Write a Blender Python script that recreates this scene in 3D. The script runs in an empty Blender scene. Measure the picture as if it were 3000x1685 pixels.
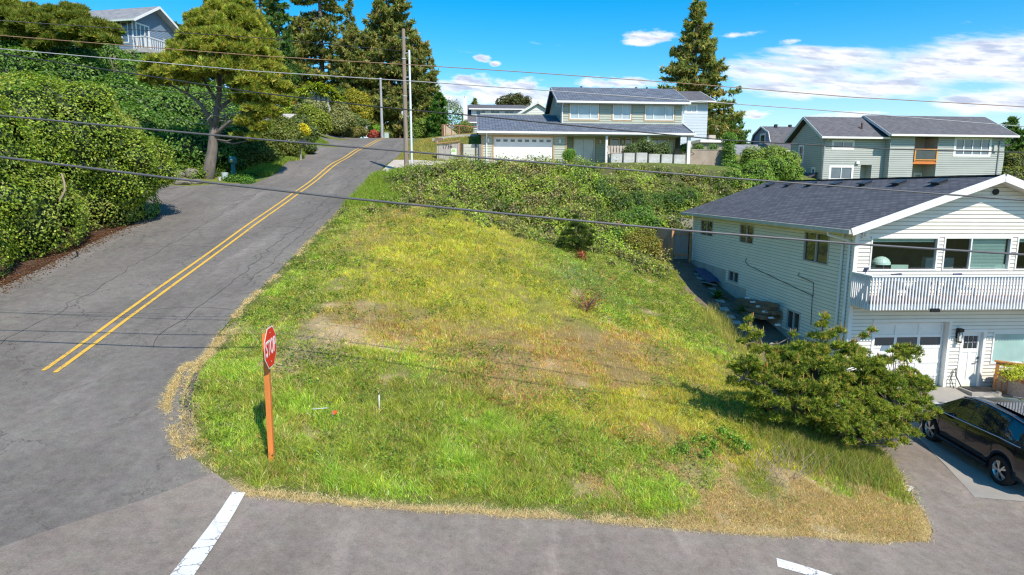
import bpy, bmesh, math, random
import numpy as np
from mathutils import Vector, Matrix

random.seed(7)
rng = np.random.default_rng(11)
SC = bpy.context.scene
COL = SC.collection

# ------------------------------------------------------------------ camera
F_PX = 1880.0; PXS = 3000 / 2576.0
PITCH = math.atan(287 / F_PX); ROLL = 0.006
CAM = np.array([0.0, 0.0, 7.0])
_c, _s = math.cos(PITCH), math.sin(PITCH)
FWD = np.array([0, _c, -_s]); _up = np.array([0, _s, _c]); _rt = np.array([1.0, 0, 0])
RGT = math.cos(ROLL) * _rt + math.sin(ROLL) * _up
UPV = -math.sin(ROLL) * _rt + math.cos(ROLL) * _up
cd = bpy.data.cameras.new('camera')
cam = bpy.data.objects.new('camera', cd); COL.objects.link(cam)
cam.matrix_world = Matrix(((RGT[0], UPV[0], -FWD[0], CAM[0]), (RGT[1], UPV[1], -FWD[1], CAM[1]),
                           (RGT[2], UPV[2], -FWD[2], CAM[2]), (0, 0, 0, 1)))
cd.sensor_width = 36; cd.lens = 36 * F_PX / 3000; cd.clip_start = 0.1; cd.clip_end = 20000
SC.camera = cam


def ray(u, v):
    """direction of a survey sight line (photo coordinates 2576 wide)"""
    return FWD + RGT * ((u * PXS - 1500) / F_PX) - UPV * ((v * PXS - 842.5) / F_PX)


def at(u, v, y):
    """world point of a sighted detail whose distance y is known"""
    d = ray(u, v)
    p = CAM + d * (y / d[1])
    return Vector((float(p[0]), float(p[1]), float(p[2])))


# ------------------------------------------------------------------ sun, sky, exposure
SUN_EL, SUN_AZ = math.radians(47), math.radians(150)   # clockwise from +Y
sun_dir = Vector((math.sin(SUN_AZ) * math.cos(SUN_EL), math.cos(SUN_AZ) * math.cos(SUN_EL), math.sin(SUN_EL)))
sd = bpy.data.lights.new('sun', 'SUN'); sd.energy = 3.4; sd.angle = math.radians(0.53); sd.color = (1.0, 0.93, 0.81)
so = bpy.data.objects.new('sun', sd); COL.objects.link(so)
so.rotation_euler = (-sun_dir).to_track_quat('-Z', 'Y').to_euler(); so.location = (20, -30, 60)

SC.view_settings.view_transform = 'Standard'; SC.view_settings.look = 'None'
SC.view_settings.exposure = 0.76; SC.view_settings.gamma = 1
SC.render.engine = 'CYCLES'
SC.cycles.use_denoising = True; SC.cycles.denoising_input_passes = 'RGB_ALBEDO_NORMAL'; SC.cycles.denoising_prefilter = 'NONE'; SC.cycles.use_adaptive_sampling = False; SC.cycles.pixel_filter_type = 'BLACKMAN_HARRIS'; SC.cycles.filter_width = 1.25
SC.cycles.sample_clamp_indirect = 3.0; SC.cycles.max_bounces = 6; SC.cycles.transparent_max_bounces = 6
SC.cycles.diffuse_bounces = 3; SC.cycles.glossy_bounces = 3; SC.cycles.transmission_bounces = 4
SC.cycles.caustics_reflective = False; SC.cycles.caustics_refractive = False

W = bpy.data.worlds.new('World'); SC.world = W; W.use_nodes = True


class NT:
    """tiny node-tree helper"""
    def __init__(s, tree):
        s.t = tree; s.n = tree.nodes; s.l = tree.links; s.n.clear()

    def node(s, typ, **kw):
        n = s.n.new(typ)
        for k, v in kw.items():
            setattr(n, k, v)
        return n

    def val(s, sock, v):
        if hasattr(v, 'is_output'):
            s.l.new(v, sock)
        elif v is not None:
            if sock.type in ('RGBA',) and len(v) == 3:
                v = (*v, 1)
            sock.default_value = v

    def math(s, op, a, b=None, c=None, clamp=False):
        n = s.node('ShaderNodeMath', operation=op, use_clamp=clamp)
        for i, x in enumerate((a, b, c)):
            if x is not None:
                s.val(n.inputs[i], x)
        return n.outputs[0]

    def vmath(s, op, a, b=None, scale=None):
        n = s.node('ShaderNodeVectorMath', operation=op)
        s.val(n.inputs[0], a)
        if b is not None:
            s.val(n.inputs[1], b)
        if scale is not None:
            s.val(n.inputs['Scale'], scale)
        return n.outputs['Value'] if op in ('LENGTH', 'DOT_PRODUCT') else n.outputs[0]

    def mix(s, f, a, b, mode='MIX'):
        n = s.node('ShaderNodeMix', data_type='RGBA', blend_type=mode)
        s.val(n.inputs[0], f); s.val(n.inputs[6], a); s.val(n.inputs[7], b)
        return n.outputs[2]

    def noise(s, vec, scale, detail=4, rough=.55, dim='3D', out=0, dist=0.0):
        n = s.node('ShaderNodeTexNoise', noise_dimensions=dim)
        if vec is not None:
            s.l.new(vec, n.inputs['Vector'])
        n.inputs['Scale'].default_value = scale; n.inputs['Detail'].default_value = detail
        n.inputs['Roughness'].default_value = rough; n.inputs['Distortion'].default_value = dist
        return n.outputs[out]

    def ramp(s, f, stops):
        n = s.node('ShaderNodeValToRGB'); s.l.new(f, n.inputs[0]); e = n.color_ramp.elements
        while len(e) < len(stops):
            e.new(.5)
        for k, (p, c) in enumerate(stops):
            e[k].position = p; e[k].color = (c, c, c, 1) if not hasattr(c, '__len__') else (*c[:3], 1)
        return n.outputs[0]

    def maprange(s, v, a, b, c=0.0, d=1.0, smooth=True):
        n = s.node('ShaderNodeMapRange', interpolation_type='SMOOTHSTEP' if smooth else 'LINEAR')
        s.val(n.inputs[0], v)
        for i, x in enumerate((a, b, c, d)):
            n.inputs[i + 1].default_value = x
        return n.outputs[0]


def build_world():
    t = NT(W.node_tree)
    out = t.node('ShaderNodeOutputWorld'); bg = t.node('ShaderNodeBackground')
    t.l.new(bg.outputs[0], out.inputs[0]); bg.inputs[1].default_value = 0.145
    sky = t.node('ShaderNodeTexSky', sky_type='NISHITA', sun_disc=False)
    sky.sun_elevation = SUN_EL; sky.sun_rotation = SUN_AZ; sky.altitude = 50
    sky.air_density = 1.0; sky.dust_density = 0.35; sky.ozone_density = 2.2
    hs = t.node('ShaderNodeHueSaturation'); hs.inputs['Saturation'].default_value = 1.6; hs.inputs['Hue'].default_value = .492
    hs.inputs['Value'].default_value = .79
    t.l.new(sky.outputs[0], hs.inputs['Color'])
    tc = t.node('ShaderNodeTexCoord'); d = tc.outputs['Generated']
    sep = t.node('ShaderNodeSeparateXYZ'); t.l.new(d, sep.inputs[0])
    az = t.math('MULTIPLY', t.math('ARCTAN2', sep.outputs[0], sep.outputs[1]), 180 / math.pi)
    el = t.math('MULTIPLY', t.math('ARCSINE', sep.outputs[2]), 180 / math.pi)
    # cloud-sheet coordinates: az/el stretched sideways, plus a flat sheet for the far streaks
    cv = t.node('ShaderNodeCombineXYZ'); t.l.new(az, cv.inputs[0]); t.l.new(t.math('MULTIPLY', el, 2.6), cv.inputs[1])
    cvs = t.node('ShaderNodeCombineXYZ'); t.l.new(az, cvs.inputs[0]); t.l.new(t.math('MULTIPLY_ADD', az, .9, t.math('MULTIPLY', el, 5.2)), cvs.inputs[1])
    nf = t.noise(cv.outputs[0], .34, 10, .64)
    nw = t.noise(cvs.outputs[0], .12, 8, .58)

    def blob(a0, e0, ra, re, top):
        x = t.math('DIVIDE', t.math('SUBTRACT', az, a0), ra); y = t.math('DIVIDE', t.math('SUBTRACT', el, e0), re)
        r2 = t.math('ADD', t.math('MULTIPLY', x, x), t.math('MULTIPLY', y, y))
        return t.math('MULTIPLY', t.math('SUBTRACT', 1.0, r2, clamp=False), top)
    mask = None
    for b in CLOUDS_PUFF:
        m = t.math('MAXIMUM', blob(*b), -1.0)
        mask = m if mask is None else t.math('MAXIMUM', mask, m)
    puff = t.maprange(t.math('ADD', mask, t.math('MULTIPLY_ADD', nf, 5.0, -2.55)), -.25, .95)
    mask = None
    for b in CLOUDS_STREAK:
        m = t.math('MAXIMUM', blob(*b), -1.0)
        mask = m if mask is None else t.math('MAXIMUM', mask, m)
    streak = t.maprange(t.math('ADD', mask, t.math('MULTIPLY_ADD', nw, 5.2, -2.6)), -.25, 1.0)
    dens = t.math('MAXIMUM', puff, streak)
    # thicker parts turn grey-violet
    inner = t.noise(cvs.outputs[0], .3, 6, .6)
    thick = t.math('MULTIPLY', t.maprange(inner, .42, .66), t.maprange(dens, .45, 1.0))
    ccol = t.mix(thick, (4.5, 4.5, 4.65), (2.4, 2.65, 3.45))
    # low haze near the horizon
    hz = t.maprange(el, 1.0, 11.0, .62, 0.0)
    base = t.mix(hz, hs.outputs[0], (3.0, 3.7, 4.7))
    colr = t.mix(t.math('MULTIPLY', dens, .93), base, ccol)
    t.l.new(colr, bg.inputs[0])


def azel(u, v):
    d = ray(u, v); d = d / np.linalg.norm(d)
    return math.degrees(math.atan2(d[0], d[1])), math.degrees(math.asin(d[2]))


def _blob(u, v, du, dv, top=1.0):
    a, e = azel(u, v); a2, e2 = azel(u + du, v); a3, e3 = azel(u, v + dv)
    return (a, e, abs(a2 - a), abs(e3 - e), top)


CLOUDS_PUFF = [_blob(1215, 228, 165, 42, 1.1), _blob(1120, 262, 90, 30), _blob(1330, 245, 120, 34), _blob(1540, 208, 120, 16, .9), _blob(1640, 90, 70, 20),
               _blob(1612, 104, 45, 14), _blob(1216, 146, 22, 10, .8), _blob(1247, 160, 12, 7, .7), _blob(1874, 86, 55, 9, .7), _blob(1985, 105, 25, 6, .5),
               _blob(1890, 286, 70, 14, .9), _blob(2120, 290, 90, 8, .7), _blob(2500, 262, 110, 30, .9)]
CLOUDS_STREAK = [_blob(2050, 175, 260, 62, 1.15), _blob(2430, 165, 340, 72, 1.3), _blob(2250, 215, 400, 26, .8), _blob(2520, 250, 170, 45, 1.0), _blob(2750, 160, 400, 110, 1.2),
                 _blob(-900, 100, 700, 120, .8), _blob(3800, 150, 700, 160, 1.0)]
build_world()

# ------------------------------------------------------------------ mesh helpers
SPLIT = {'rake_board', 'corner_board', 'gutter', 'downpipe', 'rail', 'hinge_strap', 'wiper'}


class MB:
    """collects faces for ONE mesh object"""
    def __init__(s):
        s.v = []; s.f = []; s.uv = []; s.mi = []; s.cur = 0; s.g = []; s.ng = 0

    def add(s, verts, faces, uvs=None):
        o = len(s.v); s.v += [tuple(map(float, p)) for p in verts]; s.ng += 1
        for k, f in enumerate(faces):
            s.f.append(tuple(o + i for i in f)); s.mi.append(s.cur); s.g.append(s.ng)
            s.uv.append(uvs[k] if uvs else [(0, 0)] * len(f))
        return s

    def quad(s, a, b, c, d, uv=None):
        return s.add([a, b, c, d], [(0, 1, 2, 3)], [uv] if uv else None)

    def box(s, x0, x1, y0, y1, z0, z1):
        P = [(x, y, z) for z in (z0, z1) for y in (y0, y1) for x in (x0, x1)]
        return s.add(P, [(0, 2, 3, 1), (4, 5, 7, 6), (0, 1, 5, 4), (2, 6, 7, 3), (0, 4, 6, 2), (1, 3, 7, 5)])

    def obox(s, c, size, m=None):
        h = [q / 2 for q in size]
        P = []
        for z in (-h[2], h[2]):
            for y in (-h[1], h[1]):
                for x in (-h[0], h[0]):
                    p = Vector((x, y, z))
                    if m is not None:
                        p = m @ p
                    P.append(p + Vector(c))
        return s.add(P, [(0, 2, 3, 1), (4, 5, 7, 6), (0, 1, 5, 4), (2, 6, 7, 3), (0, 4, 6, 2), (1, 3, 7, 5)])

    def beam(s, a, b, w, h, up=(0, 0, 1)):
        a = Vector(a); b = Vector(b); d = (b - a); L = d.length; d.normalize(); up = Vector(up)
        x = d.cross(up)
        if x.length < 1e-4:
            x = d.cross(Vector((1, 0, 0)))
        x.normalize(); z = x.cross(d)
        P = []
        for e in (a, b):
            for i, j in ((-1, -1), (1, -1), (1, 1), (-1, 1)):
                P.append(e + x * (i * w / 2) + z * (j * h / 2))
        return s.add(P, [(0, 3, 2, 1), (4, 5, 6, 7), (0, 1, 5, 4), (1, 2, 6, 5), (2, 3, 7, 6), (3, 0, 4, 7)])

    def tube(s, pts, r, n=8, cap=True):
        pts = [Vector(p) for p in pts]; N = len(pts)
        rr = r if hasattr(r, '__len__') else [r] * N
        P = []; ref = None
        for i, p in enumerate(pts):
            d = (pts[min(i + 1, N - 1)] - pts[max(i - 1, 0)]).normalized()
            if ref is None:
                ref = d.orthogonal().normalized()
            ref = (ref - d * ref.dot(d))
            if ref.length < 1e-5:
                ref = d.orthogonal()
            ref.normalize(); b = d.cross(ref)
            for k in range(n):
                a = 2 * math.pi * k / n
                P.append(p + (ref * math.cos(a) + b * math.sin(a)) * rr[i])
        Fs = []
        for i in range(N - 1):
            for k in range(n):
                Fs.append((i * n + k, i * n + (k + 1) % n, (i + 1) * n + (k + 1) % n, (i + 1) * n + k))
        if cap:
            Fs.append(tuple(range(n - 1, -1, -1))); Fs.append(tuple((N - 1) * n + k for k in range(n)))
        return s.add(P, Fs)

    def lathe(s, prof, n=24, m=None, cap=False):
        P = []
        for r, z in prof:
            for k in range(n):
                a = 2 * math.pi * k / n
                p = Vector((r * math.cos(a), r * math.sin(a), z))
                P.append(m @ p if m is not None else p)
        Fs = []
        for i in range(len(prof) - 1):
            for k in range(n):
                Fs.append((i * n + k, i * n + (k + 1) % n, (i + 1) * n + (k + 1) % n, (i + 1) * n + k))
        if cap:
            Fs.append(tuple(range(n - 1, -1, -1))); Fs.append(tuple((len(prof) - 1) * n + k for k in range(n)))
        return s.add(P, Fs)

    def prism(s, poly, fn, t0, t1):
        """poly of 2-D points, fn(a,b,t)->3-D point"""
        n = len(poly)
        P = [fn(a, b, t0) for a, b in poly] + [fn(a, b, t1) for a, b in poly]
        Fs = [tuple(range(n - 1, -1, -1)), tuple(range(n, 2 * n))]
        for i in range(n):
            j = (i + 1) % n
            Fs.append((i, j, n + j, n + i))
        return s.add(P, Fs)

    def slab(s, p0, p1, p2, p3, th):
        """roof slab: p0-p1 along the eave, p3-p2 along the ridge; UV in metres"""
        p = [Vector(q) for q in (p0, p1, p2, p3)]
        nr = (p[1] - p[0]).cross(p[3] - p[0]).normalized()
        if nr.z < 0:
            nr = -nr
        e = (p[1] - p[0]).normalized(); up = (p[3] - p[0]) - e * (p[3] - p[0]).dot(e); up.normalize()
        uv = [((q - p[0]).dot(e) + 50, (q - p[0]).dot(up) + 50) for q in p]
        lo = [q - nr * th for q in p]
        s.add(p + lo, [(0, 1, 2, 3), (7, 6, 5, 4), (0, 4, 5, 1), (1, 5, 6, 2), (2, 6, 7, 3), (3, 7, 4, 0)],
              [uv, [(0, 0)] * 4, [(0, 0)] * 4, [(0, 0)] * 4, [(0, 0)] * 4, [(0, 0)] * 4])
        return s

    def build(s, name, mat=None, parent=None, smooth=False, loc=None, label=None, mat2=None):
        if name in SPLIT and s.ng > 1:          # separate boards, gutters and pipes are separate parts
            r = None
            for g in range(1, s.ng + 1):
                q = MB(); fs = [f for f, k in zip(s.f, s.g) if k == g]; us = sorted({i for f in fs for i in f}); ix = {u: i for i, u in enumerate(us)}
                if fs:
                    q.add([s.v[u] for u in us], [tuple(ix[i] for i in f) for f in fs]); r = q.build(name, mat, parent, smooth, loc, label)
            return r
        me = bpy.data.meshes.new(name); me.from_pydata(s.v, [], s.f)
        uvl = me.uv_layers.new(name='UV')
        flat = [c for f in s.uv for q in f for c in q]
        if len(flat) == 2 * len(me.loops):
            uvl.data.foreach_set('uv', flat)
        if mat:
            me.materials.append(mat)
        if any(s.mi) and mat2:
            me.materials.append(mat2); me.polygons.foreach_set('material_index', s.mi)
        if smooth:
            me.polygons.foreach_set('use_smooth', [True] * len(me.polygons))
        me.update()
        o = bpy.data.objects.new(name, me); COL.objects.link(o)
        if parent:
            o.parent = parent
        if loc is not None:
            o.location = loc
        if label:
            o['label'] = label
        return o


def thing(name, label, cat, loc=(0, 0, 0), rz=0.0, group=None):
    o = bpy.data.objects.new(name, None); COL.objects.link(o)
    o.location = loc; o.rotation_euler = (0, 0, rz); o.empty_display_size = .3
    tag(o, label, cat, group)
    return o


def tag(o, label, cat, group=None, kind=None):
    o['label'] = label; o['category'] = cat
    if group:
        o['group'] = group
    if kind:
        o['kind'] = kind
    return o


def struct(o):
    o['kind'] = 'structure'
    return o


def np_mesh(name, V, Fq, mat, parent=None, col=None, smooth=False, loc=None):
    """mesh from numpy arrays; Fq (M,k) all of the same size"""
    me = bpy.data.meshes.new(name)
    V = np.asarray(V, np.float32); Fq = np.asarray(Fq, np.int32); k = Fq.shape[1]
    me.vertices.add(len(V)); me.vertices.foreach_set('co', V.ravel())
    me.loops.add(Fq.size); me.loops.foreach_set('vertex_index', Fq.ravel())
    me.polygons.add(len(Fq)); me.polygons.foreach_set('loop_start', np.arange(0, Fq.size, k, dtype=np.int32))
    me.polygons.foreach_set('loop_total', np.full(len(Fq), k, np.int32))
    if smooth:
        me.polygons.foreach_set('use_smooth', np.ones(len(Fq), bool))
    if col is not None:
        a = me.color_attributes.new('Col', 'FLOAT_COLOR', 'POINT')
        c4 = np.ones((len(V), 4), np.float32); c4[:, :3] = col
        a.data.foreach_set('color', c4.ravel())
    me.update(calc_edges=True)
    if mat:
        me.materials.append(mat)
    o = bpy.data.objects.new(name, me); COL.objects.link(o)
    if parent:
        o.parent = parent
    if loc is not None:
        o.location = loc
    return o


def unit(a):
    return a / np.maximum(np.linalg.norm(a, axis=-1, keepdims=True), 1e-9)


def rand_unit(n):
    return unit(rng.normal(size=(n, 3)))


def leaf_arrays(pos, nrm, size, col, aspect=.55, spread=.7):
    """one small folded-diamond leaf (quad) per point"""
    n = len(pos)
    nn = unit(nrm + rand_unit(n) * spread)
    t = unit(np.cross(nn, rand_unit(n))); b = np.cross(nn, t)
    s = size[:, None] if hasattr(size, '__len__') else size
    V = np.stack([pos - t * s * .5, pos + b * s * aspect * .5 + nn * s * .12, pos + t * s * .5, pos - b * s * aspect * .5 + nn * s * .12], 1)
    Fq = np.arange(4 * n).reshape(n, 4)
    C = np.repeat(col[:, None, :], 4, 1)
    return V.reshape(-1, 3), Fq, C.reshape(-1, 3)


def tuft_arrays(pos, axis, size, col, k=10, width=.12, cone=.9, tip=1.25):
    """a spray of k needles (thin triangles) round an axis at every point"""
    n = len(pos)
    d = unit(axis[:, None, :] + rng.normal(size=(n, k, 3)) * cone * .6)
    side = unit(np.cross(d, rng.normal(size=(n, k, 3))))
    L = size[:, None, None] * rng.uniform(.7, 1.1, (n, k, 1)); w = L * width
    p = np.broadcast_to(pos[:, None, :], d.shape)
    V = np.stack([p - side * w * .5, p + side * w * .5, p + d * L], 2)
    C = np.broadcast_to(col[:, None, None, :], (n, k, 3, 3)).copy(); C[:, :, 2, :] *= tip
    return V.reshape(-1, 3), np.arange(3 * n * k).reshape(-1, 3), C.reshape(-1, 3)


def jitter_col(base, n, amt=.25, hue=.12):
    base = np.asarray(base, float)
    if base.ndim == 1:
        base = np.broadcast_to(base, (n, 3))
    g = np.exp(rng.normal(0, amt, (n, 1)))
    return np.clip(base * g * (1 + rng.normal(0, hue, (n, 3)) * np.array([1, .4, .8])), .004, .9)


# value noise for numpy
def vnoise(x, y, z=0.0, seed=0):
    x = np.asarray(x, float); y = np.asarray(y, float); z = np.zeros_like(x) + z
    xi, yi, zi = np.floor(x), np.floor(y), np.floor(z)
    fx, fy, fz = x - xi, y - yi, z - zi
    fx = fx * fx * (3 - 2 * fx); fy = fy * fy * (3 - 2 * fy); fz = fz * fz * (3 - 2 * fz)

    def h(a, b, c):
        q = np.sin(a * 127.1 + b * 311.7 + c * 74.7 + seed * 53.3) * 43758.5453
        return q - np.floor(q)
    r = 0
    for dx in (0, 1):
        for dy in (0, 1):
            for dz in (0, 1):
                r = r + h(xi + dx, yi + dy, zi + dz) * (fx if dx else 1 - fx) * (fy if dy else 1 - fy) * (fz if dz else 1 - fz)
    return r


def fbm(x, y, z=0.0, seed=0, o=4):
    r = 0; a = .5
    for k in range(o):
        r = r + a * vnoise(np.asarray(x) * 2 ** k, np.asarray(y) * 2 ** k, np.asarray(z) * 2 ** k, seed + k); a *= .5
    return r / (1 - .5 ** o)


# ------------------------------------------------------------------ materials
MATS = {}


def mat(name, col, rough=.6, var=.12, vscale=3.0, bump=0.0, bscale=30.0, metal=0.0, spec=.4, col2=None, stretch=None, coat=0.0):
    if name in MATS:
        return MATS[name]
    m = bpy.data.materials.new(name); m.use_nodes = True; t = NT(m.node_tree)
    o = t.node('ShaderNodeOutputMaterial'); b = t.node('ShaderNodeBsdfPrincipled'); t.l.new(b.outputs[0], o.inputs[0])
    tc = t.node('ShaderNodeTexCoord'); v = tc.outputs['Object']
    if stretch:
        mp = t.node('ShaderNodeMapping'); mp.inputs['Scale'].default_value = stretch; t.l.new(v, mp.inputs[0]); v = mp.outputs[0]
    if var > 0 or col2:
        nz = t.noise(v, vscale, 6, .62)
        f = t.ramp(nz, [(.3, 0.0), (.7, 1.0)])
        c2 = col2 if col2 else tuple(min(1, q * (1 + var)) for q in col)
        c1 = col if col2 else tuple(q * (1 - var) for q in col)
        t.l.new(t.mix(f, c1, c2), b.inputs['Base Color'])
    else:
        b.inputs['Base Color'].default_value = (*col, 1)
    b.inputs['Roughness'].default_value = rough; b.inputs['Metallic'].default_value = metal
    b.inputs['Specular IOR Level'].default_value = spec; b.inputs['Coat Weight'].default_value = coat
    if coat:
        b.inputs['Coat Roughness'].default_value = .03
    if bump > 0:
        bn = t.node('ShaderNodeBump'); bn.inputs['Strength'].default_value = bump; bn.inputs['Distance'].default_value = .02
        t.l.new(t.noise(v, bscale, 5, .6), bn.inputs['Height']); t.l.new(bn.outputs[0], b.inputs['Normal'])
    MATS[name] = m
    return m


def leaf_mat(name, trans=.35, gloss=.06, rough=.45):
    if name in MATS:
        return MATS[name]
    m = bpy.data.materials.new(name); m.use_nodes = True; t = NT(m.node_tree)
    o = t.node('ShaderNodeOutputMaterial'); a = t.node('ShaderNodeAttribute', attribute_name='Col')
    d = t.node('ShaderNodeBsdfDiffuse'); tr = t.node('ShaderNodeBsdfTranslucent'); g = t.node('ShaderNodeBsdfGlossy')
    t.l.new(t.mix(1.0, a.outputs['Color'], (1.22, 1.2, 1.1), 'MULTIPLY'), d.inputs[0])
    t.l.new(t.mix(1.0, a.outputs['Color'], (1.4, 1.45, .7), 'MULTIPLY'), tr.inputs[0])
    g.inputs['Roughness'].default_value = rough
    m1 = t.node('ShaderNodeMixShader'); m1.inputs[0].default_value = trans
    t.l.new(d.outputs[0], m1.inputs[1]); t.l.new(tr.outputs[0], m1.inputs[2])
    m2 = t.node('ShaderNodeMixShader'); m2.inputs[0].default_value = gloss
    t.l.new(m1.outputs[0], m2.inputs[1]); t.l.new(g.outputs[0], m2.inputs[2])
    t.l.new(m2.outputs[0], o.inputs[0])
    MATS[name] = m
    return m


def shingle_mat(name, c1, c2, mortar, bw=.34, bh=.15, bump=.5, msize=.02):
    m = bpy.data.materials.new(name); m.use_nodes = True; t = NT(m.node_tree)
    o = t.node('ShaderNodeOutputMaterial'); b = t.node('ShaderNodeBsdfPrincipled'); t.l.new(b.outputs[0], o.inputs[0])
    uv = t.node('ShaderNodeUVMap', uv_map='UV')
    br = t.node('ShaderNodeTexBrick'); t.l.new(uv.outputs[0], br.inputs['Vector'])
    br.inputs['Color1'].default_value = (*c1, 1); br.inputs['Color2'].default_value = (*c2, 1); br.inputs['Mortar'].default_value = (*mortar, 1)
    br.inputs['Scale'].default_value = 1.0; br.inputs['Brick Width'].default_value = bw; br.inputs['Row Height'].default_value = bh
    br.inputs['Mortar Size'].default_value = msize; br.inputs['Mortar Smooth'].default_value = .3; br.inputs['Bias'].default_value = 0.0
    nz = t.noise(uv.outputs[0], 1.1, 7, .7); n2 = t.noise(uv.outputs[0], 38, 2, .6)
    f = t.math('MULTIPLY_ADD', nz, .7, t.math('MULTIPLY', n2, .8))
    f = t.maprange(f, .45, 1.05, .68, 1.35, False)
    cc = t.node('ShaderNodeCombineXYZ')
    for k in range(3):
        t.l.new(f, cc.inputs[k])
    t.l.new(t.mix(1.0, br.outputs['Color'], cc.outputs[0], 'MULTIPLY'), b.inputs['Base Color'])
    b.inputs['Roughness'].default_value = .85; b.inputs['Specular IOR Level'].default_value = .25
    bn = t.node('ShaderNodeBump'); bn.inputs['Strength'].default_value = bump; bn.inputs['Distance'].default_value = .02
    h = t.math('ADD', t.math('MULTIPLY', br.outputs['Fac'], -1.0), t.math('MULTIPLY', n2, .4))
    t.l.new(h, bn.inputs['Height']); t.l.new(bn.outputs[0], b.inputs['Normal'])
    return m


def glass_mat(name, tint=(.02, .03, .04), rough=.02):
    m = bpy.data.materials.new(name); m.use_nodes = True; t = NT(m.node_tree)
    o = t.node('ShaderNodeOutputMaterial'); b = t.node('ShaderNodeBsdfPrincipled'); t.l.new(b.outputs[0], o.inputs[0])
    tc = t.node('ShaderNodeTexCoord'); nz = t.noise(tc.outputs['Object'], .9, 3, .5)
    t.l.new(t.mix(nz, tuple(q * .5 for q in tint), tuple(q * 1.5 for q in tint)), b.inputs['Base Color'])
    b.inputs['Roughness'].default_value = rough; b.inputs['Specular IOR Level'].default_value = .75; b.inputs['IOR'].default_value = 1.6
    bn = t.node('ShaderNodeBump'); bn.inputs['Strength'].default_value = .04; bn.inputs['Distance'].default_value = .05
    t.l.new(t.noise(tc.outputs['Object'], 1.6, 2, .5), bn.inputs['Height']); t.l.new(bn.outputs[0], b.inputs['Normal'])
    return m


def clear_glass(name, tr=.82):
    m = bpy.data.materials.new(name); m.use_nodes = True; t = NT(m.node_tree)
    o = t.node('ShaderNodeOutputMaterial'); a = t.node('ShaderNodeBsdfTransparent'); g = t.node('ShaderNodeBsdfGlossy')
    a.inputs[0].default_value = (.8, .86, .86, 1); g.inputs['Roughness'].default_value = .02
    mx = t.node('ShaderNodeMixShader'); lw = t.node('ShaderNodeLayerWeight'); lw.inputs[0].default_value = .5
    t.l.new(t.math('MULTIPLY_ADD', t.math('POWER', lw.outputs['Facing'], 3.0), .6, .07), mx.inputs[0]); t.l.new(a.outputs[0], mx.inputs[1]); t.l.new(g.outputs[0], mx.inputs[2])
    t.l.new(mx.outputs[0], o.inputs[0])
    return m


WHITE = mat('white_paint', (.78, .77, .74), .5, .05, 2)
OFFWHITE = mat('offwhite_siding', (.80, .76, .67), .5, .05, 1.2)
TAN = mat('tan_trim', (.44, .29, .15), .6, .15, 3)
DARK = mat('dark_paint', (.02, .02, .022), .5, .2)
BLACK = mat('black_metal', (.012, .012, .014), .4, .2)
CONC = mat('concrete', (.40, .37, .33), .9, .3, 1.3, .3, 40, col2=(.26, .24, .21))
GALV = mat('galvanised', (.55, .57, .60), .5, .15, 3)
GLASS = glass_mat('dark_glass')
GLASSB = glass_mat('blue_glass', (.10, .14, .18))
GLASSP = glass_mat('pale_blind_glass', (.38, .44, .46), .12)
CLEAR = clear_glass('clear_glass')
LEAF = leaf_mat('leaf', .40, .02, .6)
LEAFG = leaf_mat('glossy_leaf', .38, .035, .5)
NEEDLE = leaf_mat('needle', .38, .015, .6)
BLADE = leaf_mat('grass_blade', .42, .015, .6)


def text_mesh(name, body, size, mt, parent, M, sx=1.0, ext=.002):
    cu = bpy.data.curves.new(name, 'FONT'); cu.body = body; cu.size = size; cu.align_x = 'CENTER'; cu.align_y = 'CENTER'; cu.extrude = ext
    cu.offset = size * .008
    o = bpy.data.objects.new(name + '_src', cu); COL.objects.link(o)
    bpy.context.view_layer.update()
    me = bpy.data.meshes.new_from_object(o.evaluated_get(bpy.context.evaluated_depsgraph_get()))
    bpy.data.objects.remove(o)
    me.name = name; me.transform(Matrix.Diagonal((sx, 1, 1, 1))); me.materials.clear(); me.materials.append(mt)
    r = bpy.data.objects.new(name, me); COL.objects.link(r); r.parent = parent; r.matrix_local = M
    return r

# ------------------------------------------------------------------ lie of the land
def road_cx(y):
    return np.interp(y, [0, 15, 49, 60, 76, 84, 92], [-10.3, -10.9, -12.8, -13.6, -14.5, -13.5, -10])


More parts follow.
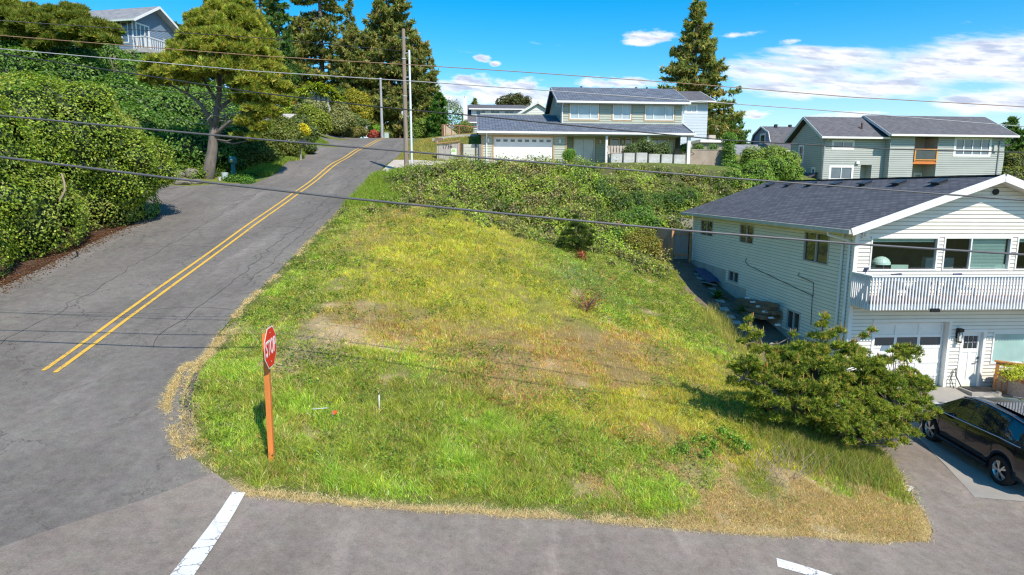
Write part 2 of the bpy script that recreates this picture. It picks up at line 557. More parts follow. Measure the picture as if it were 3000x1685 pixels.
_ry = [4, 8, 12, 15.55, 21, 29, 37.3, 43, 49, 60, 70, 76, 80, 92, 110]
_rz = [1.4, 1.9, 2.33, 2.86, 3.83, 5.28, 6.77, 7.92, 9.08, 10.73, 12.15, 12.80, 12.95, 12.9, 12.6]
CP = []
for _y, _z in zip(_ry, _rz):
    cx = float(road_cx(_y))
    for dx in (-4.9, -2, 0.6, 2.9):
        if _y < 10 and dx > 1:
            continue
        CP.append((cx + dx, _y, _z))
_sx = [-5.5, -2.5, 0, 3, 5, 8, 11, 16, 24]; _sz = [1.85, 1.46, 1.1, .70, .45, .12, .03, -.1, -.7]
for _x, _z in zip(_sx, _sz):
    for _y in (4, 7.5, 10.6):
        CP.append((_x, _y, _z - (.0 if _y > 5 else .05)))
CP += [(8.7, 12.2, .09), (9.1, 13.2, .08), (11.5, 14.4, .07), (15.6, 21.4, .2), (12, 20.6, .18), (20, 21, .1), (20, 14, -.15), (14, 12, -.05), (9.6, 18, .35), (30, 22, -.6),
       (-4.5, 11.5, 1.92), (-6.6, 14.5, 2.85), (-7, 18.5, 3.5), (-7, 23, 4.25), (-7.3, 30, 5.5), (-7.5, 36, 6.75),
       (-2.2, 12.5, 1.75), (1.5, 12.8, 1.35), (5, 13, .85), (7.4, 13.5, .5),
       (-3.5, 16, 2.75), (0, 16, 2.15), (3.5, 16, 1.55), (7, 17, 1.0), (8.6, 17.5, .6),
       (-3.5, 22, 3.85), (0, 22, 3.1), (4, 22, 2.2), (7.3, 22, 1.35), (8.6, 22, .75),
       (-3, 29, 5.15), (1, 29, 4.2), (5, 29, 3.0), (8, 29, 2.15),
       (-3.5, 35, 6.3), (0, 35, 5.0), (4.5, 34.5, 3.95), (8, 34.5, 3.0),
       (9.4, 22, .55), (9.8, 26, 1.4), (10.1, 30.7, 1.95), (10.4, 36.5, 2.8), (9.6, 36.5, 2.85), (9.2, 26, 1.4), (9.4, 30.7, 2.0),
       (-6.6, 40.6, 8.0), (-3, 41, 7.9), (0, 42, 7.7), (4, 42, 7.2), (8, 41.5, 6.0), (10, 39.3, 3.3), (11.5, 39.5, 3.4),
       (-7.5, 47, 8.75), (-4, 48, 8.9), (0, 46.5, 8.75), (6, 46, 8.6), (12, 46.5, 8.3), (17, 47.5, 8.2),
       (-3, 52.5, 8.95), (4, 52, 8.95), (14, 53, 8.9), (18, 54, 8.95), (22, 50, 7.2),
       (-6.5, 55, 10.0), (-4, 58, 11.2), (-4.5, 65, 12.4), (0, 75, 13.0), (10, 82, 12.8), (20, 85, 12.0), (20, 66, 11.0), (14, 62, 10), (24, 60, 8.5),
       (13, 42, 4.6), (18, 42, 5.0), (18, 45, 6.3), (25, 46, 6.0), (29, 55, 6.8), (36, 61, 7.0), (46, 61, 6.7), (45, 40, 3.0), (30, 25, -.4), (40, 12, -1.5), (20, 30, 1.0), (20, 38, 3.2),
       (30, 90, 9), (60, 90, 7), (85, 60, 5), (85, 20, -2), (85, 110, 6), (30, 125, 10), (0, 125, 12),
       (-17.2, 22, 4.1), (-21, 20, 4.6), (-17.3, 29.5, 5.45), (-22, 28, 5.9), (-19.3, 36.5, 6.65), (-24, 35, 6.7), (-21, 39.6, 7.6), (-28, 35, 6.9), (-18.3, 41.5, 7.75),
       (-17.2, 46, 9.0), (-24, 44, 9.6), (-30, 51, 13.5), (-36, 58, 17.8), (-40, 64, 19.6), (-55, 60, 20), (-60, 85, 22), (-45, 95, 21), (-26, 60, 13.8), (-20.5, 52, 10.6),
       (-18.4, 56, 10.9), (-20, 66, 12.2), (-21, 74, 13.2), (-26, 84, 14.8), (-32, 98, 16), (-16, 102, 13.4), (-33, 20, 6.5), (-45, 12, 6), (-33, 0, 3), (-70, 30, 9), (-75, 55, 17),
       (-10, -15, -.5), (20, -15, -2.5), (60, -15, -4), (-60, -15, 2)]
_cp = np.array(CP, float)


def _phi(d2):
    return .5 * d2 * np.log(np.maximum(d2, 1e-9))


_n = len(_cp)
_A = np.zeros((_n + 3, _n + 3)); _d2 = ((_cp[:, None, :2] - _cp[None, :, :2]) ** 2).sum(-1) / 400.0
_A[:_n, :_n] = _phi(_d2) + np.eye(_n) * 4e-4
_A[:_n, _n] = 1; _A[:_n, _n + 1:] = _cp[:, :2] / 20; _A[_n:, :_n] = _A[:_n, _n:].T
_wt = np.linalg.solve(_A, np.concatenate([_cp[:, 2], [0, 0, 0]]))


def H(x, y):
    """height of the ground"""
    x = np.clip(np.asarray(x, float), -80, 90); y = np.clip(np.asarray(y, float), -18, 128)
    sh = x.shape; x = np.atleast_1d(x).ravel(); y = np.atleast_1d(y).ravel(); r = np.empty(len(x))
    for i in range(0, len(x), 40000):
        X = x[i:i + 40000, None]; Y = y[i:i + 40000, None]
        d2 = ((X - _cp[None, :, 0]) ** 2 + (Y - _cp[None, :, 1]) ** 2) / 400
        r[i:i + 40000] = _phi(d2) @ _wt[:_n] + _wt[_n] + (X[:, 0] * _wt[_n + 1] + Y[:, 0] * _wt[_n + 2]) / 20
    return r.reshape(sh) if sh else float(r[0])


def ground_at(u, v, y0=7.0, y1=120.0):
    """where a sight line meets the ground"""
    d = ray(u, v); ys = np.arange(y0, y1, .1)
    P = CAM[None] + d[None] * (ys / d[1])[:, None]
    below = P[:, 2] < H(P[:, 0], P[:, 1])
    k = int(np.argmax(below)) if below.any() else len(ys) - 1
    return Vector((float(P[k, 0]), float(P[k, 1]), float(P[k, 2])))

# ------------------------------------------------------------------ ground, roads, markings
def ground_material():
    m = bpy.data.materials.new('soil_and_turf'); m.use_nodes = True; t = NT(m.node_tree)
    o = t.node('ShaderNodeOutputMaterial'); b = t.node('ShaderNodeBsdfPrincipled'); t.l.new(b.outputs[0], o.inputs[0])
    a = t.node('ShaderNodeAttribute', attribute_name='Col'); tc = t.node('ShaderNodeTexCoord')
    n1 = t.noise(tc.outputs['Object'], 2.2, 8, .68); n2 = t.noise(tc.outputs['Object'], 34, 4, .8)
    f = t.maprange(t.math('MULTIPLY_ADD', n1, .6, t.math('MULTIPLY', n2, .6)), .38, .82, .42, 1.5, False)
    cc = t.node('ShaderNodeCombineXYZ')
    for k in range(3):
        t.l.new(f, cc.inputs[k])
    gr = t.math('MULTIPLY', t.maprange(t.noise(tc.outputs['Object'], .9, 5, .7), .58, .72), .4)
    t.l.new(t.mix(1.0, t.mix(gr, a.outputs['Color'], (.25, .215, .175)), cc.outputs[0], 'MULTIPLY'), b.inputs['Base Color'])
    b.inputs['Roughness'].default_value = .95; b.inputs['Specular IOR Level'].default_value = .1
    bn = t.node('ShaderNodeBump'); bn.inputs['Strength'].default_value = .7; bn.inputs['Distance'].default_value = .06
    t.l.new(n2, bn.inputs['Height']); t.l.new(bn.outputs[0], b.inputs['Normal'])
    return m


def zone(x, y):
    """which plants colour the ground: weights green, yellow-green, tan, brown at (x,y) in metres on the lot"""
    x = np.asarray(x, float); y = np.asarray(y, float)
    w = fbm(x * .35, y * .35, 0, 3) - .5; w2 = fbm(x * 1.1, y * 1.1, 0, 9) - .5

    def g(cx, cy, rx, ry, k=1.0):
        return k * np.exp(-(((x - cx + 2.2 * w) / rx) ** 2 + ((y - cy + 3 * w2) / ry) ** 2))
    yel = g(-3.2, 24, 2.6, 5.5, 1.1) + g(.2, 24.5, 2.8, 4.5, 1.0) + g(-1.0, 31, 2.5, 3.5, .9) + g(5.2, 15.2, 2.6, 1.5, 1.0) + g(2.4, 15.2, 2.0, 1.0, .8) + g(-5.4, 28, 1.6, 4, .5) + g(6.3, 19, 2.2, 2.5, .8) + g(-1.5, 20, 2, 2, .8)
    brn = g(-1.2, 19.0, 2.6, 1.6, 1.0) + g(1.4, 17.5, 3.2, 1.7, 1.15) + g(-4.2, 18.3, 1.3, 1.0, 1.0) + g(-5.5, 30, 2.0, 3.5, .8) + g(4.5, 20, 2.5, 1.6, .7) + g(4.0, 28.5, 1.8, 2.2, .6) + g(3.7, 14.3, 1.8, .9, .9) + g(0.5, 15.3, 1.4, .9, .7) + g(-6.3, 27, 1.2, 3.5, .5) + g(2.5, 20.5, 2.0, 1.4, .6)
    tan = g(6.6, 12.2, 2.6, .6, 1.4) + g(3.4, 11.6, 2.2, .38, 1.0) + g(-4.6, 17.6, 1.1, .9, 1.1) + g(1.0, 16.0, 1.0, .45, .7) + g(8.2, 12.4, 1.0, .8, 1.2) + g(-5.3, 15.0, .55, .7, 1.1) + g(-2.6, 12.7, .5, .22, .9) + g(-5.6, 14.6, .45, .8, 1.2) + g(-4.3, 16.6, .7, .5, .9) + 1.5 * np.clip(fbm(x * 1.7, y * 1.7, 0, 77) - .66, 0, 1) * 6
    grn = .30 + 1.5 * w2 + g(-4.5, 13, 2.8, 2.0, .6) + g(1, 12.5, 3, 1.2, .4) + g(8, 24, 1.3, 7, .9) + g(2.5, 27, 2.0, 3, .7) + g(-7.2, 24, 1.2, 12, .7) + g(6, 30, 3, 3, .5)
    return np.maximum(grn, .04), np.maximum(yel * (1 + w2), 0), np.maximum(tan, 0), np.maximum(brn * (1 + 1.2 * w2), 0)


def blend_zone(x, y, cols):
    ws = zone(x, y); tot = sum(q ** 2.2 for q in ws)
    return sum((q ** 2.2 / tot)[:, None] * np.asarray(c)[None] for q, c in zip(ws, cols))


def build_ground():
    xs = np.unique(np.concatenate([np.arange(-34, 34.1, .5), np.arange(-90, 100.1, 4), [-6000, -2500, -1000, -500, -250, -150, 150, 250, 500, 1000, 2500, 6000]]))
    ys = np.unique(np.concatenate([np.arange(2, 60.1, .5), np.arange(60, 132, 3), np.arange(-30, 2, 4), [-3000, -600, -100, 180, 260, 500, 1000, 2500, 8000]]))
    X, Y = np.meshgrid(xs, ys); Z = H(X, Y)
    far = np.clip((np.hypot(X, Y - 50) - 150) / 400, 0, 1); Z = Z * (1 - far) - 1.0 * far
    near = (np.abs(X) < 40) & (Y < 62) & (Y > 0)
    inside = np.clip(np.minimum(np.minimum(X + 7.2 - .0 * Y, Y - 12.3), 8.2 - X), 0, 1)
    Z = Z + np.where(near, (fbm(X * .8, Y * .8, 0, 5) - .5) * .14 * inside, 0) - .012
    V = np.stack([X, Y, Z], -1).reshape(-1, 3); nx = len(xs); ny = len(ys)
    i = np.arange((ny - 1) * (nx - 1)); r = i // (nx - 1); c = i % (nx - 1); q = r * nx + c
    Fq = np.stack([q, q + 1, q + nx + 1, q + nx], 1)
    fx, fy = V[:, 0], V[:, 1]
    C = blend_zone(fx, fy, [(.14, .16, .04), (.25, .235, .055), (.52, .385, .215), (.31, .21, .10)])
    off = (np.abs(fx) > 13) | (fy > 39) | (fy < 9)
    n = fbm(fx * .2, fy * .2, 0, 2)
    bank = (fy > 35) & (fy < 48) & (fx > -7) & (fx < 17)
    C[off] = (np.stack([.11 + .10 * n, .15 + .07 * n, .035 + .02 * n], 1))[off]
    C[bank] = (.12, .12, .05)
    yard = (fx > 8.3 + .4 * np.sin(fy)) & (fx < 12) & (fy > 22.5) & (fy < 39)
    C[yard] = (.22, .165, .12)
    bed = (fx < -15.6) & (fx > -20) & (fy < 33) & (fy > 4)
    C[bed] = (.10, .06, .045)
    o = np_mesh('ground', V, Fq, ground_material(), col=C, smooth=True)
    return struct(o)


build_ground()


def drape(name, poly, step, off, mt, lift=None):
    bm = bmesh.new()
    vs = [bm.verts.new((p[0], p[1], 0)) for p in poly]
    bm.faces.new(vs); bmesh.ops.triangulate(bm, faces=bm.faces[:])
    for ax in (0, 1):
        lo = min(p[ax] for p in poly); hi = max(p[ax] for p in poly)
        k = lo + step
        while k < hi:
            co = [0, 0, 0]; no = [0, 0, 0]; co[ax] = k; no[ax] = 1
            bmesh.ops.bisect_plane(bm, geom=bm.verts[:] + bm.edges[:] + bm.faces[:], plane_co=co, plane_no=no, dist=1e-5)
            k += step
    bm.verts.ensure_lookup_table()
    P = np.array([v.co[:] for v in bm.verts]); Z = H(P[:, 0], P[:, 1]) + off
    for v, z in zip(bm.verts, Z):
        v.co.z = z
    bmesh.ops.recalc_face_normals(bm, faces=bm.faces[:])
    for f in bm.faces:
        f.normal_update()
        if f.normal.z < 0:
            f.normal_flip()
        f.smooth = True
    me = bpy.data.meshes.new(name); bm.to_mesh(me); bm.free(); me.materials.append(mt)
    o = bpy.data.objects.new(name, me); COL.objects.link(o)
    return struct(o)


def asphalt_mat(name, c1, c2, crack=.7):
    m = bpy.data.materials.new(name); m.use_nodes = True; t = NT(m.node_tree)
    o = t.node('ShaderNodeOutputMaterial'); b = t.node('ShaderNodeBsdfPrincipled'); t.l.new(b.outputs[0], o.inputs[0])
    tc = t.node('ShaderNodeTexCoord'); v = tc.outputs['Object']
    big = t.noise(v, .22, 6, .62, dist=.6)
    mp = t.node('ShaderNodeMapping'); mp.inputs['Scale'].default_value = (1.0, .16, .16); t.l.new(v, mp.inputs[0])
    lane = t.noise(mp.outputs[0], .75, 6, .62)
    fine = t.noise(v, 42, 5, .85); mid = t.noise(v, 4.5, 8, .75); hue = t.noise(v, 2.2, 6, .7, out=1)
    base = t.mix(t.maprange(big, .3, .7), c1, c2)
    base = t.mix(t.math('MULTIPLY', t.maprange(lane, .52, .72), .55), base, tuple(q * 1.45 for q in c2))
    base = t.mix(t.math('MULTIPLY', t.maprange(lane, .48, .30), .35), base, tuple(q * .62 for q in c1))
    f = t.maprange(t.math('MULTIPLY_ADD', fine, .75, t.math('MULTIPLY', mid, .5)), .38, .88, .45, 1.55, False)
    cc = t.node('ShaderNodeCombineXYZ')
    for k in range(3):
        t.l.new(f, cc.inputs[k])
    base = t.mix(1.0, base, cc.outputs[0], 'MULTIPLY')
    base = t.mix(.09, base, t.mix(1.0, base, t.mix(1.0, hue, (1.9, 1.9, 1.9), 'MULTIPLY'), 'MULTIPLY'))
    oil = t.math('MULTIPLY', t.maprange(t.noise(v, 1.6, 3, .5), .70, .78), .5)
    base = t.mix(oil, base, (.05, .047, .045))
    # cracks: edges of two warped cell patterns
    wv = t.vmath('ADD', v, t.vmath('SCALE', t.noise(v, .9, 5, .7, out=1), None, scale=1.3))
    vo = t.node('ShaderNodeTexVoronoi', feature='DISTANCE_TO_EDGE'); t.l.new(wv, vo.inputs['Vector']); vo.inputs['Scale'].default_value = .42
    ck = t.maprange(vo.outputs['Distance'], .0, .012, 1.0, 0.0)
    ck = t.math('MULTIPLY', ck, t.maprange(t.noise(v, .35, 3, .5), .42, .6))
    vo2 = t.node('ShaderNodeTexVoronoi', feature='DISTANCE_TO_EDGE'); t.l.new(wv, vo2.inputs['Vector']); vo2.inputs['Scale'].default_value = 3.0
    ck2 = t.math('MULTIPLY', t.maprange(vo2.outputs['Distance'], .0, .035, 1.0, 0.0), t.maprange(t.noise(v, .28, 3, .5), .53, .62))
    c = t.math('MULTIPLY', t.math('MAXIMUM', ck, t.math('MULTIPLY', ck2, .7)), crack, clamp=True)
    t.l.new(t.mix(c, base, (.03, .028, .026)), b.inputs['Base Color'])
    b.inputs['Roughness'].default_value = .9; b.inputs['Specular IOR Level'].default_value = .2
    bn = t.node('ShaderNodeBump'); bn.inputs['Strength'].default_value = .45; bn.inputs['Distance'].default_value = .012
    t.l.new(t.math('SUBTRACT', fine, c), bn.inputs['Height']); t.l.new(bn.outputs[0], b.inputs['Normal'])
    return m


ASPH = asphalt_mat('old_asphalt', (.152, .136, .121), (.200, .180, .160), .62)
ASPH2 = asphalt_mat('newer_asphalt', (.215, .180, .152), (.265, .224, .190), .15)

ROAD = [(-5.9, 11.3), (-6.4, 12.1), (-6.9, 12.9), (-7.5, 14.6), (-7.85, 17), (-8.15, 19.4), (-8.25, 24.1), (-8.55, 29), (-8.75, 33.4), (-8.95, 38), (-9.05, 43.75), (-9.15, 51.6), (-9.9, 60.9), (-10.9, 70),
        (-11.0, 77), (-9, 83), (-4, 88), (4, 92), (4, 97), (-8, 95), (-14, 90), (-16.8, 84), (-17.8, 78), (-18.4, 74), (-21, 72.4), (-27, 72), (-27, 65.5), (-21.5, 64.8), (-17.7, 63), (-16.8, 56), (-16.1, 49.75), (-15.7, 43.5), (-15.9, 40.3),
        (-17.6, 39.5), (-19.0, 38.4), (-22, 38.0), (-30, 37.6), (-30, 33.5), (-23, 33), (-19.2, 32.8), (-17.2, 30.4), (-16.8, 24.5), (-16.5, 19.9), (-16.6, 14), (-18, 9.5), (-13, 8.3), (-7.4, 8.3), (-6.4, 9.6), (-5.35, 10.95)]
drape('road', ROAD, 1.0, .010, ASPH)
CROSS = [(-5.35, 10.95), (-4.57, 10.43), (-3.36, 10.49), (-2, 10.67), (.84, 11.0), (3.08, 11.15), (6.23, 11.46), (7.5, 11.62), (8.3, 11.85), (8.7, 12.3), (8.95, 13.0), (9.35, 14.4), (9.8, 16.5), (10.05, 18.5), (10.4, 20.4), (11.6, 21.3),
         (21, 21.95), (30, 14), (32, 2), (0, 2), (-18, 3), (-18, 9.5), (-13, 8.3), (-7.4, 8.3), (-6.4, 9.6)]
drape('cross_street', CROSS, 1.0, .010, ASPH2)
DRIVE = [(10.65, 13.85), (11.25, 16.3), (11.75, 18.2), (12.1, 20.3), (11.75, 21.46), (18.5, 21.93), (17.5, 13.4), (12.5, 13.6)]
drape('concrete_driveway', DRIVE, 1.0, .022, mat('drive_concrete', (.36, .33, .29), .9, .3, .9, .35, 45, col2=(.27, .25, .225)))
drape('upper_driveway', [(-8.75, 42.6), (-9.0, 49.6), (-5.3, 52.1), (-1.5, 53.0), (4.2, 53.3), (4.2, 49), (-1, 47.2), (-4, 45.6)], 1.0, .05, mat('pale_concrete', (.50, .43, .35), .9, .2, 1.2, .25, 40))


def strip(name, pts, w, off, mt, dash=None):
    """painted line along pts"""
    pts = np.asarray(pts, float); seg = np.linalg.norm(np.diff(pts, axis=0), axis=1); L = np.concatenate([[0], np.cumsum(seg)])
    s = np.arange(0, L[-1], .4); P = np.stack([np.interp(s, L, pts[:, k]) for k in (0, 1)], 1)
    T = unit(np.gradient(P, axis=0)); N = np.stack([-T[:, 1], T[:, 0]], 1)
    A = P + N * w / 2; B = P - N * w / 2
    V = np.concatenate([np.c_[A, H(A[:, 0], A[:, 1]) + off], np.c_[B, H(B[:, 0], B[:, 1]) + off]]); n = len(P)
    Fq = [(i, n + i, n + i + 1, i + 1) for i in range(n - 1)]
    return struct(np_mesh(name, V, Fq, mt))


def paint_mat(name, col, wear, sc, under=(.13, .12, .115)):
    m = bpy.data.materials.new(name); m.use_nodes = True; t = NT(m.node_tree)
    o = t.node('ShaderNodeOutputMaterial'); b = t.node('ShaderNodeBsdfPrincipled'); t.l.new(b.outputs[0], o.inputs[0])
    tc = t.node('ShaderNodeTexCoord'); v = tc.outputs['Object']
    n = t.noise(v, 9, 7, .75)
    wv = t.vmath('ADD', v, t.vmath('SCALE', t.noise(v, 3, 4, .7, out=1), None, scale=.35))
    vo = t.node('ShaderNodeTexVoronoi', feature='DISTANCE_TO_EDGE'); t.l.new(wv, vo.inputs['Vector']); vo.inputs['Scale'].default_value = sc
    ck = t.maprange(vo.outputs['Distance'], .008, .04, 1.0, 0.0)
    ck = t.math('MULTIPLY', ck, t.maprange(t.noise(v, 1.1, 2, .5), .35, .55))
    w = t.math('MAXIMUM', t.math('MULTIPLY', ck, wear), t.math('MULTIPLY', t.maprange(n, .60, .70), wear * .8))
    c2 = t.mix(t.noise(v, 2.0, 5, .7), tuple(q * .85 for q in col), col)
    t.l.new(t.mix(w, c2, under), b.inputs['Base Color']); b.inputs['Roughness'].default_value = .75
    return m


YEL = paint_mat('yellow_paint', (.72, .43, .06), .62, 2.6)
RWHITE = paint_mat('road_white', (.74, .73, .70), .85, 2.6)
yy = np.array([14.6, 18, 21, 29, 37, 43, 49, 54, 60, 66, 72, 77, 80, 83, 86])
cxl = np.array([-10.83, -11.12, -11.32, -11.85, -12.34, -12.6, -12.88, -13.2, -13.63, -14.05, -14.4, -14.45, -14.0, -12.6, -10])
strip('centre_line', np.c_[cxl - .17, yy], .115, .024, YEL)
strip('centre_line', np.c_[cxl + .17, yy - .1], .115, .024, YEL)
drape('stop_line', [(-4.82, 10.44), (-4.6, 10.46), (-4.36, 8.2), (-4.2, 6.9), (-4.52, 6.9), (-4.66, 8.2)], .5, .03, RWHITE)
_arc = [(4.72, 10.50), (4.95, 10.42), (5.2, 10.36), (5.6, 10.18), (6.1, 9.9), (6.6, 9.4), (6.9, 8.8), (7.0, 8.0)]
strip('lane_marking', _arc, .26, .03, RWHITE)
def crack(pts, w):
    r = random.Random(int(pts[0][1] * 100)); P = []
    for (x0, y0), (x1, y1) in zip(pts, pts[1:]):
        n = max(2, int(math.hypot(x1 - x0, y1 - y0) / .45))
        for k in range(n):
            f = k / n; P.append((x0 + (x1 - x0) * f + r.gauss(0, .09), y0 + (y1 - y0) * f + r.gauss(0, .09)))
    strip('road_crack', P, w * .6, .022, mat('crack_tar', (.075, .07, .066), .9, .3, 8))


for pts, w in (([(-9.3, 16), (-9.5, 24), (-9.9, 33), (-10.1, 43)], .03), ([(-8.8, 21), (-9.0, 27), (-9.2, 36)], .025), ([(-13.2, 15.5), (-13.6, 22), (-14.2, 31), (-14.6, 40)], .022),
               ([(-8.1, 18.6), (-9.6, 18.9), (-11.4, 18.5)], .02), ([(-11.6, 25.4), (-13.4, 25.9), (-15.4, 25.6)], .02), ([(-8.5, 28.6), (-10.2, 29), (-11.8, 28.7)], .022), ([(-12.6, 33.4), (-15, 33.9), (-18, 33.5)], .022), ([(-10.0, 43), (-10.3, 52), (-11.2, 62)], .035)):
    crack(pts, w)
# pale worn tyre scrubs need no geometry; a ring of newer patching where the corner has been overrun
drape('gutter_patch', [(-6.2, 11.75), (-6.62, 12.35), (-7.03, 13.3), (-7.3, 14.3), (-7.2, 14.3), (-6.88, 13.3), (-6.46, 12.4), (-6.05, 11.78)], .5, .02, mat('patch_asphalt', (.075, .07, .066), .9, .25, 6, .4, 60))


def hills():
    xs = np.linspace(-3000, 6000, 160)
    prof = lambda x: 90 + 120 * fbm(x * .0009 + 4, x * 0, 0, 3) + 60 * fbm(x * .004, x * 0, 0, 8)
    V = []; Fq = []
    rows = [(3600, 0.0), (3800, .45), (4100, .85), (4500, 1.0), (5200, .9), (6500, 0.0)]
    for y, k in rows:
        for x in xs:
            V.append((x, y + 150 * math.sin(x * .002), float(prof(x)) * k * (0.75 + .5 * float(fbm(x * .003, y * .003, 0, 6))) - 5))
    n = len(xs)
    for r in range(len(rows) - 1):
        for i in range(n - 1):
            Fq.append((r * n + i, r * n + i + 1, (r + 1) * n + i + 1, (r + 1) * n + i))
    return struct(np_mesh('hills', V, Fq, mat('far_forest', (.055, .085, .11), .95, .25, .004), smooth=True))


hills()

# ------------------------------------------------------------------ building helpers
class Wall:
    """wall frame: s along, d outwards, z up (thing-local)"""
    def __init__(s, org, a, n):
        s.o = Vector((org[0], org[1], 0)); s.a = Vector((a[0], a[1], 0)).normalized(); s.n = Vector((n[0], n[1], 0)).normalized()

    def p(s, u, d, z):
        q = s.o + s.a * u + s.n * d
        return (q.x, q.y, z)

    def box(s, mb, u0, u1, d0, d1, z0, z1):
        P = [s.p(u, d, z) for z in (z0, z1) for d in (d0, d1) for u in (u0, u1)]
        return mb.add(P, [(0, 2, 3, 1), (4, 5, 7, 6), (0, 1, 5, 4), (2, 6, 7, 3), (0, 4, 6, 2), (1, 3, 7, 5)])


def siding(mb, w, z0, z1, xl, xr, openings, lap=.13, t=.018):
    """lap siding skin with real steps; openings = (s0,s1,z0,z1)"""
    fl = xl if callable(xl) else (lambda z: xl); fr = xr if callable(xr) else (lambda z: xr)
    zs = {round(z0, 4), round(z1, 4)}
    k = z0
    while k < z1 - 1e-3:
        zs.add(round(k, 4)); k += lap
    for o in openings:
        for q in o[2:4]:
            if z0 < q < z1:
                zs.add(round(q, 4))
    zs = sorted(zs)
    for za, zb in zip(zs, zs[1:]):
        if zb - za < 1e-3:
            continue
        i = math.floor(((za + zb) / 2 - z0) / lap); zl = z0 + i * lap
        da = t * (1 - (za - zl) / lap); db = t * max(0, 1 - (zb - zl) / lap)
        zm = (za + zb) / 2
        ops = sorted([(o[0], o[1]) for o in openings if o[2] < zm < o[3]])
        cur_a, cur_b = fl(za), fl(zb); ends = []
        for o0, o1 in ops:
            if o0 > min(cur_a, cur_b):
                ends.append((cur_a, cur_b, o0, o0))
            cur_a = cur_b = max(o1, cur_a)
        if fr(za) > cur_a:
            ends.append((cur_a, cur_b, fr(za), max(fr(zb), cur_b)))
        for a0, b0, a1, b1 in ends:
            if a1 - a0 < 1e-3 and b1 - b0 < 1e-3:
                continue
            mb.quad(w.p(a0, da, za), w.p(a1, da, za), w.p(b1, db, zb), w.p(b0, db, zb))
            if abs(za - zl) < 1e-3:
                mb.quad(w.p(a0, 0, za), w.p(a1, 0, za), w.p(a1, da, za), w.p(a0, da, za))
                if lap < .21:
                    mb.cur = 1; k = lap * .13; q = k / max(zb - za, k); mb.quad(w.p(a0, da + .003, za - .002), w.p(a1, da + .003, za - .002), w.p(a1 + (b1 - a1) * q, da + .002, za + k), w.p(a0 + (b0 - a0) * q, da + .002, za + k)); mb.cur = 0  # darker strip at each lap foot: the lap's shadow line painted as colour


def window(parent, w, s0, s1, z0, z1, cols=1, rows=(), fw=.055, fmat=None, glass=None, trim=0, tmat=None, name='window', blind=None, label=None, out=.035, splits=None):
    """part window (frame) with sub-parts pane, trim, blind"""
    fmat = fmat or WHITE; glass = glass or GLASS
    m = MB()
    for a, b, c, d in ((s0, s0 + fw, z0, z1), (s1 - fw, s1, z0, z1), (s0 + fw, s1 - fw, z0, z0 + fw), (s0 + fw, s1 - fw, z1 - fw, z1)):
        w.box(m, a, b, -.09, out, c, d)
    sp = splits if splits is not None else [s0 + (s1 - s0) * k / cols for k in range(1, cols)]
    for q in sp:
        w.box(m, q - fw * .45, q + fw * .45, -.07, out - .008, z0 + fw, z1 - fw)
    for r in rows:
        zz = z0 + (z1 - z0) * r
        w.box(m, s0 + fw, s1 - fw, -.07, out - .012, zz - fw * .4, zz + fw * .4)
    o = m.build(name, fmat, parent, label=label)
    g = MB(); g.quad(w.p(s0 + fw * .8, -.03, z0 + fw * .8), w.p(s1 - fw * .8, -.03, z0 + fw * .8), w.p(s1 - fw * .8, -.03, z1 - fw * .8), w.p(s0 + fw * .8, -.03, z1 - fw * .8))
    g.build('pane', glass, o)
    if trim:
        tm = MB()
        for a, b, c, d in ((s0 - trim, s0, z0 - trim, z1 + trim), (s1, s1 + trim, z0 - trim, z1 + trim), (s0, s1, z0 - trim, z0), (s0, s1, z1, z1 + trim)):
            w.box(tm, a, b, -.02, .028, c, d)
        tm.build('trim', tmat or WHITE, o)
    if blind:
        bs0, bs1, bz0, bz1, bm_ = blind
        b = MB(); k = bz0
        while k < bz1:
            b.quad(w.p(bs0, -.12, k), w.p(bs1, -.12, k), w.p(bs1, -.095, min(k + .045, bz1)), w.p(bs0, -.095, min(k + .045, bz1))); k += .05
        b.build('blind', bm_, o)
    return o


def gable_roof(parent, x0, x1, xr, y0, y1, ze, zr, th, mt, name='roof', label=None):
    """ridge along y at x=xr; eaves at x0 and x1"""
    m = MB()
    m.slab((x0, y1, ze), (x0, y0, ze), (xr, y0, zr), (xr, y1, zr), th)
    m.slab((x1, y0, ze), (x1, y1, ze), (xr, y1, zr), (xr, y0, zr), th)
    return m.build(name, mt, parent, label=label)


def roof_x(parent, y0, y1, yr, x0, x1, ze, zr, th, mt, name='roof', ze1=None, label=None):
    """ridge along x at y=yr; eaves at y0 (front) and y1"""
    m = MB(); ze1 = ze if ze1 is None else ze1
    m.slab((x0, y0, ze), (x1, y0, ze), (x1, yr, zr), (x0, yr, zr), th)
    m.slab((x1, y1, ze1), (x0, y1, ze1), (x0, yr, zr), (x1, yr, zr), th)
    return m.build(name, mt, parent, label=label)


SHINGLE_W = shingle_mat('charcoal_shingle', (.088, .090, .104), (.135, .137, .153), (.042, .043, .05), .42, .16, .7, .018)
SHINGLE_S = shingle_mat('blue_grey_shingle', (.11, .13, .165), (.18, .205, .25), (.045, .055, .075), .52, .27, .8, .03)
SHINGLE_G = shingle_mat('grey_shingle', (.105, .10, .11), (.15, .145, .155), (.075, .072, .08), .3, .14, .4, .008)
SHINGLE_L = shingle_mat('pale_grey_shingle', (.20, .205, .22), (.29, .295, .31), (.14, .14, .15), .35, .16, .4, .008)


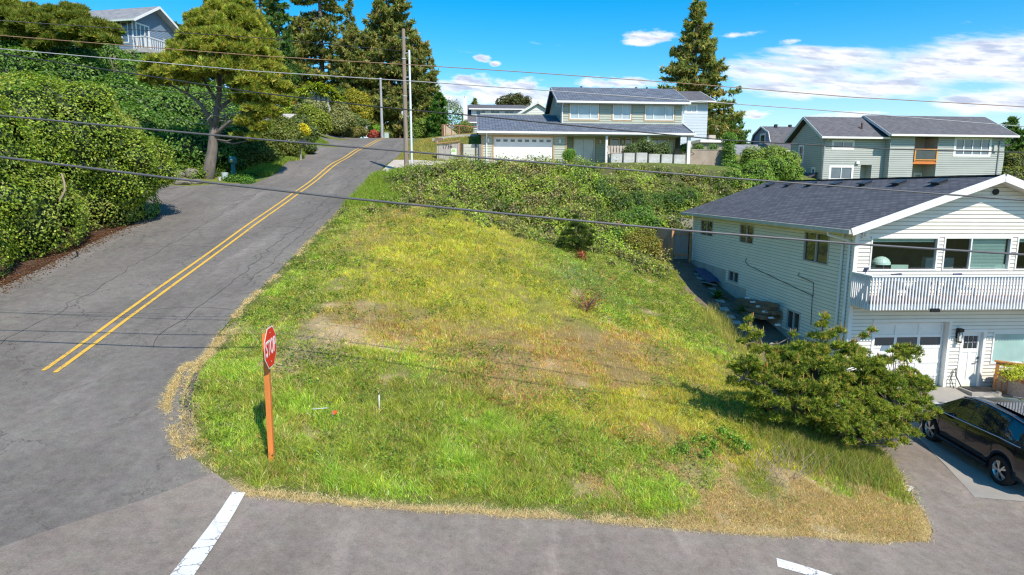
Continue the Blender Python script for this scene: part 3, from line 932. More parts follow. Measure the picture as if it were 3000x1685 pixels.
# ------------------------------------------------------------------ white two-storey house on the right
def white_house():
    T = thing('white_house', 'white sided two-storey house with balcony, single garage and charcoal gable roof at right edge', 'house', (11.5, 21.5, 0), .07)
    X1, L = 9.05, 15.55; XR = 4.55; sl = .352
    rz = lambda s: 5.93 + sl * min(s + .45, 2 * XR - s + .45) - .17    # underside of the roof
    fw_ = Wall((0, 0), (1, 0), (0, -1)); sw = Wall((0, 0), (0, 1), (-1, 0)); bw = Wall((0, L), (1, 0), (0, 1)); rw = Wall((X1, 0), (0, 1), (1, 0))
    ups = [(.54, 2.92, 4.36, 5.50), (3.12, 5.54, 4.36, 5.50), (5.74, 8.15, 4.36, 5.50)]
    gar = (.97, 3.62, .0, 2.58); door = (4.12, 5.0, .0, 2.27); low = (5.28, 8.0, 1.06, 2.18)
    m = MB()
    zt = rz(0)
    xl = lambda z: 0 if z <= zt else min(XR, (z - zt) / sl); xr = lambda z: X1 if z <= zt else max(XR, X1 - (z - zt) / sl)
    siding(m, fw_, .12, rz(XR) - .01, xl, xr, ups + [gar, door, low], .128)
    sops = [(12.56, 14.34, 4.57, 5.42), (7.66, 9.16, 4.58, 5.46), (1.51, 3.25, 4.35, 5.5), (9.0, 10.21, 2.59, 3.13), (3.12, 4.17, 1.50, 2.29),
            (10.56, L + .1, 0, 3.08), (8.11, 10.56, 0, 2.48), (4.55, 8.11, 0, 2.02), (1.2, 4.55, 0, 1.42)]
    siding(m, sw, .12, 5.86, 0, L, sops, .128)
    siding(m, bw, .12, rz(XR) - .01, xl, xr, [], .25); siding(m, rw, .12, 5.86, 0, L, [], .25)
    m.build('wall', OFFWHITE, T, mat2=mat('offwhite_lap_shade', (.40, .38, .32), .8, .2, 2))  # second slot: darker off-white for the painted lap shadow lines
    f = MB()
    for a, b, z in ((10.56, L - .02, 3.08), (8.11, 10.56, 2.48), (4.55, 8.11, 2.02), (1.2, 4.55, 1.42)):
        sw.box(f, a, b, -.2, .004, -.5, z + .02)
    f.build('foundation', mat('foundation_concrete', (.46, .42, .37), .9, .22, 1.5, .2, 30), T)
    # corner boards
    c = MB()
    for a, b in ((-.012, .11),):
        fw_.box(c, a, b, .0, .03, .1, 5.78)
    sw.box(c, -.028, .10, .0, .028, .1, 5.78); sw.box(c, L - .1, L, 0, .028, 3.0, 5.8)
    c.build('corner_board', WHITE, T)
    # roof
    zr = 5.93 + sl * 5.0
    r = gable_roof(T, -.47, 2 * XR + .47, XR, -.55, L + .6, 5.78, zr - .13, .14, SHINGLE_W)
    cap = MB(); cap.beam((XR, -.55, zr - .115), (XR, L + .6, zr - .115), .26, .02); cap.build('ridge_cap', SHINGLE_W, r)
    for k in range(7):
        y = 1.4 + k * 2.15
        v = MB(); x = XR - .75; z = 5.78 + (x + .47) * sl
        Mx = Matrix.Rotation(-math.atan(sl), 3, 'Y')
        v.obox((x, y, z + .06), (.34, .42, .10), Mx); v.obox((x - .05, y, z + .12), (.44, .50, .03), Mx)
        v.build('roof_vent', mat('vent_metal', (.045, .05, .06), .45), r)
    fa = MB()   # rake and eave boards, soffit
    for sgn in (0, 1):
        a = (-.5, -.57, 5.70) if not sgn else (2 * XR + .5, -.57, 5.70)
        fa.beam(a, (XR, -.57, zr - .21), .03, .24, (0, 0, 1))
    fa.beam((-.49, L + .58, 5.60), (XR, L + .58, zr - .32), .03, .12)
    fa.build('rake_board', WHITE, T)
    so = MB()
    so.quad((-.45, -.54, 5.62), (XR, -.54, zr - .30), (XR, .0, zr - .30), (-.45, .0, 5.62)); so.quad((2 * XR + .45, -.54, 5.62), (XR, -.54, zr - .30), (XR, 0, zr - .30), (2 * XR + .45, 0, 5.62))
    so.quad((-.47, -.5, 5.635), (0, -.5, 5.64), (0, L + .5, 5.64), (-.47, L + .5, 5.635))
    so.build('soffit', mat('soffit', (.66, .64, .58), .6, .1), T)
    g = MB(); g.box(-.60, -.48, -.56, L + .6, 5.63, 5.77); g.box(2 * XR + .48, 2 * XR + .6, -.5, L + .6, 5.63, 5.77); g.build('gutter', mat('gutter_aluminium', (.50, .49, .45), .5, .15, 3), T)
    d = MB()
    d.tube([(-.54, .75, 5.62), (-.54, .75, 5.52), (-.06, .22, 5.34), (-.06, .22, 5.2), (-.06, .22, .3)], .045, 6); d.tube([(-.06, .62, 5.6), (-.06, .62, .4)], .045, 6)
    d.build('downpipe', WHITE, T)
    # upper front windows: clear glass, a room behind
    mint = mat('mint_blind', (.64, .86, .76), .6, .04); 
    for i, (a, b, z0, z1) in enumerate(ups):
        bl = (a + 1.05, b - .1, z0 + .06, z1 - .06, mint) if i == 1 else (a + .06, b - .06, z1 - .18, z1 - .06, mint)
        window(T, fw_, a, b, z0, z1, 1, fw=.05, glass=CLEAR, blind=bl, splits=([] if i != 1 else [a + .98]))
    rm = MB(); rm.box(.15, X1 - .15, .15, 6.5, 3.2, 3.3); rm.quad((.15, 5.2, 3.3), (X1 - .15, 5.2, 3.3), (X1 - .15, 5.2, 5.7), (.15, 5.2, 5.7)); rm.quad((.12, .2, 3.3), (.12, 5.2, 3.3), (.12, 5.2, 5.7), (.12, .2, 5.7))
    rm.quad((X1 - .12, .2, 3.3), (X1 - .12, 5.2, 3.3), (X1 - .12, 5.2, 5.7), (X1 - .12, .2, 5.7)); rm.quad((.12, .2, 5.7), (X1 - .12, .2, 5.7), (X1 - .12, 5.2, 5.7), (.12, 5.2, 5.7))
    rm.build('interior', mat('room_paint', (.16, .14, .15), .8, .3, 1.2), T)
    # garage door
    gd = MB(); s0, s1, z0, z1 = .97, 3.62, .12, 2.58; D = -.2
    fw_.box(gd, s0, s1, D - .05, D, z0, z1)
    rowz = [.16, .64, 1.12, 1.66, 2.05, 2.5]; colx = [s0 + .05 + k * (s1 - s0 - .1) / 3 for k in range(4)]
    for k in range(3):
        for r_ in range(5):
            a, b = colx[k] + .05, colx[k + 1] - .05; za, zb = rowz[r_] + .05, rowz[r_ + 1] - .05
            for q in ((a - .05, a, za - .05, zb + .05), (b, b + .05, za - .05, zb + .05), (a, b, za - .05, za), (a, b, zb, zb + .05)):
                fw_.box(gd, q[0], q[1], D, D + .022, q[2], q[3])
    go = gd.build('garage_door', WHITE, T)
    for k in range(3):
        p = MB(); fw_.box(p, colx[k] + .052, colx[k + 1] - .052, D + .001, D + .008, rowz[3] + .052, rowz[4] - .052); p.build('pane', glass_mat('garage_glass', (.06, .075, .085), .08), go)
    jm = MB(); fw_.box(jm, s0 - .1, s0, -.22, .035, .1, z1 + .1); fw_.box(jm, s1, s1 + .1, -.22, .035, .1, z1 + .1); fw_.box(jm, s0, s1, -.22, .035, z1, z1 + .1); jm.build('door_surround', WHITE, T)
    # front door
    fd = MB(); a, b, z0, z1 = 4.2, 4.93, .22, 2.2
    fw_.box(fd, a, b, -.14, -.10, z0, z1)
    for q in ((a, a + .1, z0, z1), (b - .1, b, z0, z1), (a + .1, b - .1, z0, z0 + .22), (a + .1, b - .1, 1.46, 1.58), (a + .1, b - .1, 2.06, z1), (a + .32, a + .42, .44, 1.46)):
        fw_.box(fd, q[0], q[1], -.10, -.085, q[2], q[3])
    fo = fd.build('front_door', WHITE, T)
    for i in range(3):
        for j in range(2):
            p = MB(); fw_.box(p, a + .12 + i * .17, a + .27 + i * .17, -.10, -.092, 1.6 + j * .23, 1.81 + j * .23); p.build('pane', GLASS, fo)
    h = MB(); h.tube([fw_.p(b - .06, -.085, 1.12), fw_.p(b - .06, -.03, 1.12), fw_.p(b - .2, -.03, 1.12)], .016, 6); h.build('handle', BLACK, fo); h = MB(); h.tube([fw_.p(b - .06, -.085, 1.26), fw_.p(b - .06, -.05, 1.26)], .03, 8); h.build('deadbolt', BLACK, fo)
    js = MB(); fw_.box(js, 4.1, 4.2, -.15, .03, .12, 2.3); fw_.box(js, 4.93, 5.03, -.15, .03, .12, 2.3); fw_.box(js, 4.2, 4.93, -.15, .03, 2.2, 2.3); fw_.box(js, 4.1, 5.03, -.3, .25, .1, .2); js.build('door_surround', WHITE, T)
    window(T, fw_, *low, 1, fw=.05, glass=glass_mat('blind_behind_glass', (.34, .52, .48), .1), label='lower front window with pale green blind')
    # side windows
    side_g = glass_mat('side_glass', (.06, .055, .05), .03)
    for (a, b, z0, z1) in sops[:5]:
        window(T, sw, a, b, z0, z1, 2, fw=.05, glass=side_g, fmat=mat('window_aluminium', (.50, .48, .44), .5, .1))
    # wall lantern, vent, camera, cable
    l = MB(); fw_.box(l, 3.9, 4.02, 0, .04, 2.0, 2.3); fw_.box(l, 3.89, 4.03, .04, .22, 2.25, 2.36); fw_.box(l, 3.9, 4.02, .06, .18, 1.86, 1.9)
    for q in (3.905, 4.015):
        for d_ in (.07, .17):
            l.tube([fw_.p(q, d_, 1.9), fw_.p(q, d_, 2.25)], .008, 4)
    lo = l.build('wall_lantern', BLACK, T); gl = MB(); fw_.box(gl, 3.92, 4.0, .08, .16, 1.92, 2.2); gl.build('glass', mat('lantern_glass', (.6, .6, .56), .2), lo)
    v = MB(); v.lathe([(0, 0), (.1, 0), (.1, .06), (0, .09)], 14, Matrix.Translation(fw_.p(4.72, .02, 7.02)) @ Matrix.Rotation(math.pi / 2, 4, 'X')); v.build('gable_light', BLACK, T)
    v = MB(); fw_.box(v, .2, .45, .0, .05, 5.46, 5.7); v.lathe([(.0, 0), (.07, 0), (.07, .05), (0, .06)], 14, Matrix.Translation(fw_.p(.33, .05, 5.58)) @ Matrix.Rotation(math.pi / 2, 4, 'X')); v.build('dryer_vent', WHITE, T)
    cb = MB(); cb.tube([sw.p(8.2, .03, 3.92), sw.p(8.3, .05, 3.75), sw.p(8.0, .03, 3.6), sw.p(2.35, .03, 3.12), sw.p(2.3, .03, 2.0)], .012, 5); cb.tube([sw.p(3.4, .03, 3.85), sw.p(3.5, .04, 3.72), sw.p(2.35, .03, 3.62), sw.p(2.3, .03, 3.1)], .012, 5); cb.build('cable', BLACK, T)
    # balcony
    yd = -1.1; X0, Xe = .0, 9.0
    b = MB(); b.box(X0, Xe, yd + .05, -.02, 3.40, 3.52)
    bo = b.build('balcony', mat('red_deck_boards', (.34, .13, .085), .7, .25, 4, stretch=(1, 8, 1)), T)
    rj = MB(); rj.box(X0, Xe, yd + .05, yd + .1, 3.2, 3.397); rj.box(X0, X0 + .05, yd + .101, -.02, 3.2, 3.397); rj.build('rim_joist', WHITE, bo)
    us = MB(); us.box(X0 + .051, Xe, yd + .101, -.021, 3.21, 3.30); us.build('underside', mat('deck_underside', (.50, .46, .38), .8, .2), bo)
    rl = MB(); n = 84
    for k in range(n + 1):
        x = X0 + .02 + k * (Xe - X0 - .04) / n
        rl.box(x - .022, x + .022, yd - .002, yd + .045, 3.22, 4.29)
    for k in range(9):
        y = yd + .12 + k * .11
        rl.box(X0 - .045, X0 - .002, y - .022, y + .022, 3.22, 4.29)
    rl.box(X0 - .04, Xe, yd + .046, yd + .09, 4.16, 4.28)
    rl.box(X0 - .06, Xe, yd - .03, yd + .12, 4.292, 4.335); rl.box(X0 - .06, X0 + .1, yd + .121, -.03, 4.292, 4.335); rl.box(X0 - .0, X0 + .04, yd + .1, -.03, 4.16, 4.28)
    rl.build('railing', mat('weathered_white', (.74, .75, .77), .6, .1, 5), bo)
    nt = MB(); nt.box(2.02, 2.32, yd - .08, yd - .004, 3.15, 3.26); nt.build('floodlight', BLACK, bo)
    sl_ = MB(); sl_.obox((.05, yd + .5, 4.46), (.14, .02, .16), Matrix.Rotation(.5, 3, 'X')); sl_.tube([(.05, yd + .5, 4.33), (.05, yd + .5, 4.45)], .012, 5); sl_.build('solar_light', mat('solar_panel', (.05, .07, .12), .2), bo)
    return T


WHITE_HOUSE = white_house()


def Lw(x, y, z):
    """local metres of the white house -> world"""
    ca, sa = math.cos(.07), math.sin(.07)
    return (11.5 + x * ca - y * sa, 21.5 + x * sa + y * ca, z)


def chair(x, y, z, rz, label, grp, mt):
    t = thing('deck_chair', label, 'chair', Lw(x, y, z), rz, grp); t.scale = (.85, .85, .76)
    m = MB(); m.box(-.25, .25, -.25, .25, .36, .42); m.build('seat', mt, t)
    m = MB(); m.prism([(-.25, .42), (.25, .42), (.22, 1.0), (-.22, 1.0)], lambda a, b, q: (a, .24 + q + (b - .42) * .2, b), 0, .05); m.build('backrest', mt, t)
    for sx in (-.22, .22):
        for sy in (-.22, .22):
            m = MB(); m.box(sx - .02, sx + .02, sy - .02, sy + .02, 0, .36); m.build('leg', mt, t)
    return t


_cg = mat('chair_grey', (.16, .15, .15), .6); _cn = mat('chair_navy', (.04, .055, .12), .6)
chair(1.05, -.55, 3.522, -.9, 'grey chair on the white balcony nearest the house corner', 'balcony chairs', _cg)
chair(1.62, -.45, 3.522, .5, 'dark navy chair on the balcony left of the round table', 'balcony chairs', _cn)
chair(3.65, -.5, 3.522, .3, 'dark navy chair on the balcony right of the round table', 'balcony chairs', _cn)
t = thing('patio_table', 'small round grey table between chairs on the white balcony', 'table', Lw(2.6, -.55, 3.522))
m = MB(); m.lathe([(0, .66), (.42, .66), (.42, .7), (0, .7)], 20); m.build('tabletop', _cg, t)
for k in range(3):
    a = k * 2.1
    m = MB(); m.tube([(.3 * math.cos(a), .3 * math.sin(a), 0), (.12 * math.cos(a), .12 * math.sin(a), .66)], .018, 6); m.build('leg', BLACK, t)
t = thing('floor_lamp', 'mint green domed lamp standing inside the upper left front window', 'lamp', Lw(1.32, .55, 3.3))
m = MB(); m.lathe([(.31, 1.22), (.30, 1.30), (.24, 1.40), (.14, 1.47), (0, 1.5)], 24); m.build('lamp_shade', mat('mint_shade', (.62, .80, .70), .4), t)
m = MB(); m.tube([(.12, .02, 0), (.14, .02, .9), (.12, .02, 1.2), (.0, .0, 1.32)], .02, 6); m.build('stem', GALV, t)
for sx, lb in ((.95, 'mint chair back in the upper left front window, under the domed lamp'), (2.15, 'mint chair back in the upper left front window, right of the domed lamp'), (6.0, 'mint chair back in the third upper front window at the photo edge')):
    t = thing('dining_chair', lb, 'chair', Lw(sx, .75, 3.3), 0, 'mint chairs inside the upper windows')
    m = MB(); m.box(-.3, .3, -.03, .03, .5, 1.17); m.build('backrest', mat('mint_fabric', (.45, .62, .52), .8), t)
    m = MB(); m.box(-.3, .3, .03, .5, .4, .5); m.build('seat', mat('mint_fabric', (.45, .62, .52), .8), t)
    for k in (-.27, .27):
        m = MB(); m.box(k - .02, k + .02, 0, .04, 0, .5); m.build('leg', BLACK, t)
t = thing('sofa', 'pale grey armchair inside the second upper front window', 'sofa', Lw(3.75, 1.0, 3.3))
m = MB(); m.box(-.5, .5, -.1, .12, .3, 1.4); m.build('backrest', mat('pale_fabric', (.4, .42, .4), .8), t)
m = MB(); m.box(-.5, .5, .12, .8, .1, .5); m.build('seat', mat('pale_fabric', (.4, .42, .4), .8), t)


# ------------------------------------------------------------------ sage green house above the bank
def sage_house():
    T = thing('sage_house', 'sage green two-storey house with white double garage door and tan trim above the bramble bank', 'house', (-2.4, 53, 0), .06)
    SAGE = mat('sage_siding', (.45, .47, .38), .6, .06, 1.0); SAGE2 = SAGE
    fw_ = Wall((0, 0), (1, 0), (0, -1)); pw = Wall((0, 1.6), (1, 0), (0, -1)); uw = Wall((0, 2.5), (1, 0), (0, -1))
    Gd = 8.85; m = MB(); gar = (.85, 5.67, 0, 11.2)
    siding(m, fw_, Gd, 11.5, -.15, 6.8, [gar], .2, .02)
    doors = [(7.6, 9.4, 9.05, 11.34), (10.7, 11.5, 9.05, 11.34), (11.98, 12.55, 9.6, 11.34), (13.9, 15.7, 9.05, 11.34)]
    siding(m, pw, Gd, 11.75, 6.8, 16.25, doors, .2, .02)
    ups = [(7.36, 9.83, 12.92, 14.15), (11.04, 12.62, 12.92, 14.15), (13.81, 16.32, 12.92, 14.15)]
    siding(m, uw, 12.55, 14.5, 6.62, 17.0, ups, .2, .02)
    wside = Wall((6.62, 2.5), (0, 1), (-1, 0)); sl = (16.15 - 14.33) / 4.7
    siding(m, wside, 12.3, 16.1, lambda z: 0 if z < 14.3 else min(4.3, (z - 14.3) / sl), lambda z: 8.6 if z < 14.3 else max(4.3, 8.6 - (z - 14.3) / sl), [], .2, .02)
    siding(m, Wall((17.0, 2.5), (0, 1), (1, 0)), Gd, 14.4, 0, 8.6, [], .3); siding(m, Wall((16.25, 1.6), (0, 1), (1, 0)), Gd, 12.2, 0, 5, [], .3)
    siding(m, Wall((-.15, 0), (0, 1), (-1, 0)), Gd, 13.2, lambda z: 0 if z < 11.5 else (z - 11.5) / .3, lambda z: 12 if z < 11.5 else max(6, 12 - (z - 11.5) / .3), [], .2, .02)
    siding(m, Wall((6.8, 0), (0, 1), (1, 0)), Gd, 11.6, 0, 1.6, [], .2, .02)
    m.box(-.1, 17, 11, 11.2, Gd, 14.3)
    m.build('wall', SAGE, T, mat2=mat('sage_lap_shade', (.22, .24, .20), .8, .1))  # darker sage slot paints the shade under the laps
    # roofs
    r = MB(); s1 = .3
    r.slab((-.46, -.6, 11.62), (17.2, -.6, 11.62), (17.2, 2.52, 11.62 + 3.12 * .32), (-.46, 2.52, 11.62 + 3.12 * .32), .12)
    r.slab((-.46, 2.52, 12.618), (6.62, 2.52, 12.618), (6.62, 6.0, 13.62), (-.46, 6.0, 13.62), .12)
    r.slab((6.62, 12.2, 11.8), (-.46, 12.2, 11.8), (-.46, 6.0, 13.62), (6.62, 6.0, 13.62), .12)
    r.build('roof', SHINGLE_S, T, label='lower shingle roof over the garage and porch')
    ur = roof_x(T, 1.95, 11.65, 6.8, 6.2, 17.5, 14.36, 16.2, .12, SHINGLE_S, label='upper shingle roof')
    for x in (9.1, 14.2, 15.2):
        v = MB(); v.tube([(x, 7.4, 15.9), (x, 7.4, 16.4)], .1, 8); v.build('roof_pipe', mat('rust_pipe', (.12, .07, .06), .6), ur)
    f = MB(); f.box(-.5, 17.25, -.76, -.615, 11.44, 11.6); f.box(6.15, 17.55, 1.8, 1.935, 14.2, 14.36); f.build('gutter', WHITE, T)
    rb = MB(); rb.beam((6.19, 1.93, 14.29), (6.19, 6.8, 16.12), .03, .2); rb.beam((6.19, 11.6, 14.29), (6.19, 6.8, 16.12), .03, .2); rb.beam((17.52, 1.93, 14.29), (17.52, 6.8, 16.12), .03, .2); rb.beam((17.22, -.6, 11.54), (17.22, 2.5, 12.53), .03, .18); rb.beam((-.48, -.6, 11.54), (-.48, 6.0, 13.53), .03, .18)
    rb.build('rake_board', mat('grey_white_trim', (.62, .62, .60), .6), T)
    so = MB(); so.box(-.4, 17.1, -.6, -.001, 11.36, 11.43); so.box(6.82, 16.2, 0.0, 1.58, 11.36, 11.43); so.box(6.3, 17.4, 1.95, 2.48, 14.16, 14.2); so.build('soffit', mat('sage_soffit', (.40, .42, .36), .7), T)
    # garage door
    g = MB(); D = -.1; fw_.box(g, .85, 5.67, D - .05, D, 8.9, 11.2)
    for k in range(1, 4):
        fw_.box(g, .85, 5.67, D, D + .006, 8.9 + k * .575 - .35, 8.9 + k * .575 + .2)
    for k in range(8):
        a = 1.0 + k * .585
        for q in ((a, a + .05, 10.78, 11.06), (a + .4, a + .45, 10.78, 11.06), (a + .05, a + .4, 10.78, 10.82), (a + .05, a + .4, 11.02, 11.06)):
            fw_.box(g, q[0], q[1], D, D + .02, q[2], q[3])
    go = g.build('garage_door', WHITE, T)
    for k in range(8):
        a = 1.0 + k * .585
        p = MB(); fw_.box(p, a + .05, a + .4, D, D + .01, 10.82, 11.02); p.build('pane', GLASS, go)
    tr = MB(); fw_.box(tr, .73, .85, -.12, .04, Gd, 11.33); fw_.box(tr, 5.67, 5.79, -.12, .04, Gd, 11.33); fw_.box(tr, .85, 5.67, -.12, .04, 11.2, 11.33); tr.build('door_trim', TAN, T)
    cbd = MB(); fw_.box(cbd, -.16, .0, 0, .035, Gd, 11.4); fw_.box(cbd, 6.66, 6.82, 0, .035, Gd, 11.4); pw.box(cbd, 16.12, 16.27, 0, .035, Gd, 11.42); cbd.build('corner_board', TAN, T)
    # doors and windows
    for (a, b, z0, z1), nm, cl, gl in ((doors[0], 'sliding_door', 2, GLASSP), (doors[1], 'glazed_door', 1, GLASSB), (doors[2], 'window', 1, GLASSB), (doors[3], 'sliding_door', 2, GLASSB)):
        window(T, pw, a, b, z0, z1, cl, fw=.08, glass=gl, trim=.1, tmat=TAN, name=nm)
    for (a, b, z0, z1), spl in zip(ups, ([7.36 + .72, 9.83 - .72], [11.83], [13.81 + .75, 16.32 - .75])):
        window(T, uw, a, b, z0, z1, fw=.075, glass=GLASSP, trim=.1, tmat=TAN, splits=spl)
    # posts, downpipes, lights
    for x, w_ in ((10.0, .09), (13.4, .09), (16.8, .13)):
        p = MB(); p.box(x - w_, x + w_, -.42, -.42 + 2 * w_, Gd - .1, 11.42); p.build('porch_post', WHITE, T)
    d = MB(); d.tube([(.28, -.68, 11.45), (.28, -.08, 11.2), (.28, -.08, Gd)], .05, 6); d.tube([(6.72, 1.86, 14.2), (6.72, 2.42, 14.0), (6.72, 2.42, 12.6)], .05, 6); d.tube([(17.1, 1.86, 14.2), (17.1, 2.42, 13.9), (17.1, 2.42, 12.7), (17.1, -.5, 11.7)], .05, 6); d.build('downpipe', WHITE, T)
    for x, z, w in ((.42, 10.95, fw_), (6.22, 10.95, fw_), (9.85, 11.05, pw), (11.75, 11.05, pw), (13.55, 11.05, pw)):
        l = MB(); w.box(l, x - .07, x + .07, 0, .14, z - .18, z + .1); l.build('wall_lamp', mat('lamp_white', (.75, .75, .7), .4), T)
    e = MB(); fw_.box(e, -.32, -.17, -.1, .1, 9.3, 10.6); e.build('meter_box', mat('meter_grey', (.2, .21, .23), .5), T)
    return T


sage_house()


# ------------------------------------------------------------------ grey house at right, further back
def grey_house():
    T = thing('grey_house', 'grey three-level house with two offset gable roofs and orange balcony behind the white house', 'house', (30.3, 62, 0), .07)
    SD = mat('grey_siding', (.42, .435, .405), .6, .05, .8); GD = 6.6
    f0 = Wall((0, 1.83), (1, 0), (0, -1))
    fA = Wall((0, 0), (1, 0), (0, -1))
    m = MB(); z1 = 11.95
    opsA = [(-.05, 1.92, 11.03, 11.69), (-.13, 2.04, 7.6, 9.33), (2.84, 3.94, 6.7, 9.52)]
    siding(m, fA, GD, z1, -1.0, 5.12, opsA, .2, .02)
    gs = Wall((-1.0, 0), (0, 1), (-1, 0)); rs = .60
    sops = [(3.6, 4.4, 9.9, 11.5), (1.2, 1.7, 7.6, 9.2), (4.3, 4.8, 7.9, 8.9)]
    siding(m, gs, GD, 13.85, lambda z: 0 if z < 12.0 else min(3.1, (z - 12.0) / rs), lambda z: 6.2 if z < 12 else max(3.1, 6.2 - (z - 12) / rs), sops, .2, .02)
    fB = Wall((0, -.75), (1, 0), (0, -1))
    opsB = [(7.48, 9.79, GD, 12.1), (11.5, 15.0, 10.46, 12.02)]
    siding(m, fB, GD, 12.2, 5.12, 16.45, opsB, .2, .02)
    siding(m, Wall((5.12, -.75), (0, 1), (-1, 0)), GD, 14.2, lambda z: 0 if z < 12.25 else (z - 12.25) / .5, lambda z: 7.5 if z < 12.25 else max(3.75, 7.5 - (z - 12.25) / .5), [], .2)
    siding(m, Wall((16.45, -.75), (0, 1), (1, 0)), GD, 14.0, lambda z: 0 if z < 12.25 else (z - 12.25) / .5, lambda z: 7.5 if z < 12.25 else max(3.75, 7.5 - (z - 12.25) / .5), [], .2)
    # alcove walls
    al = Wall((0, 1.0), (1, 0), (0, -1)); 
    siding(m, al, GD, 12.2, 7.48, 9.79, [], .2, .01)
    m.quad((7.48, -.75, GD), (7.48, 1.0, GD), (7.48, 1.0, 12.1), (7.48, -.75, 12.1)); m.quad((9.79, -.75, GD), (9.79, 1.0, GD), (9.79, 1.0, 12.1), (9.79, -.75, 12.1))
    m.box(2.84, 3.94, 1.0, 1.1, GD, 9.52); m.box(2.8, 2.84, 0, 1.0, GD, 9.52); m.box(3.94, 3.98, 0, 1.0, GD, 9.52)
    m.build('wall', SD, T, mat2=mat('grey_lap_shade', (.20, .215, .20), .8, .1))  # darker grey slot, shadow lines of the laps put in as colour
    r1 = roof_x(T, -.55, 6.75, 3.1, -1.5, 5.1, 12.08, 12.08 + 3.65 * rs, .12, SHINGLE_G, label='left lower gable roof')
    r2 = roof_x(T, -1.35, 7.35, 3.0, 4.6, 17.2, 12.3, 12.3 + 4.35 * .5, .12, SHINGLE_G, label='right higher gable roof')
    for x, y, z in ((2.2, 4.2, 13.9), (3.2, .9, 13.0)):
        v = MB(); v.tube([(x, y, z - .5), (x, y, z + .5)], .1, 8); v.build('roof_pipe', mat('rust_pipe', (.12, .07, .06), .6), r1)
    b = MB()
    b.box(-1.55, 5.55, -.68, -.56, 11.9, 12.08); b.box(4.65, 17.25, -1.48, -1.36, 12.12, 12.3)
    b.build('gutter', WHITE, T)
    rb = MB()
    for x, y0, z0, y1, z1_ in ((-1.52, -.55, 12.0, 3.1, 14.17), (-1.52, 6.75, 12.0, 3.1, 14.17), (4.58, -1.35, 12.2, 3.0, 14.37), (4.58, 7.35, 12.2, 3.0, 14.37), (17.22, -1.35, 12.2, 3.0, 14.37)):
        rb.beam((x, y0, z0), (x, y1, z1_), .04, .24)
    rb.build('rake_board', mat('grey_trim', (.60, .61, .60), .6), T)
    for (a, b_, z0, z1_), c in ((opsA[0], 2), (opsA[1], 2)):
        window(T, fA, a, b_, z0, z1_, c, rows=(() if z1_ > 10 else (.35,)), fw=.08, glass=GLASSB, trim=.12)
    window(T, fB, *opsB[1], 4, rows=(.33,), fw=.1, glass=GLASSB, trim=.12)
    for o in sops:
        window(T, gs, *o, 1, rows=(.5,), fw=.07, glass=GLASS, trim=.12)
    window(T, al, 7.65, 8.55, 9.95, 11.85, 1, fw=.08, glass=glass_mat('navy_glass', (.02, .025, .05)), trim=.08, name='balcony_door', out=.06)
    window(T, al, 7.55, 8.3, 8.4, 9.1, 1, fw=.07, glass=GLASS, trim=.08, out=.06); window(T, al, 9.0, 9.7, 7.9, 8.75, 1, fw=.07, glass=GLASS, trim=.08, out=.06)
    window(T, Wall((0, 1.0), (1, 0), (0, -1)), 2.9, 3.4, 7.0, 8.8, 1, fw=.07, glass=GLASS, out=.06)
    OR = mat('orange_cedar', (.66, .30, .07), .6, .18, 4)
    k = MB(); k.box(7.5, 9.77, -.78, 1.0, 9.62, 9.95); ko = k.build('balcony', mat('red_cedar', (.62, .20, .045), .6, .15, 4), T)
    k = MB(); k.box(7.5, 9.77, -.86, -.78, 10.86, 11.02); k.box(7.5, 9.77, -.86, -.78, 9.96, 10.05); k.box(7.5, 7.62, -.87, -.77, 9.9, 10.9); k.box(9.65, 9.77, -.87, -.77, 9.9, 10.9)
    k.build('railing', OR, ko)
    k = MB(); k.box(7.62, 9.65, -.825, -.815, 10.05, 10.86); k.build('mesh_panel', clear_glass('rail_glass'), ko)
    d = MB(); d.tube([(16.0, -1.4, 12.1), (15.9, -.82, 11.8), (15.9, -.82, GD)], .06, 6); d.tube([(-.8, -.62, 11.9), (-.9, -.06, 11.6), (-.9, -.06, GD)], .06, 6); d.build('downpipe', mat('grey_pipe', (.33, .35, .34), .5), T)
    l = MB(); fA.box(l, 2.3, 2.6, 0, .2, 9.6, 9.85); l.build('wall_lamp', WHITE, T)
    l = MB(); fB.box(l, 15.3, 15.6, 0, .15, 10.8, 11.4); l.build('meter_box', SD, T)
    cp = MB(); cp.slab((-1.8, .6, 8.35), (-1.8, 3.6, 8.35), (-1.0, 3.6, 8.8), (-1.0, .6, 8.8), .1); cp.box(-1.85, -1.78, .55, 3.65, 8.2, 8.36); cp.build('entry_canopy', SHINGLE_G, T)
    w = MB(); w.box(16.45, 17.6, .5, 7, GD, 11.6); w.build('rear_wing', SD, T); w = MB(); w.slab((16.4, 0, 11.6), (17.8, 0, 11.6), (17.8, 7, 11.8), (16.4, 7, 11.8), .1); w.build('wing_roof', SHINGLE_G, T)
    return T


grey_house()


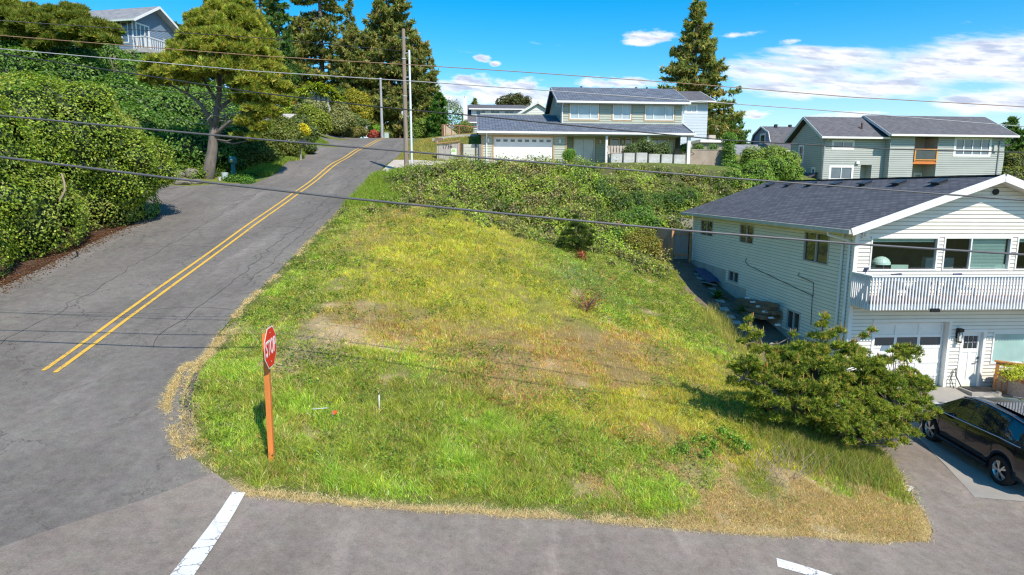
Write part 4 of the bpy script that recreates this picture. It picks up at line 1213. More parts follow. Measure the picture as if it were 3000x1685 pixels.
def small_house(name, label, loc, rz, x0, x1, y0, y1, zb, ze, zr, wallm, roofm, ridge, wins, ov=.5, lap=.18, wmat=None, side_wins=()):
    """plain far house: ridge 'x' or 'y' in its own axes"""
    T = thing(name, label, 'house', loc, rz)
    m = MB(); f = Wall((0, y0), (1, 0), (0, -1)); l = Wall((x0, 0), (0, 1), (-1, 0)); r = Wall((x1, 0), (0, 1), (1, 0))
    if ridge == 'x':
        ym = (y0 + y1) / 2; s = (zr - ze) / (ym - y0 + ov); zt = ze + s * ov - .1
        siding(m, f, zb, zt, x0, x1, [w[:4] for w in wins], lap, .02)
        for w in (l, r):
            siding(m, w, zb, zr - .15, lambda z: y0 if z < zt else min(ym, y0 + (z - zt) / s), lambda z: y1 if z < zt else max(ym, y1 - (z - zt) / s), [q[:4] for q in side_wins] if w is l else [], lap, .02)
        m.build('wall', wallm, T); roof_x(T, y0 - ov, y1 + ov, ym, x0 - ov, x1 + ov, ze, zr, .12, roofm)
        g = MB(); g.box(x0 - ov - .03, x1 + ov + .03, y0 - ov - .1, y0 - ov - .01, ze - .16, ze); g.build('gutter', WHITE, T)
        g = MB()
        for x in (x0 - ov - .02, x1 + ov + .02):
            g.beam((x, y0 - ov, ze - .08), (x, ym, zr - .08), .04, .2); g.beam((x, y1 + ov, ze - .08), (x, ym, zr - .08), .04, .2)
        g.build('rake_board', WHITE, T)
    else:
        xm = (x0 + x1) / 2; s = (zr - ze) / (xm - x0 + ov); zt = ze + s * ov - .1
        siding(m, f, zb, zr - .15, lambda z: x0 if z < zt else min(xm, x0 + (z - zt) / s), lambda z: x1 if z < zt else max(xm, x1 - (z - zt) / s), [w[:4] for w in wins], lap, .02)
        for w in (l, r):
            siding(m, w, zb, zt, y0, y1, [q[:4] for q in side_wins] if w is l else [], lap, .02)
        m.build('wall', wallm, T); gable_roof(T, x0 - ov, x1 + ov, xm, y0 - ov, y1 + ov, ze, zr, .12, roofm)
        g = MB(); g.beam((x0 - ov, y0 - ov - .02, ze - .08), (xm, y0 - ov - .02, zr - .08), .04, .22); g.beam((x1 + ov, y0 - ov - .02, ze - .08), (xm, y0 - ov - .02, zr - .08), .04, .22); g.build('rake_board', WHITE, T)
        g = MB(); g.box(x0 - ov - .1, x0 - ov - .01, y0 - ov, y1 + ov, ze - .14, ze); g.build('gutter', WHITE, T)
    for w in wins:
        window(T, f, *w[:4], w[4], fw=.07, glass=w[5] if len(w) > 5 else GLASSB, trim=.1)
    for w in side_wins:
        window(T, l, *w[:4], w[4], fw=.07, glass=GLASSB, trim=.1)
    return T

# ------------------------------------------------------------------ far houses
PALEBLUE = mat('pale_blue_siding', (.50, .56, .62), .6, .05, 1)
small_house('pale_blue_house', 'tall pale blue house peeking out behind the right end of the sage house', (12.5, 65.4, 0), .06, 0, 6.9, 0, 8.5, 10.6, 15.75, 17.35, PALEBLUE, SHINGLE_G, 'x',
            [(4.7, 5.75, 14.7, 15.4, 2, GLASSP)], ov=.55, lap=.28)
OFFW2 = mat('cream_siding', (.66, .65, .60), .6, .05, 1)


def dormer_house():
    T = thing('dormer_house', 'white house with long roof dormer, white chimney and cream gable far behind the sage garage', 'house', (-5.8, 83, 0), .03)
    m = MB(); f = Wall((0, 0), (1, 0), (0, -1)); ws = [(.15, 1.9, 12.6, 14.6), (2.0, 2.9, 12.8, 14.6)]
    siding(m, f, 12.3, 15.4, 0, 8, ws, .2)
    d = Wall((0, 1.6), (1, 0), (0, -1)); dw = [(1.1, 2.35, 16.35, 17.0), (2.95, 4.15, 16.35, 17.0), (4.75, 5.95, 16.35, 17.0)]
    siding(m, d, 16.0, 17.15, .5, 7.0, dw, .2)
    for x in (0, 8):
        siding(m, Wall((x, 0), (0, 1), (-1 if x == 0 else 1, 0)), 12.3, 17.9, lambda z: 0 if z < 15.4 else (z - 15.4) * 1.9, lambda z: 9.6 if z < 15.4 else 9.6 - (z - 15.4) * 1.9, [], .2)
    m.box(.5, .55, 1.6, 4.5, 15.9, 17.1); m.build('wall', WHITE, T)
    roof_x(T, -.4, 10, 4.8, -.3, 8.3, 15.35, 18.05, .12, SHINGLE_G)
    r = MB(); r.slab((.2, 1.2, 17.2), (7.4, 1.2, 17.2), (7.4, 4.8, 18.12), (.2, 4.8, 18.12), .1); r.build('dormer_roof', SHINGLE_G, T)
    g = MB(); g.box(.2, 7.4, 1.1, 1.19, 17.05, 17.2); g.box(-.3, 8.3, -.5, -.41, 15.2, 15.35); g.build('gutter', WHITE, T)
    for w in dw:
        window(T, d, *w, 2, fw=.06, glass=GLASS, trim=.06)
    window(T, f, *ws[0], 1, fw=.1, glass=GLASSP); window(T, f, *ws[1], 1, fw=.1, glass=GLASS)
    c = MB(); c.box(-.45, .05, .3, .9, 12.0, 18.3); c.lathe([(.17, 18.3), (.15, 18.65), (0, 18.65)], 10, Matrix.Translation((-.2, .6, 0))); c.build('chimney', WHITE, T)
    # cream gable wing in front
    m = MB(); g = Wall((8.7, -3), (1, 0), (0, -1)); s = .59
    siding(m, g, 12.3, 17.5, lambda z: -3.5 if z < 15.4 else min(0, -3.5 + (z - 15.4) / s), lambda z: 3.5 if z < 15.4 else max(0, 3.5 - (z - 15.4) / s), [], .2); m.build('gable_wall', OFFW2, T)
    gable_roof(T, 4.9, 12.5, 8.7, -3.3, 4, 15.3, 15.3 + 3.8 * s, .14, SHINGLE_G, 'gable_roof')
    b = MB(); b.beam((4.9, -3.33, 15.2), (8.7, -3.33, 17.43), .05, .25); b.beam((12.5, -3.33, 15.2), (8.7, -3.33, 17.43), .05, .25); b.build('rake_board', OFFW2, T)


dormer_house()


def barn_house():
    T = thing('gambrel_house', 'small blue house with barn shaped roof between the spruce and the grey house', 'house', (29.3, 74, 0), .07)
    BL = mat('slate_blue_siding', (.23, .30, .40), .6, .06, 1); LB = mat('light_blue_siding', (.50, .57, .64), .6, .05, 1)
    G = [(0, 11.2), (0, 12.2), (.7, 13.55), (2.7, 14.35), (4.7, 13.55), (5.4, 12.2), (5.4, 11.2)]
    m = MB(); gl = Wall((0, 0), (0, 1), (-1, 0)); win = (2.0, 3.2, 12.55, 13.5)

    def xl(z): return float(np.interp(z, [11.2, 12.2, 13.55, 14.35], [0, 0, .7, 2.7]))
    def xr(z): return 5.4 - xl(z)
    siding(m, gl, 8.5, 14.3, xl, xr, [win], .2, .02); m.box(0.05, 7, .05, 5.3, 8.5, 12.1); m.build('wall', BL, T)
    window(T, gl, *win, 1, fw=.08, glass=GLASS, trim=.14)
    r = MB()
    for (a, b) in zip(G[1:], G[2:-1]):
        r.slab((-.25, a[0], a[1] + .1), (7.3, a[0], a[1] + .1), (7.3, b[0], b[1] + .1), (-.25, b[0], b[1] + .1), .1)
    ro = r.build('roof', SHINGLE_G, T)
    for x, y, z in ((1.2, 2.2, 14.3), (3, 2.4, 14.3)):
        v = MB(); v.box(x, x + .3, y, y + .3, z, z + .35); v.build('roof_vent', DARK, ro)
    b = MB()
    for a, c in zip(G[1:], G[2:-1]):
        b.beam((-.27, a[0], a[1] + .05), (-.27, c[0], c[1] + .05), .05, .16)
    b.build('rake_board', WHITE, T)
    # low front wing
    m = MB(); f = Wall((0, -3.2), (1, 0), (0, -1)); w1 = (.8, 2.0, 10.0, 11.0)
    siding(m, f, 8, 11.4, -1.0, 6, [w1], .22); siding(m, Wall((-1.0, -3.2), (0, 1), (-1, 0)), 8, 11.4, 0, 3.4, [], .22); m.build('wing_wall', LB, T)
    r = MB(); r.slab((-1.3, -3.6, 11.35), (6.3, -3.6, 11.35), (6.3, .05, 12.5), (-1.3, .05, 12.5), .1); r.build('wing_roof', SHINGLE_G, T)
    g = MB(); g.box(-1.3, 6.3, -3.75, -3.61, 11.2, 11.35); g.build('gutter', WHITE, T)
    window(T, f, *w1, 2, fw=.08, glass=GLASS, trim=.12)


barn_house()
small_house('low_blue_house', 'low pale blue house with grey roof left of the barn roofed house', (21.5, 73, 0), .07, 0, 6.5, 0, 5, 8, 10.9, 12.3, PALEBLUE, SHINGLE_L, 'x', [(3.6, 4.5, 9.2, 10.3, 1)], ov=.4, lap=.24)


def hill_house():
    T = thing('hill_house', 'blue grey house with pale roof and corner deck up on the hill at top left', 'house', (-36.3, 64.2, 0), -.22)
    BG = mat('blue_grey_siding', (.19, .25, .33), .6, .06, 1)
    f = Wall((0, 0), (-1, 0), (0, -1)); g = Wall((0, 0), (0, 1), (1, 0)); yw = 5.6; ym = 2.8; s = .58
    zt = 22.95; m = MB()
    fw_ = [(.55, 1.35, 20.7, 22.65), (6.0, 7.4, 20.9, 22.4)]
    siding(m, f, 17.5, zt, 0, 13, fw_, .16, .02)
    gw = [(.35, 2.0, 20.2, 22.6), (3.9, 5.0, 20.5, 21.9)]
    siding(m, g, 19.4, 24.5, lambda z: 0 if z < zt else min(ym, (z - zt) / s), lambda z: yw if z < zt else max(ym, yw - (z - zt) / s), gw, .16, .02)
    m.box(-13, -12.9, 0, yw, 18, zt); m.box(-13, 0, yw - .1, yw, 18, zt); m.build('wall', BG, T)
    mb = roof_x(T, -.65, yw + .65, ym, -13.5, .75, zt - .28, zt - .28 + (ym + .65) * s, .14, SHINGLE_L)
    c = MB(); c.tube([(-9.5, 3, 24), (-9.5, 3, 25.6)], .13, 8); c.build('roof_pipe', mat('rust_orange', (.45, .14, .04), .7), mb)
    c = MB(); c.obox((-8, 1.2, 24.05), (1.2, .9, .08), Matrix.Rotation(.5, 3, 'X')); c.build('skylight', mat('skylight_frame', (.25, .27, .3), .4), mb)
    b = MB(); z0 = zt - .4; z1 = zt - .4 + (ym + .65) * s
    b.beam((.77, -.65, z0), (.77, ym, z1), .05, .22); b.beam((.77, yw + .65, z0), (.77, ym, z1), .05, .22); b.build('rake_board', WHITE, T)
    b = MB(); b.box(-13.5, .77, -.78, -.66, zt - .45, zt - .29); b.build('gutter', mat('pale_gutter', (.55, .62, .55), .6), T)
    so = MB(); so.quad((0, -.6, zt - .45), (.72, -.6, zt - .45), (.72, ym, z1 - .15), (0, ym, z1 - .15)); so.quad((0, yw + .6, zt - .45), (.72, yw + .6, zt - .45), (.72, ym, z1 - .15), (0, ym, z1 - .15)); so.build('soffit', mat('hill_soffit', (.4, .42, .45), .7), T)
    window(T, f, *fw_[0], 1, fw=.08, glass=GLASSB); window(T, f, *fw_[1], 2, fw=.08, glass=GLASSB)
    window(T, g, *gw[0], 3, fw=.09, glass=GLASSB, name='patio_door', trim=.06); window(T, g, *gw[1], 2, fw=.08, glass=GLASSB)
    cb = MB(); cb.box(-.12, .03, -.03, .0, 17.5, zt - .1); cb.build('corner_board', WHITE, T)
    sk = MB(); sk.box(-13, .0, -.06, -.005, 19.6, 20.1); sk.build('skirting', mat('weathered_skirting', (.45, .36, .30), .8, .15, 2), T)
    d = MB(); d.box(.02, 1.5, -.2, yw, 19.95, 20.1); d.box(1.5, 1.56, -.2, yw, 19.7, 20.12); d.box(.02, 1.5, -.26, -.2, 19.7, 20.12)
    do = d.build('deck', mat('weathered_deck', (.42, .40, .38), .85, .2, 3), T)
    for y in (0, 2.7, 5.4):
        p = MB(); p.box(1.35, 1.5, y, y + .15, 17, 19.95); p.build('post', mat('weathered_deck', (.42, .40, .38)), do)
    r = MB(); r.box(.05, 1.58, -.27, -.15, 21.1, 21.2); r.box(1.44, 1.58, -.27, yw, 21.1, 21.2)
    k = -.2
    while k < yw:
        r.box(1.48, 1.55, k, k + .07, 20.1, 21.1); k += .28
    for q in (.1, .4, .7, 1.0, 1.3):
        r.box(q, q + .07, -.24, -.18, 20.1, 21.1)
    r.build('railing', mat('grey_white_rail', (.62, .62, .62), .7, .12, 4), do)


hill_house()


def teal_house():
    T = thing('teal_house', 'low house with flat roof and teal fascia behind the cabbage palms at the crest', 'house', (-32, 92, 0), 0)
    TE = mat('teal_paint', (.035, .14, .15), .6, .1); m = MB(); m.box(0, 7, 0, 6, 13, 19.75); m.build('wall', mat('teal_house_wall', (.40, .40, .36), .7), T)
    m = MB(); m.box(-.4, 7.4, -.6, 6.4, 19.85, 20.15); m.build('roof', mat('teal_fascia', (.12, .33, .36), .5), T)
    m = MB(); m.box(.8, 4.0, -.05, .0, 17.2, 18.9); m.build('garage_door', TE, T)
    m = MB(); m.box(2.6, 4.2, 1, 2, 20.15, 21.0); m.build('chimney', WHITE, T)
    m = MB(); m.tube([(3.6, 1.5, 21.0), (3.6, 1.5, 21.4)], .12, 8); m.build('chimney_pot', WHITE, T)


teal_house()

# ------------------------------------------------------------------ stop sign
def stop_sign():
    b = at(684, 1158, 11.45); bz = H(b.x, b.y)
    T = thing('stop_sign', 'red octagonal STOP sign on an orange-brown wooden post at the grassy corner', 'sign', (b.x, b.y, bz))
    OP = mat('orange_post', (.66, .205, .045), .75, .18, 1.5, .3, 25, stretch=(6, 6, .6))
    zt = 4.42 - bz
    m = MB(); a = .046
    M_ = Matrix.Rotation(.05, 3, 'Z')
    q = [M_ @ Vector(p) for p in ((-a, -a, -.3), (a, -a, -.3), (a, a, -.3), (-a, a, -.3))]
    m.prism([(p.x, p.y) for p in q], lambda x, y, t: (x, y, t), -.3, zt - .05)
    m.build('post', OP, T)
    cs, sn = math.cos(-.62 + .22), math.sin(-.62 + .22)
    # plate faces right-forward: seen obliquely (narrow) from the drone
    ang = math.radians(95)        # local x of the plate on the ground plane
    ax = Vector((math.cos(ang), math.sin(ang), 0)); nz = Vector((ax.y, -ax.x, 0)); up = Vector((0, 0, 1))
    R_ = Matrix(((ax.x, up.x, nz.x, 0), (ax.y, up.y, nz.y, 0), (ax.z, up.z, nz.z, 0), (0, 0, 0, 1)))
    c = nz * .085 + up * (zt - .30)
    P = Matrix.Translation(c) @ R_
    oct_ = lambda r: [(r * math.cos(math.pi / 8 + k * math.pi / 4) / math.cos(math.pi / 8), r * math.sin(math.pi / 8 + k * math.pi / 4) / math.cos(math.pi / 8)) for k in range(8)]
    m = MB(); m.prism(oct_(.375), lambda x, y, t: P @ Vector((x, y, t)), -.004, .0); pl = m.build('sign_plate', mat('sign_white', (.82, .82, .82), .4, .03), T)
    m = MB(); m.prism(oct_(.355), lambda x, y, t: P @ Vector((x, y, t)), .0005, .003); m.build('red_face', mat('sign_red', (.86, .008, .014), .38, .05, 3), pl)
    text_mesh('lettering', 'STOP', .41, mat('sign_white', (.82, .82, .82)), pl, P @ Matrix.Translation((0, -.005, .005)), .64)
    for y in (.27, -.27):
        m = MB(); m.lathe([(0, .006), (.014, .006), (.014, .003)], 10, P @ Matrix.Translation((0, y, 0))); m.build('bolt', GALV, pl)


stop_sign()


# ------------------------------------------------------------------ poles and wires
def utility_pole():
    b = at(1023, 425, 42.2); top = at(1014.5, 73, 42.2); gz = H(b.x, b.y) - .4
    T = thing('utility_pole', 'weathered brown wooden utility pole with white riser pipe beside the driveway', 'utility pole', (b.x, b.y, gz))
    WD = mat('pole_wood', (.36, .29, .235), .9, .3, 2.0, .5, 18, col2=(.22, .165, .125), stretch=(4, 4, .35))
    d = top - Vector((b.x, b.y, gz))
    m = MB(); m.tube([d * (k / 8) for k in range(9)], [.155 - .045 * k / 8 for k in range(9)], 12); m.build('pole', WD, T)
    x0 = at(1036, 405, 41.9) - Vector((b.x, b.y, gz)); x1 = at(1029.3, 126, 41.9) - Vector((b.x, b.y, gz))
    e = (x1 - x0).normalized(); lo = x0 - e * 1.4
    m = MB(); m.tube([lo, x1], .065, 10); m.build('riser_pipe', mat('riser_pipe', (.72, .74, .78), .4, .06), T)
    m = MB(); m.tube([lo + e * 2.0, lo + e * 5.1], .072, 10); m.build('pipe_sleeve', mat('sleeve_grey', (.66, .69, .72), .4, .06), T)
    for k in (1.9, 4.2, 6.6, (x1 - lo).length - .15):
        p = lo + e * k; q = d * (p.z / d.z)
        m = MB(); m.beam(q, p, .05, .06); m.build('bracket', GALV, T)
    for k in (.55, .8):
        m = MB(); q = d * k; m.lathe([(.15, 0), (.15, .05)], 12, Matrix.Translation(q)); m.build('band', GALV, T)
    return top


POLE_TOP = utility_pole()
b = ground_at(961.5, 350); b = at(961.5, 347, 82); tp = at(957, 199, 82); gz = 12.9
T = thing('steel_pole', 'slender grey metal pole standing beyond the road crest', 'pole', (b.x, b.y, gz - .3))
m = MB(); m.tube([(0, 0, 0), tp - Vector((b.x, b.y, gz - .3))], [.2, .13], 12); m.build('pole', mat('pole_grey', (.36, .36, .37), .6, .15, 1), T)
m = MB(); m.lathe([(.15, 0), (.15, .12), (0, .14)], 12, Matrix.Translation(tp - Vector((b.x, b.y, gz - .3)))); m.build('cap', GALV, T)
b = at(1172, 400, 90); b = at(1006.5, 347, 92); tp = at(1006.5, 270, 92)
T = thing('transformer_pole', 'distant brown utility pole with grey transformer left of the near pole', 'utility pole', (b.x, b.y, 12.0))
m = MB(); m.tube([(0, 0, 0), tp - Vector((b.x, b.y, 12.0))], [.18, .14], 10); m.build('pole', mat('pole_brown', (.20, .10, .06), .9, .2), T)
m = MB(); z = at(1011, 290, 92).z - 12.0; m.lathe([(0, z - .6), (.25, z - .6), (.25, z + .5), (.1, z + .65), (0, z + .65)], 14, Matrix.Translation((.42, 0, 0))); m.build('transformer', GALV, T)


def wire(label, pts, y, r, col, depth=None, group='wires spanning the cross street'):
    P = [at(u / PXS, v / PXS, y if depth is None else depth[i]) for i, (u, v) in enumerate(pts)]
    # smooth through the sighted points, run on past both edges
    a = P[0] + (P[0] - P[1]).normalized() * 14; e = P[-1] + (P[-1] - P[-2]).normalized() * 14
    Q = [a] + P + [e] if depth is None else P
    m = MB(); m.tube(Q, r, 6, cap=False)
    o = m.build('overhead_wire', mat('wire_' + col, {'black': (.03, .032, .035), 'copper': (.30, .18, .11), 'pale': (.36, .36, .38), 'grey': (.10, .10, .11)}[col], .45, .1, metal=.0), smooth=True)
    return tag(o, label, 'wire', group)


wire('lowest and thickest grey overhead cable, crossing in front of the white house windows', [(0, 460), (500, 522), (1000, 579), (1600, 638), (2000, 675), (2520, 716), (3000, 746)], 12.6, .023, 'grey')
wire('second thick overhead cable from the bottom, crossing below the sage house', [(0, 339), (750, 407), (1500, 470), (2100, 519), (3000, 587)], 12.8, .0175, 'grey')
wire('thin twisted black overhead wire passing across the sage porch roof', [(0, 157), (750, 271), (1100, 313), (1408, 341), (1800, 380), (2131, 411), (2600, 437), (3000, 447)], 13.2, .012, 'black')
wire('pale overhead wire crossing the sage upper roof, third from the top', [(0, 143), (400, 178), (750, 209), (1240, 240), (1640, 268), (2010, 294), (2420, 324), (3000, 371)], 13.2, .0085, 'pale')
wire('copper brown overhead wire, the upper of the long pair', [(0, 104), (350, 132), (750, 163), (1250, 193), (1500, 209), (2000, 244), (2500, 285), (3000, 313)], 13.2, .0075, 'copper')
wire('thin dark wire running from the utility pole down to the left edge', [(-300, 40), (350, 84), (773, 112), (1183, 150)], 0, .016, 'black', depth=[26, 30, 36, 42.0], group='thin wires at left')
wire('thin dark drop wire curving in front of the ivy bank', [(0, 209), (250, 243), (420, 264), (580, 273), (760, 270)], 0, .010, 'black', depth=[30, 31, 32, 33, 34], group='thin wires at left')


# ------------------------------------------------------------------ roadside small things
def green_mailbox():
    b = ground_at(588, 447); T = thing('green_mailbox', 'dark green plastic pedestal mailbox standing in ground cover beside the pine trunk', 'mailbox', (b.x, b.y, b.z), .15)
    GR = mat('green_plastic', (.018, .15, .16), .4, .1)
    m = MB(); m.prism([(-.12, -.1), (.12, -.1), (.12, .1), (-.12, .1)], lambda x, y, t: (x * (1 - .12 * t), y, t), -.1, .95); m.build('pedestal', GR, T)
    m = MB(); pr = [(-.17, .9), (.17, .9), (.17, 1.2), (.1, 1.32), (-.1, 1.32), (-.17, 1.2)]; m.prism(pr, lambda x, z, t: (x, t, z), -.32, .3); bo = m.build('box', GR, T)
    m = MB(); m.box(-.15, .15, -.335, -.322, .93, 1.2); m.build('door', GR, bo)
    m = MB(); m.box(-.07, .07, -.342, -.336, 1.08, 1.16); m.build('label_white', WHITE, bo)
    m = MB(); m.box(-.07, .07, -.342, -.336, .98, 1.07); m.build('label_orange', mat('orange_sticker', (.8, .33, .02), .5), bo)


green_mailbox()
b = ground_at(566, 452); T = thing('plastic_bucket', 'translucent white bucket standing at the foot of the green mailbox', 'bucket', (b.x, b.y, b.z))
m = MB(); m.lathe([(0, .0), (.15, 0), (.2, .42), (.21, .42), (.21, .45), (.18, .44), (.14, .05), (0, .05)], 18); m.build('bucket', mat('milky_plastic', (.50, .56, .56), .4), T)
m = MB(); m.tube([(.2 * math.cos(a), .03, .43 + .0 - .12 * math.sin(a)) for a in np.linspace(0, math.pi, 9)], .008, 5); m.build('handle', GALV, T)
b = ground_at(553, 455); T = thing('flower_pot', 'small pale pot left of the white bucket', 'pot', (b.x, b.y, b.z)); m = MB(); m.lathe([(0, 0), (.07, 0), (.1, .2), (.11, .2), (.11, .24), (.085, .24), (.06, .03), (0, .03)], 14); m.build('pot', mat('pale_pot', (.5, .5, .46), .6), T)


def rock(label, p, s, seed, colr=(.24, .21, .165)):
    bm = bmesh.new(); bmesh.ops.create_icosphere(bm, subdivisions=3, radius=1)
    for v in bm.verts:
        c = v.co; n = .65 + .75 * float(fbm(c.x * 1.2 + seed, c.y * 1.2, c.z * 1.2 + seed, seed))
        v.co = Vector((c.x * s[0] * n, c.y * s[1] * n, c.z * s[2] * n))
    me = bpy.data.meshes.new('boulder'); bm.to_mesh(me); bm.free(); me.materials.append(mat('stone', colr, .9, .3, 2.5, .6, 14, col2=(.17, .16, .12)))
    o = bpy.data.objects.new('boulder', me); COL.objects.link(o); o.location = (p.x, p.y, p.z + s[2] * .35); return tag(o, label, 'rock', 'rocks at the driveway corner')


rock('rounded grey boulder nearest the pine trunk', ground_at(487, 446), (.45, .38, .4), 2)
rock('brown mossy boulder left of the rounded grey one', ground_at(447, 444), (.42, .36, .3), 5, (.24, .20, .14))
rock('low flat stone at the edge of the side driveway', ground_at(452, 462), (.7, .4, .25), 8)
rock('small flat stone at the driveway edge near the pine trunk', ground_at(492, 461), (.45, .35, .2), 11)


def roadside_boxes():
    b = at(757, 396, 49.5); gz = H(b.x, b.y)
    T = thing('mailbox_cluster', 'row of dark mailboxes on a wooden post on the grassy verge', 'mailbox', (b.x, b.y, gz), .1)
    m = MB(); m.box(-.06, .06, -.06, .06, -.2, 1.15); m.build('post', mat('grey_wood', (.33, .30, .27), .9, .2), T)
    m = MB(); m.box(-1.05, .45, -.06, .06, 1.1, 1.2); m.build('crossbar', mat('grey_wood', (.33, .30, .27), .9, .2), T)
    for k, x in enumerate((-.85, -.45, -.05, .3)):
        m = MB(); m.prism([(-.15, 0), (.15, 0), (.15, .2), (.08, .3), (-.08, .3), (-.15, .2)], lambda a, z, t: (x + a, t, 1.2 + z), -.3, .25); m.build('box', mat('box_charcoal', (.05, .055, .065), .35, .1) if k > 1 else mat('box_grey', (.17, .19, .22), .35, .1), T)


roadside_boxes()


def number_enclosure():
    a = at(1104, 392, 53.0); b2 = at(1154, 405, 53.4)
    WG = mat('weathered_boards', (.44, .41, .38), .9, .25, 3, .4, 20, col2=(.30, .26, .22), stretch=(6, 6, .5))
    gz = 9.0
    T = thing('address_shed', 'weathered little board enclosure with house number 1736 and brown sloping cap', 'shed', (-6.0, 52.9, gz), .05)
    m = MB()
    for k in range(8):
        x = .0 + k * .195; m.box(x, x + .185, -.04 + .004 * (k % 3), .04, .15, 1.55 + .02 * k)
    m.box(.0, 1.56, .05, .9, .15, 1.4); m.build('boards', WG, T)
    m = MB(); m.beam((-.12, 0, 1.63), (1.72, 0, 1.86), .34, .09); m.build('cap', mat('brown_board', (.34, .19, .10), .8, .2, 3), T)
    for x in (-.08, 1.62):
        m = MB(); m.box(x - .05, x + .05, -.06, .06, -.1, 1.85); m.build('post', WG, T)
    text_mesh('number', '1736', .42, DARK, T, Matrix.Translation((.7, -.048, 1.38)) @ Matrix.Rotation(math.radians(90), 4, 'X') @ Matrix.Rotation(.06, 4, 'Z'))
    m = MB(); m.box(1.02, 1.45, -.06, -.048, .75, 1.25); m.build('notice', mat('notice', (.62, .70, .52), .5), T)
    m = MB(); m.box(1.1, 1.36, -.066, -.061, .98, 1.18); m.build('notice_picture', mat('notice_green', (.30, .48, .12), .5), T)
    T = thing('board_fence', 'grey-green horizontal board fence with dark posts joining the sage garage', 'fence', (-4.3, 53.1, gz), .05)
    m = MB()
    for k in range(6):
        m.box(.25, 1.95, -.03 + .008 * (k % 2), .03, .0 + k * .27, .255 + k * .27)
    m.build('board', mat('greenish_boards', (.43, .45, .37), .9, .25, 2.5, .4, 20, col2=(.52, .50, .44), stretch=(.6, 6, 4)), T)
    for x in (.12, .62 - .38, 1.3, 1.98):
        m = MB(); m.box(x - .055, x + .055, -.09, -.035, -.1, 1.68); m.build('post', mat('dark_post', (.07, .055, .045), .8, .2), T)
    m = MB(); m.box(-.33, .03, -.05, .05, -.05, 1.72); m.build('rust_panel', mat('rust_panel', (.40, .20, .09), .8, .25, 2.5), T)


number_enclosure()


def far_fence():
    T = thing('wire_fence', 'rusty metal rail and wire fence on the lawn behind the address shed', 'fence', (0, 0, 0))
    RU = mat('rusty_rail', (.36, .15, .09), .8, .2); pts = [at(1112, 314, 66), at(1155, 316, 66.5), at(1202, 320, 67)]
    base = [Vector((p.x, p.y, H(p.x, p.y))) for p in pts]
    m = MB()
    m.tube(pts, .04, 6)
    m.build('top_rail', RU, T)
    for p, b in zip([pts[0], pts[0].lerp(pts[1], .2), pts[0].lerp(pts[1], .55), pts[1], pts[2]], [0] * 5):
        m = MB(); m.tube([(p.x, p.y, H(p.x, p.y) - .2), p], .045, 6); m.build('post', RU, T)
    m = MB()
    for k in range(22):
        f = k / 21; p = pts[0].lerp(pts[2], f); m.tube([(p.x, p.y, H(p.x, p.y)), p], .006, 4)
    for k in range(1, 7):
        q = k / 7
        m.tube([b.lerp(p, q) for b, p in zip(base, pts)], .006, 4)
    m.build('wire_mesh', RU, T)
    T = thing('board_panel_fence', 'bleached tan board panel behind the left end of the wire fence', 'fence', (0, 0, 0))
    a = at(1116, 318, 68); b = at(1150, 330, 69.5); m = MB()
    for k in range(9):
        p = a.lerp(b, k / 9); q = a.lerp(b, (k + .93) / 9); z0 = H(p.x, p.y)
        m.prism([(p.x, p.y), (q.x, q.y), (q.x + .02, q.y + .04), (p.x + .02, p.y + .04)], lambda x, y, t: (x, y, t), z0, p.z + .2 - .06 * k)
    m.build('boards', mat('tan_boards', (.52, .42, .30), .9, .2, 3), T)
    T = thing('stone_edging', 'low pale stone edging across the lawn bank below the wire fence', 'edging', (0, 0, 0))
    m = MB()
    for k in range(14):
        u = 1093 + k * 8; p = at(u, 346 + .045 * (u - 1093), 61); m.obox((p.x, p.y, H(p.x, p.y) + .05), (.42, .3, .3), Matrix.Rotation(.1 * math.sin(k * 3), 3, 'Z'))
    m.build('stones', mat('pale_stone', (.42, .39, .34), .9, .25, 4), T)
    p = ground_at(1104, 356); T = thing('wooden_crate', 'small brown wooden planter on the lawn bank above the address shed', 'planter', (p.x, p.y, p.z))
    m = MB(); m.box(-.35, .35, -.25, -.2, -.1, .3); m.box(-.35, .35, .2, .25, -.1, .3); m.box(-.35, -.3, -.2, .2, -.1, .3); m.box(.3, .35, -.2, .2, -.1, .3); m.box(-.3, .3, -.2, .2, .1, .15); m.build('box', mat('crate_wood', (.2, .15, .1), .9, .2), T)


far_fence()


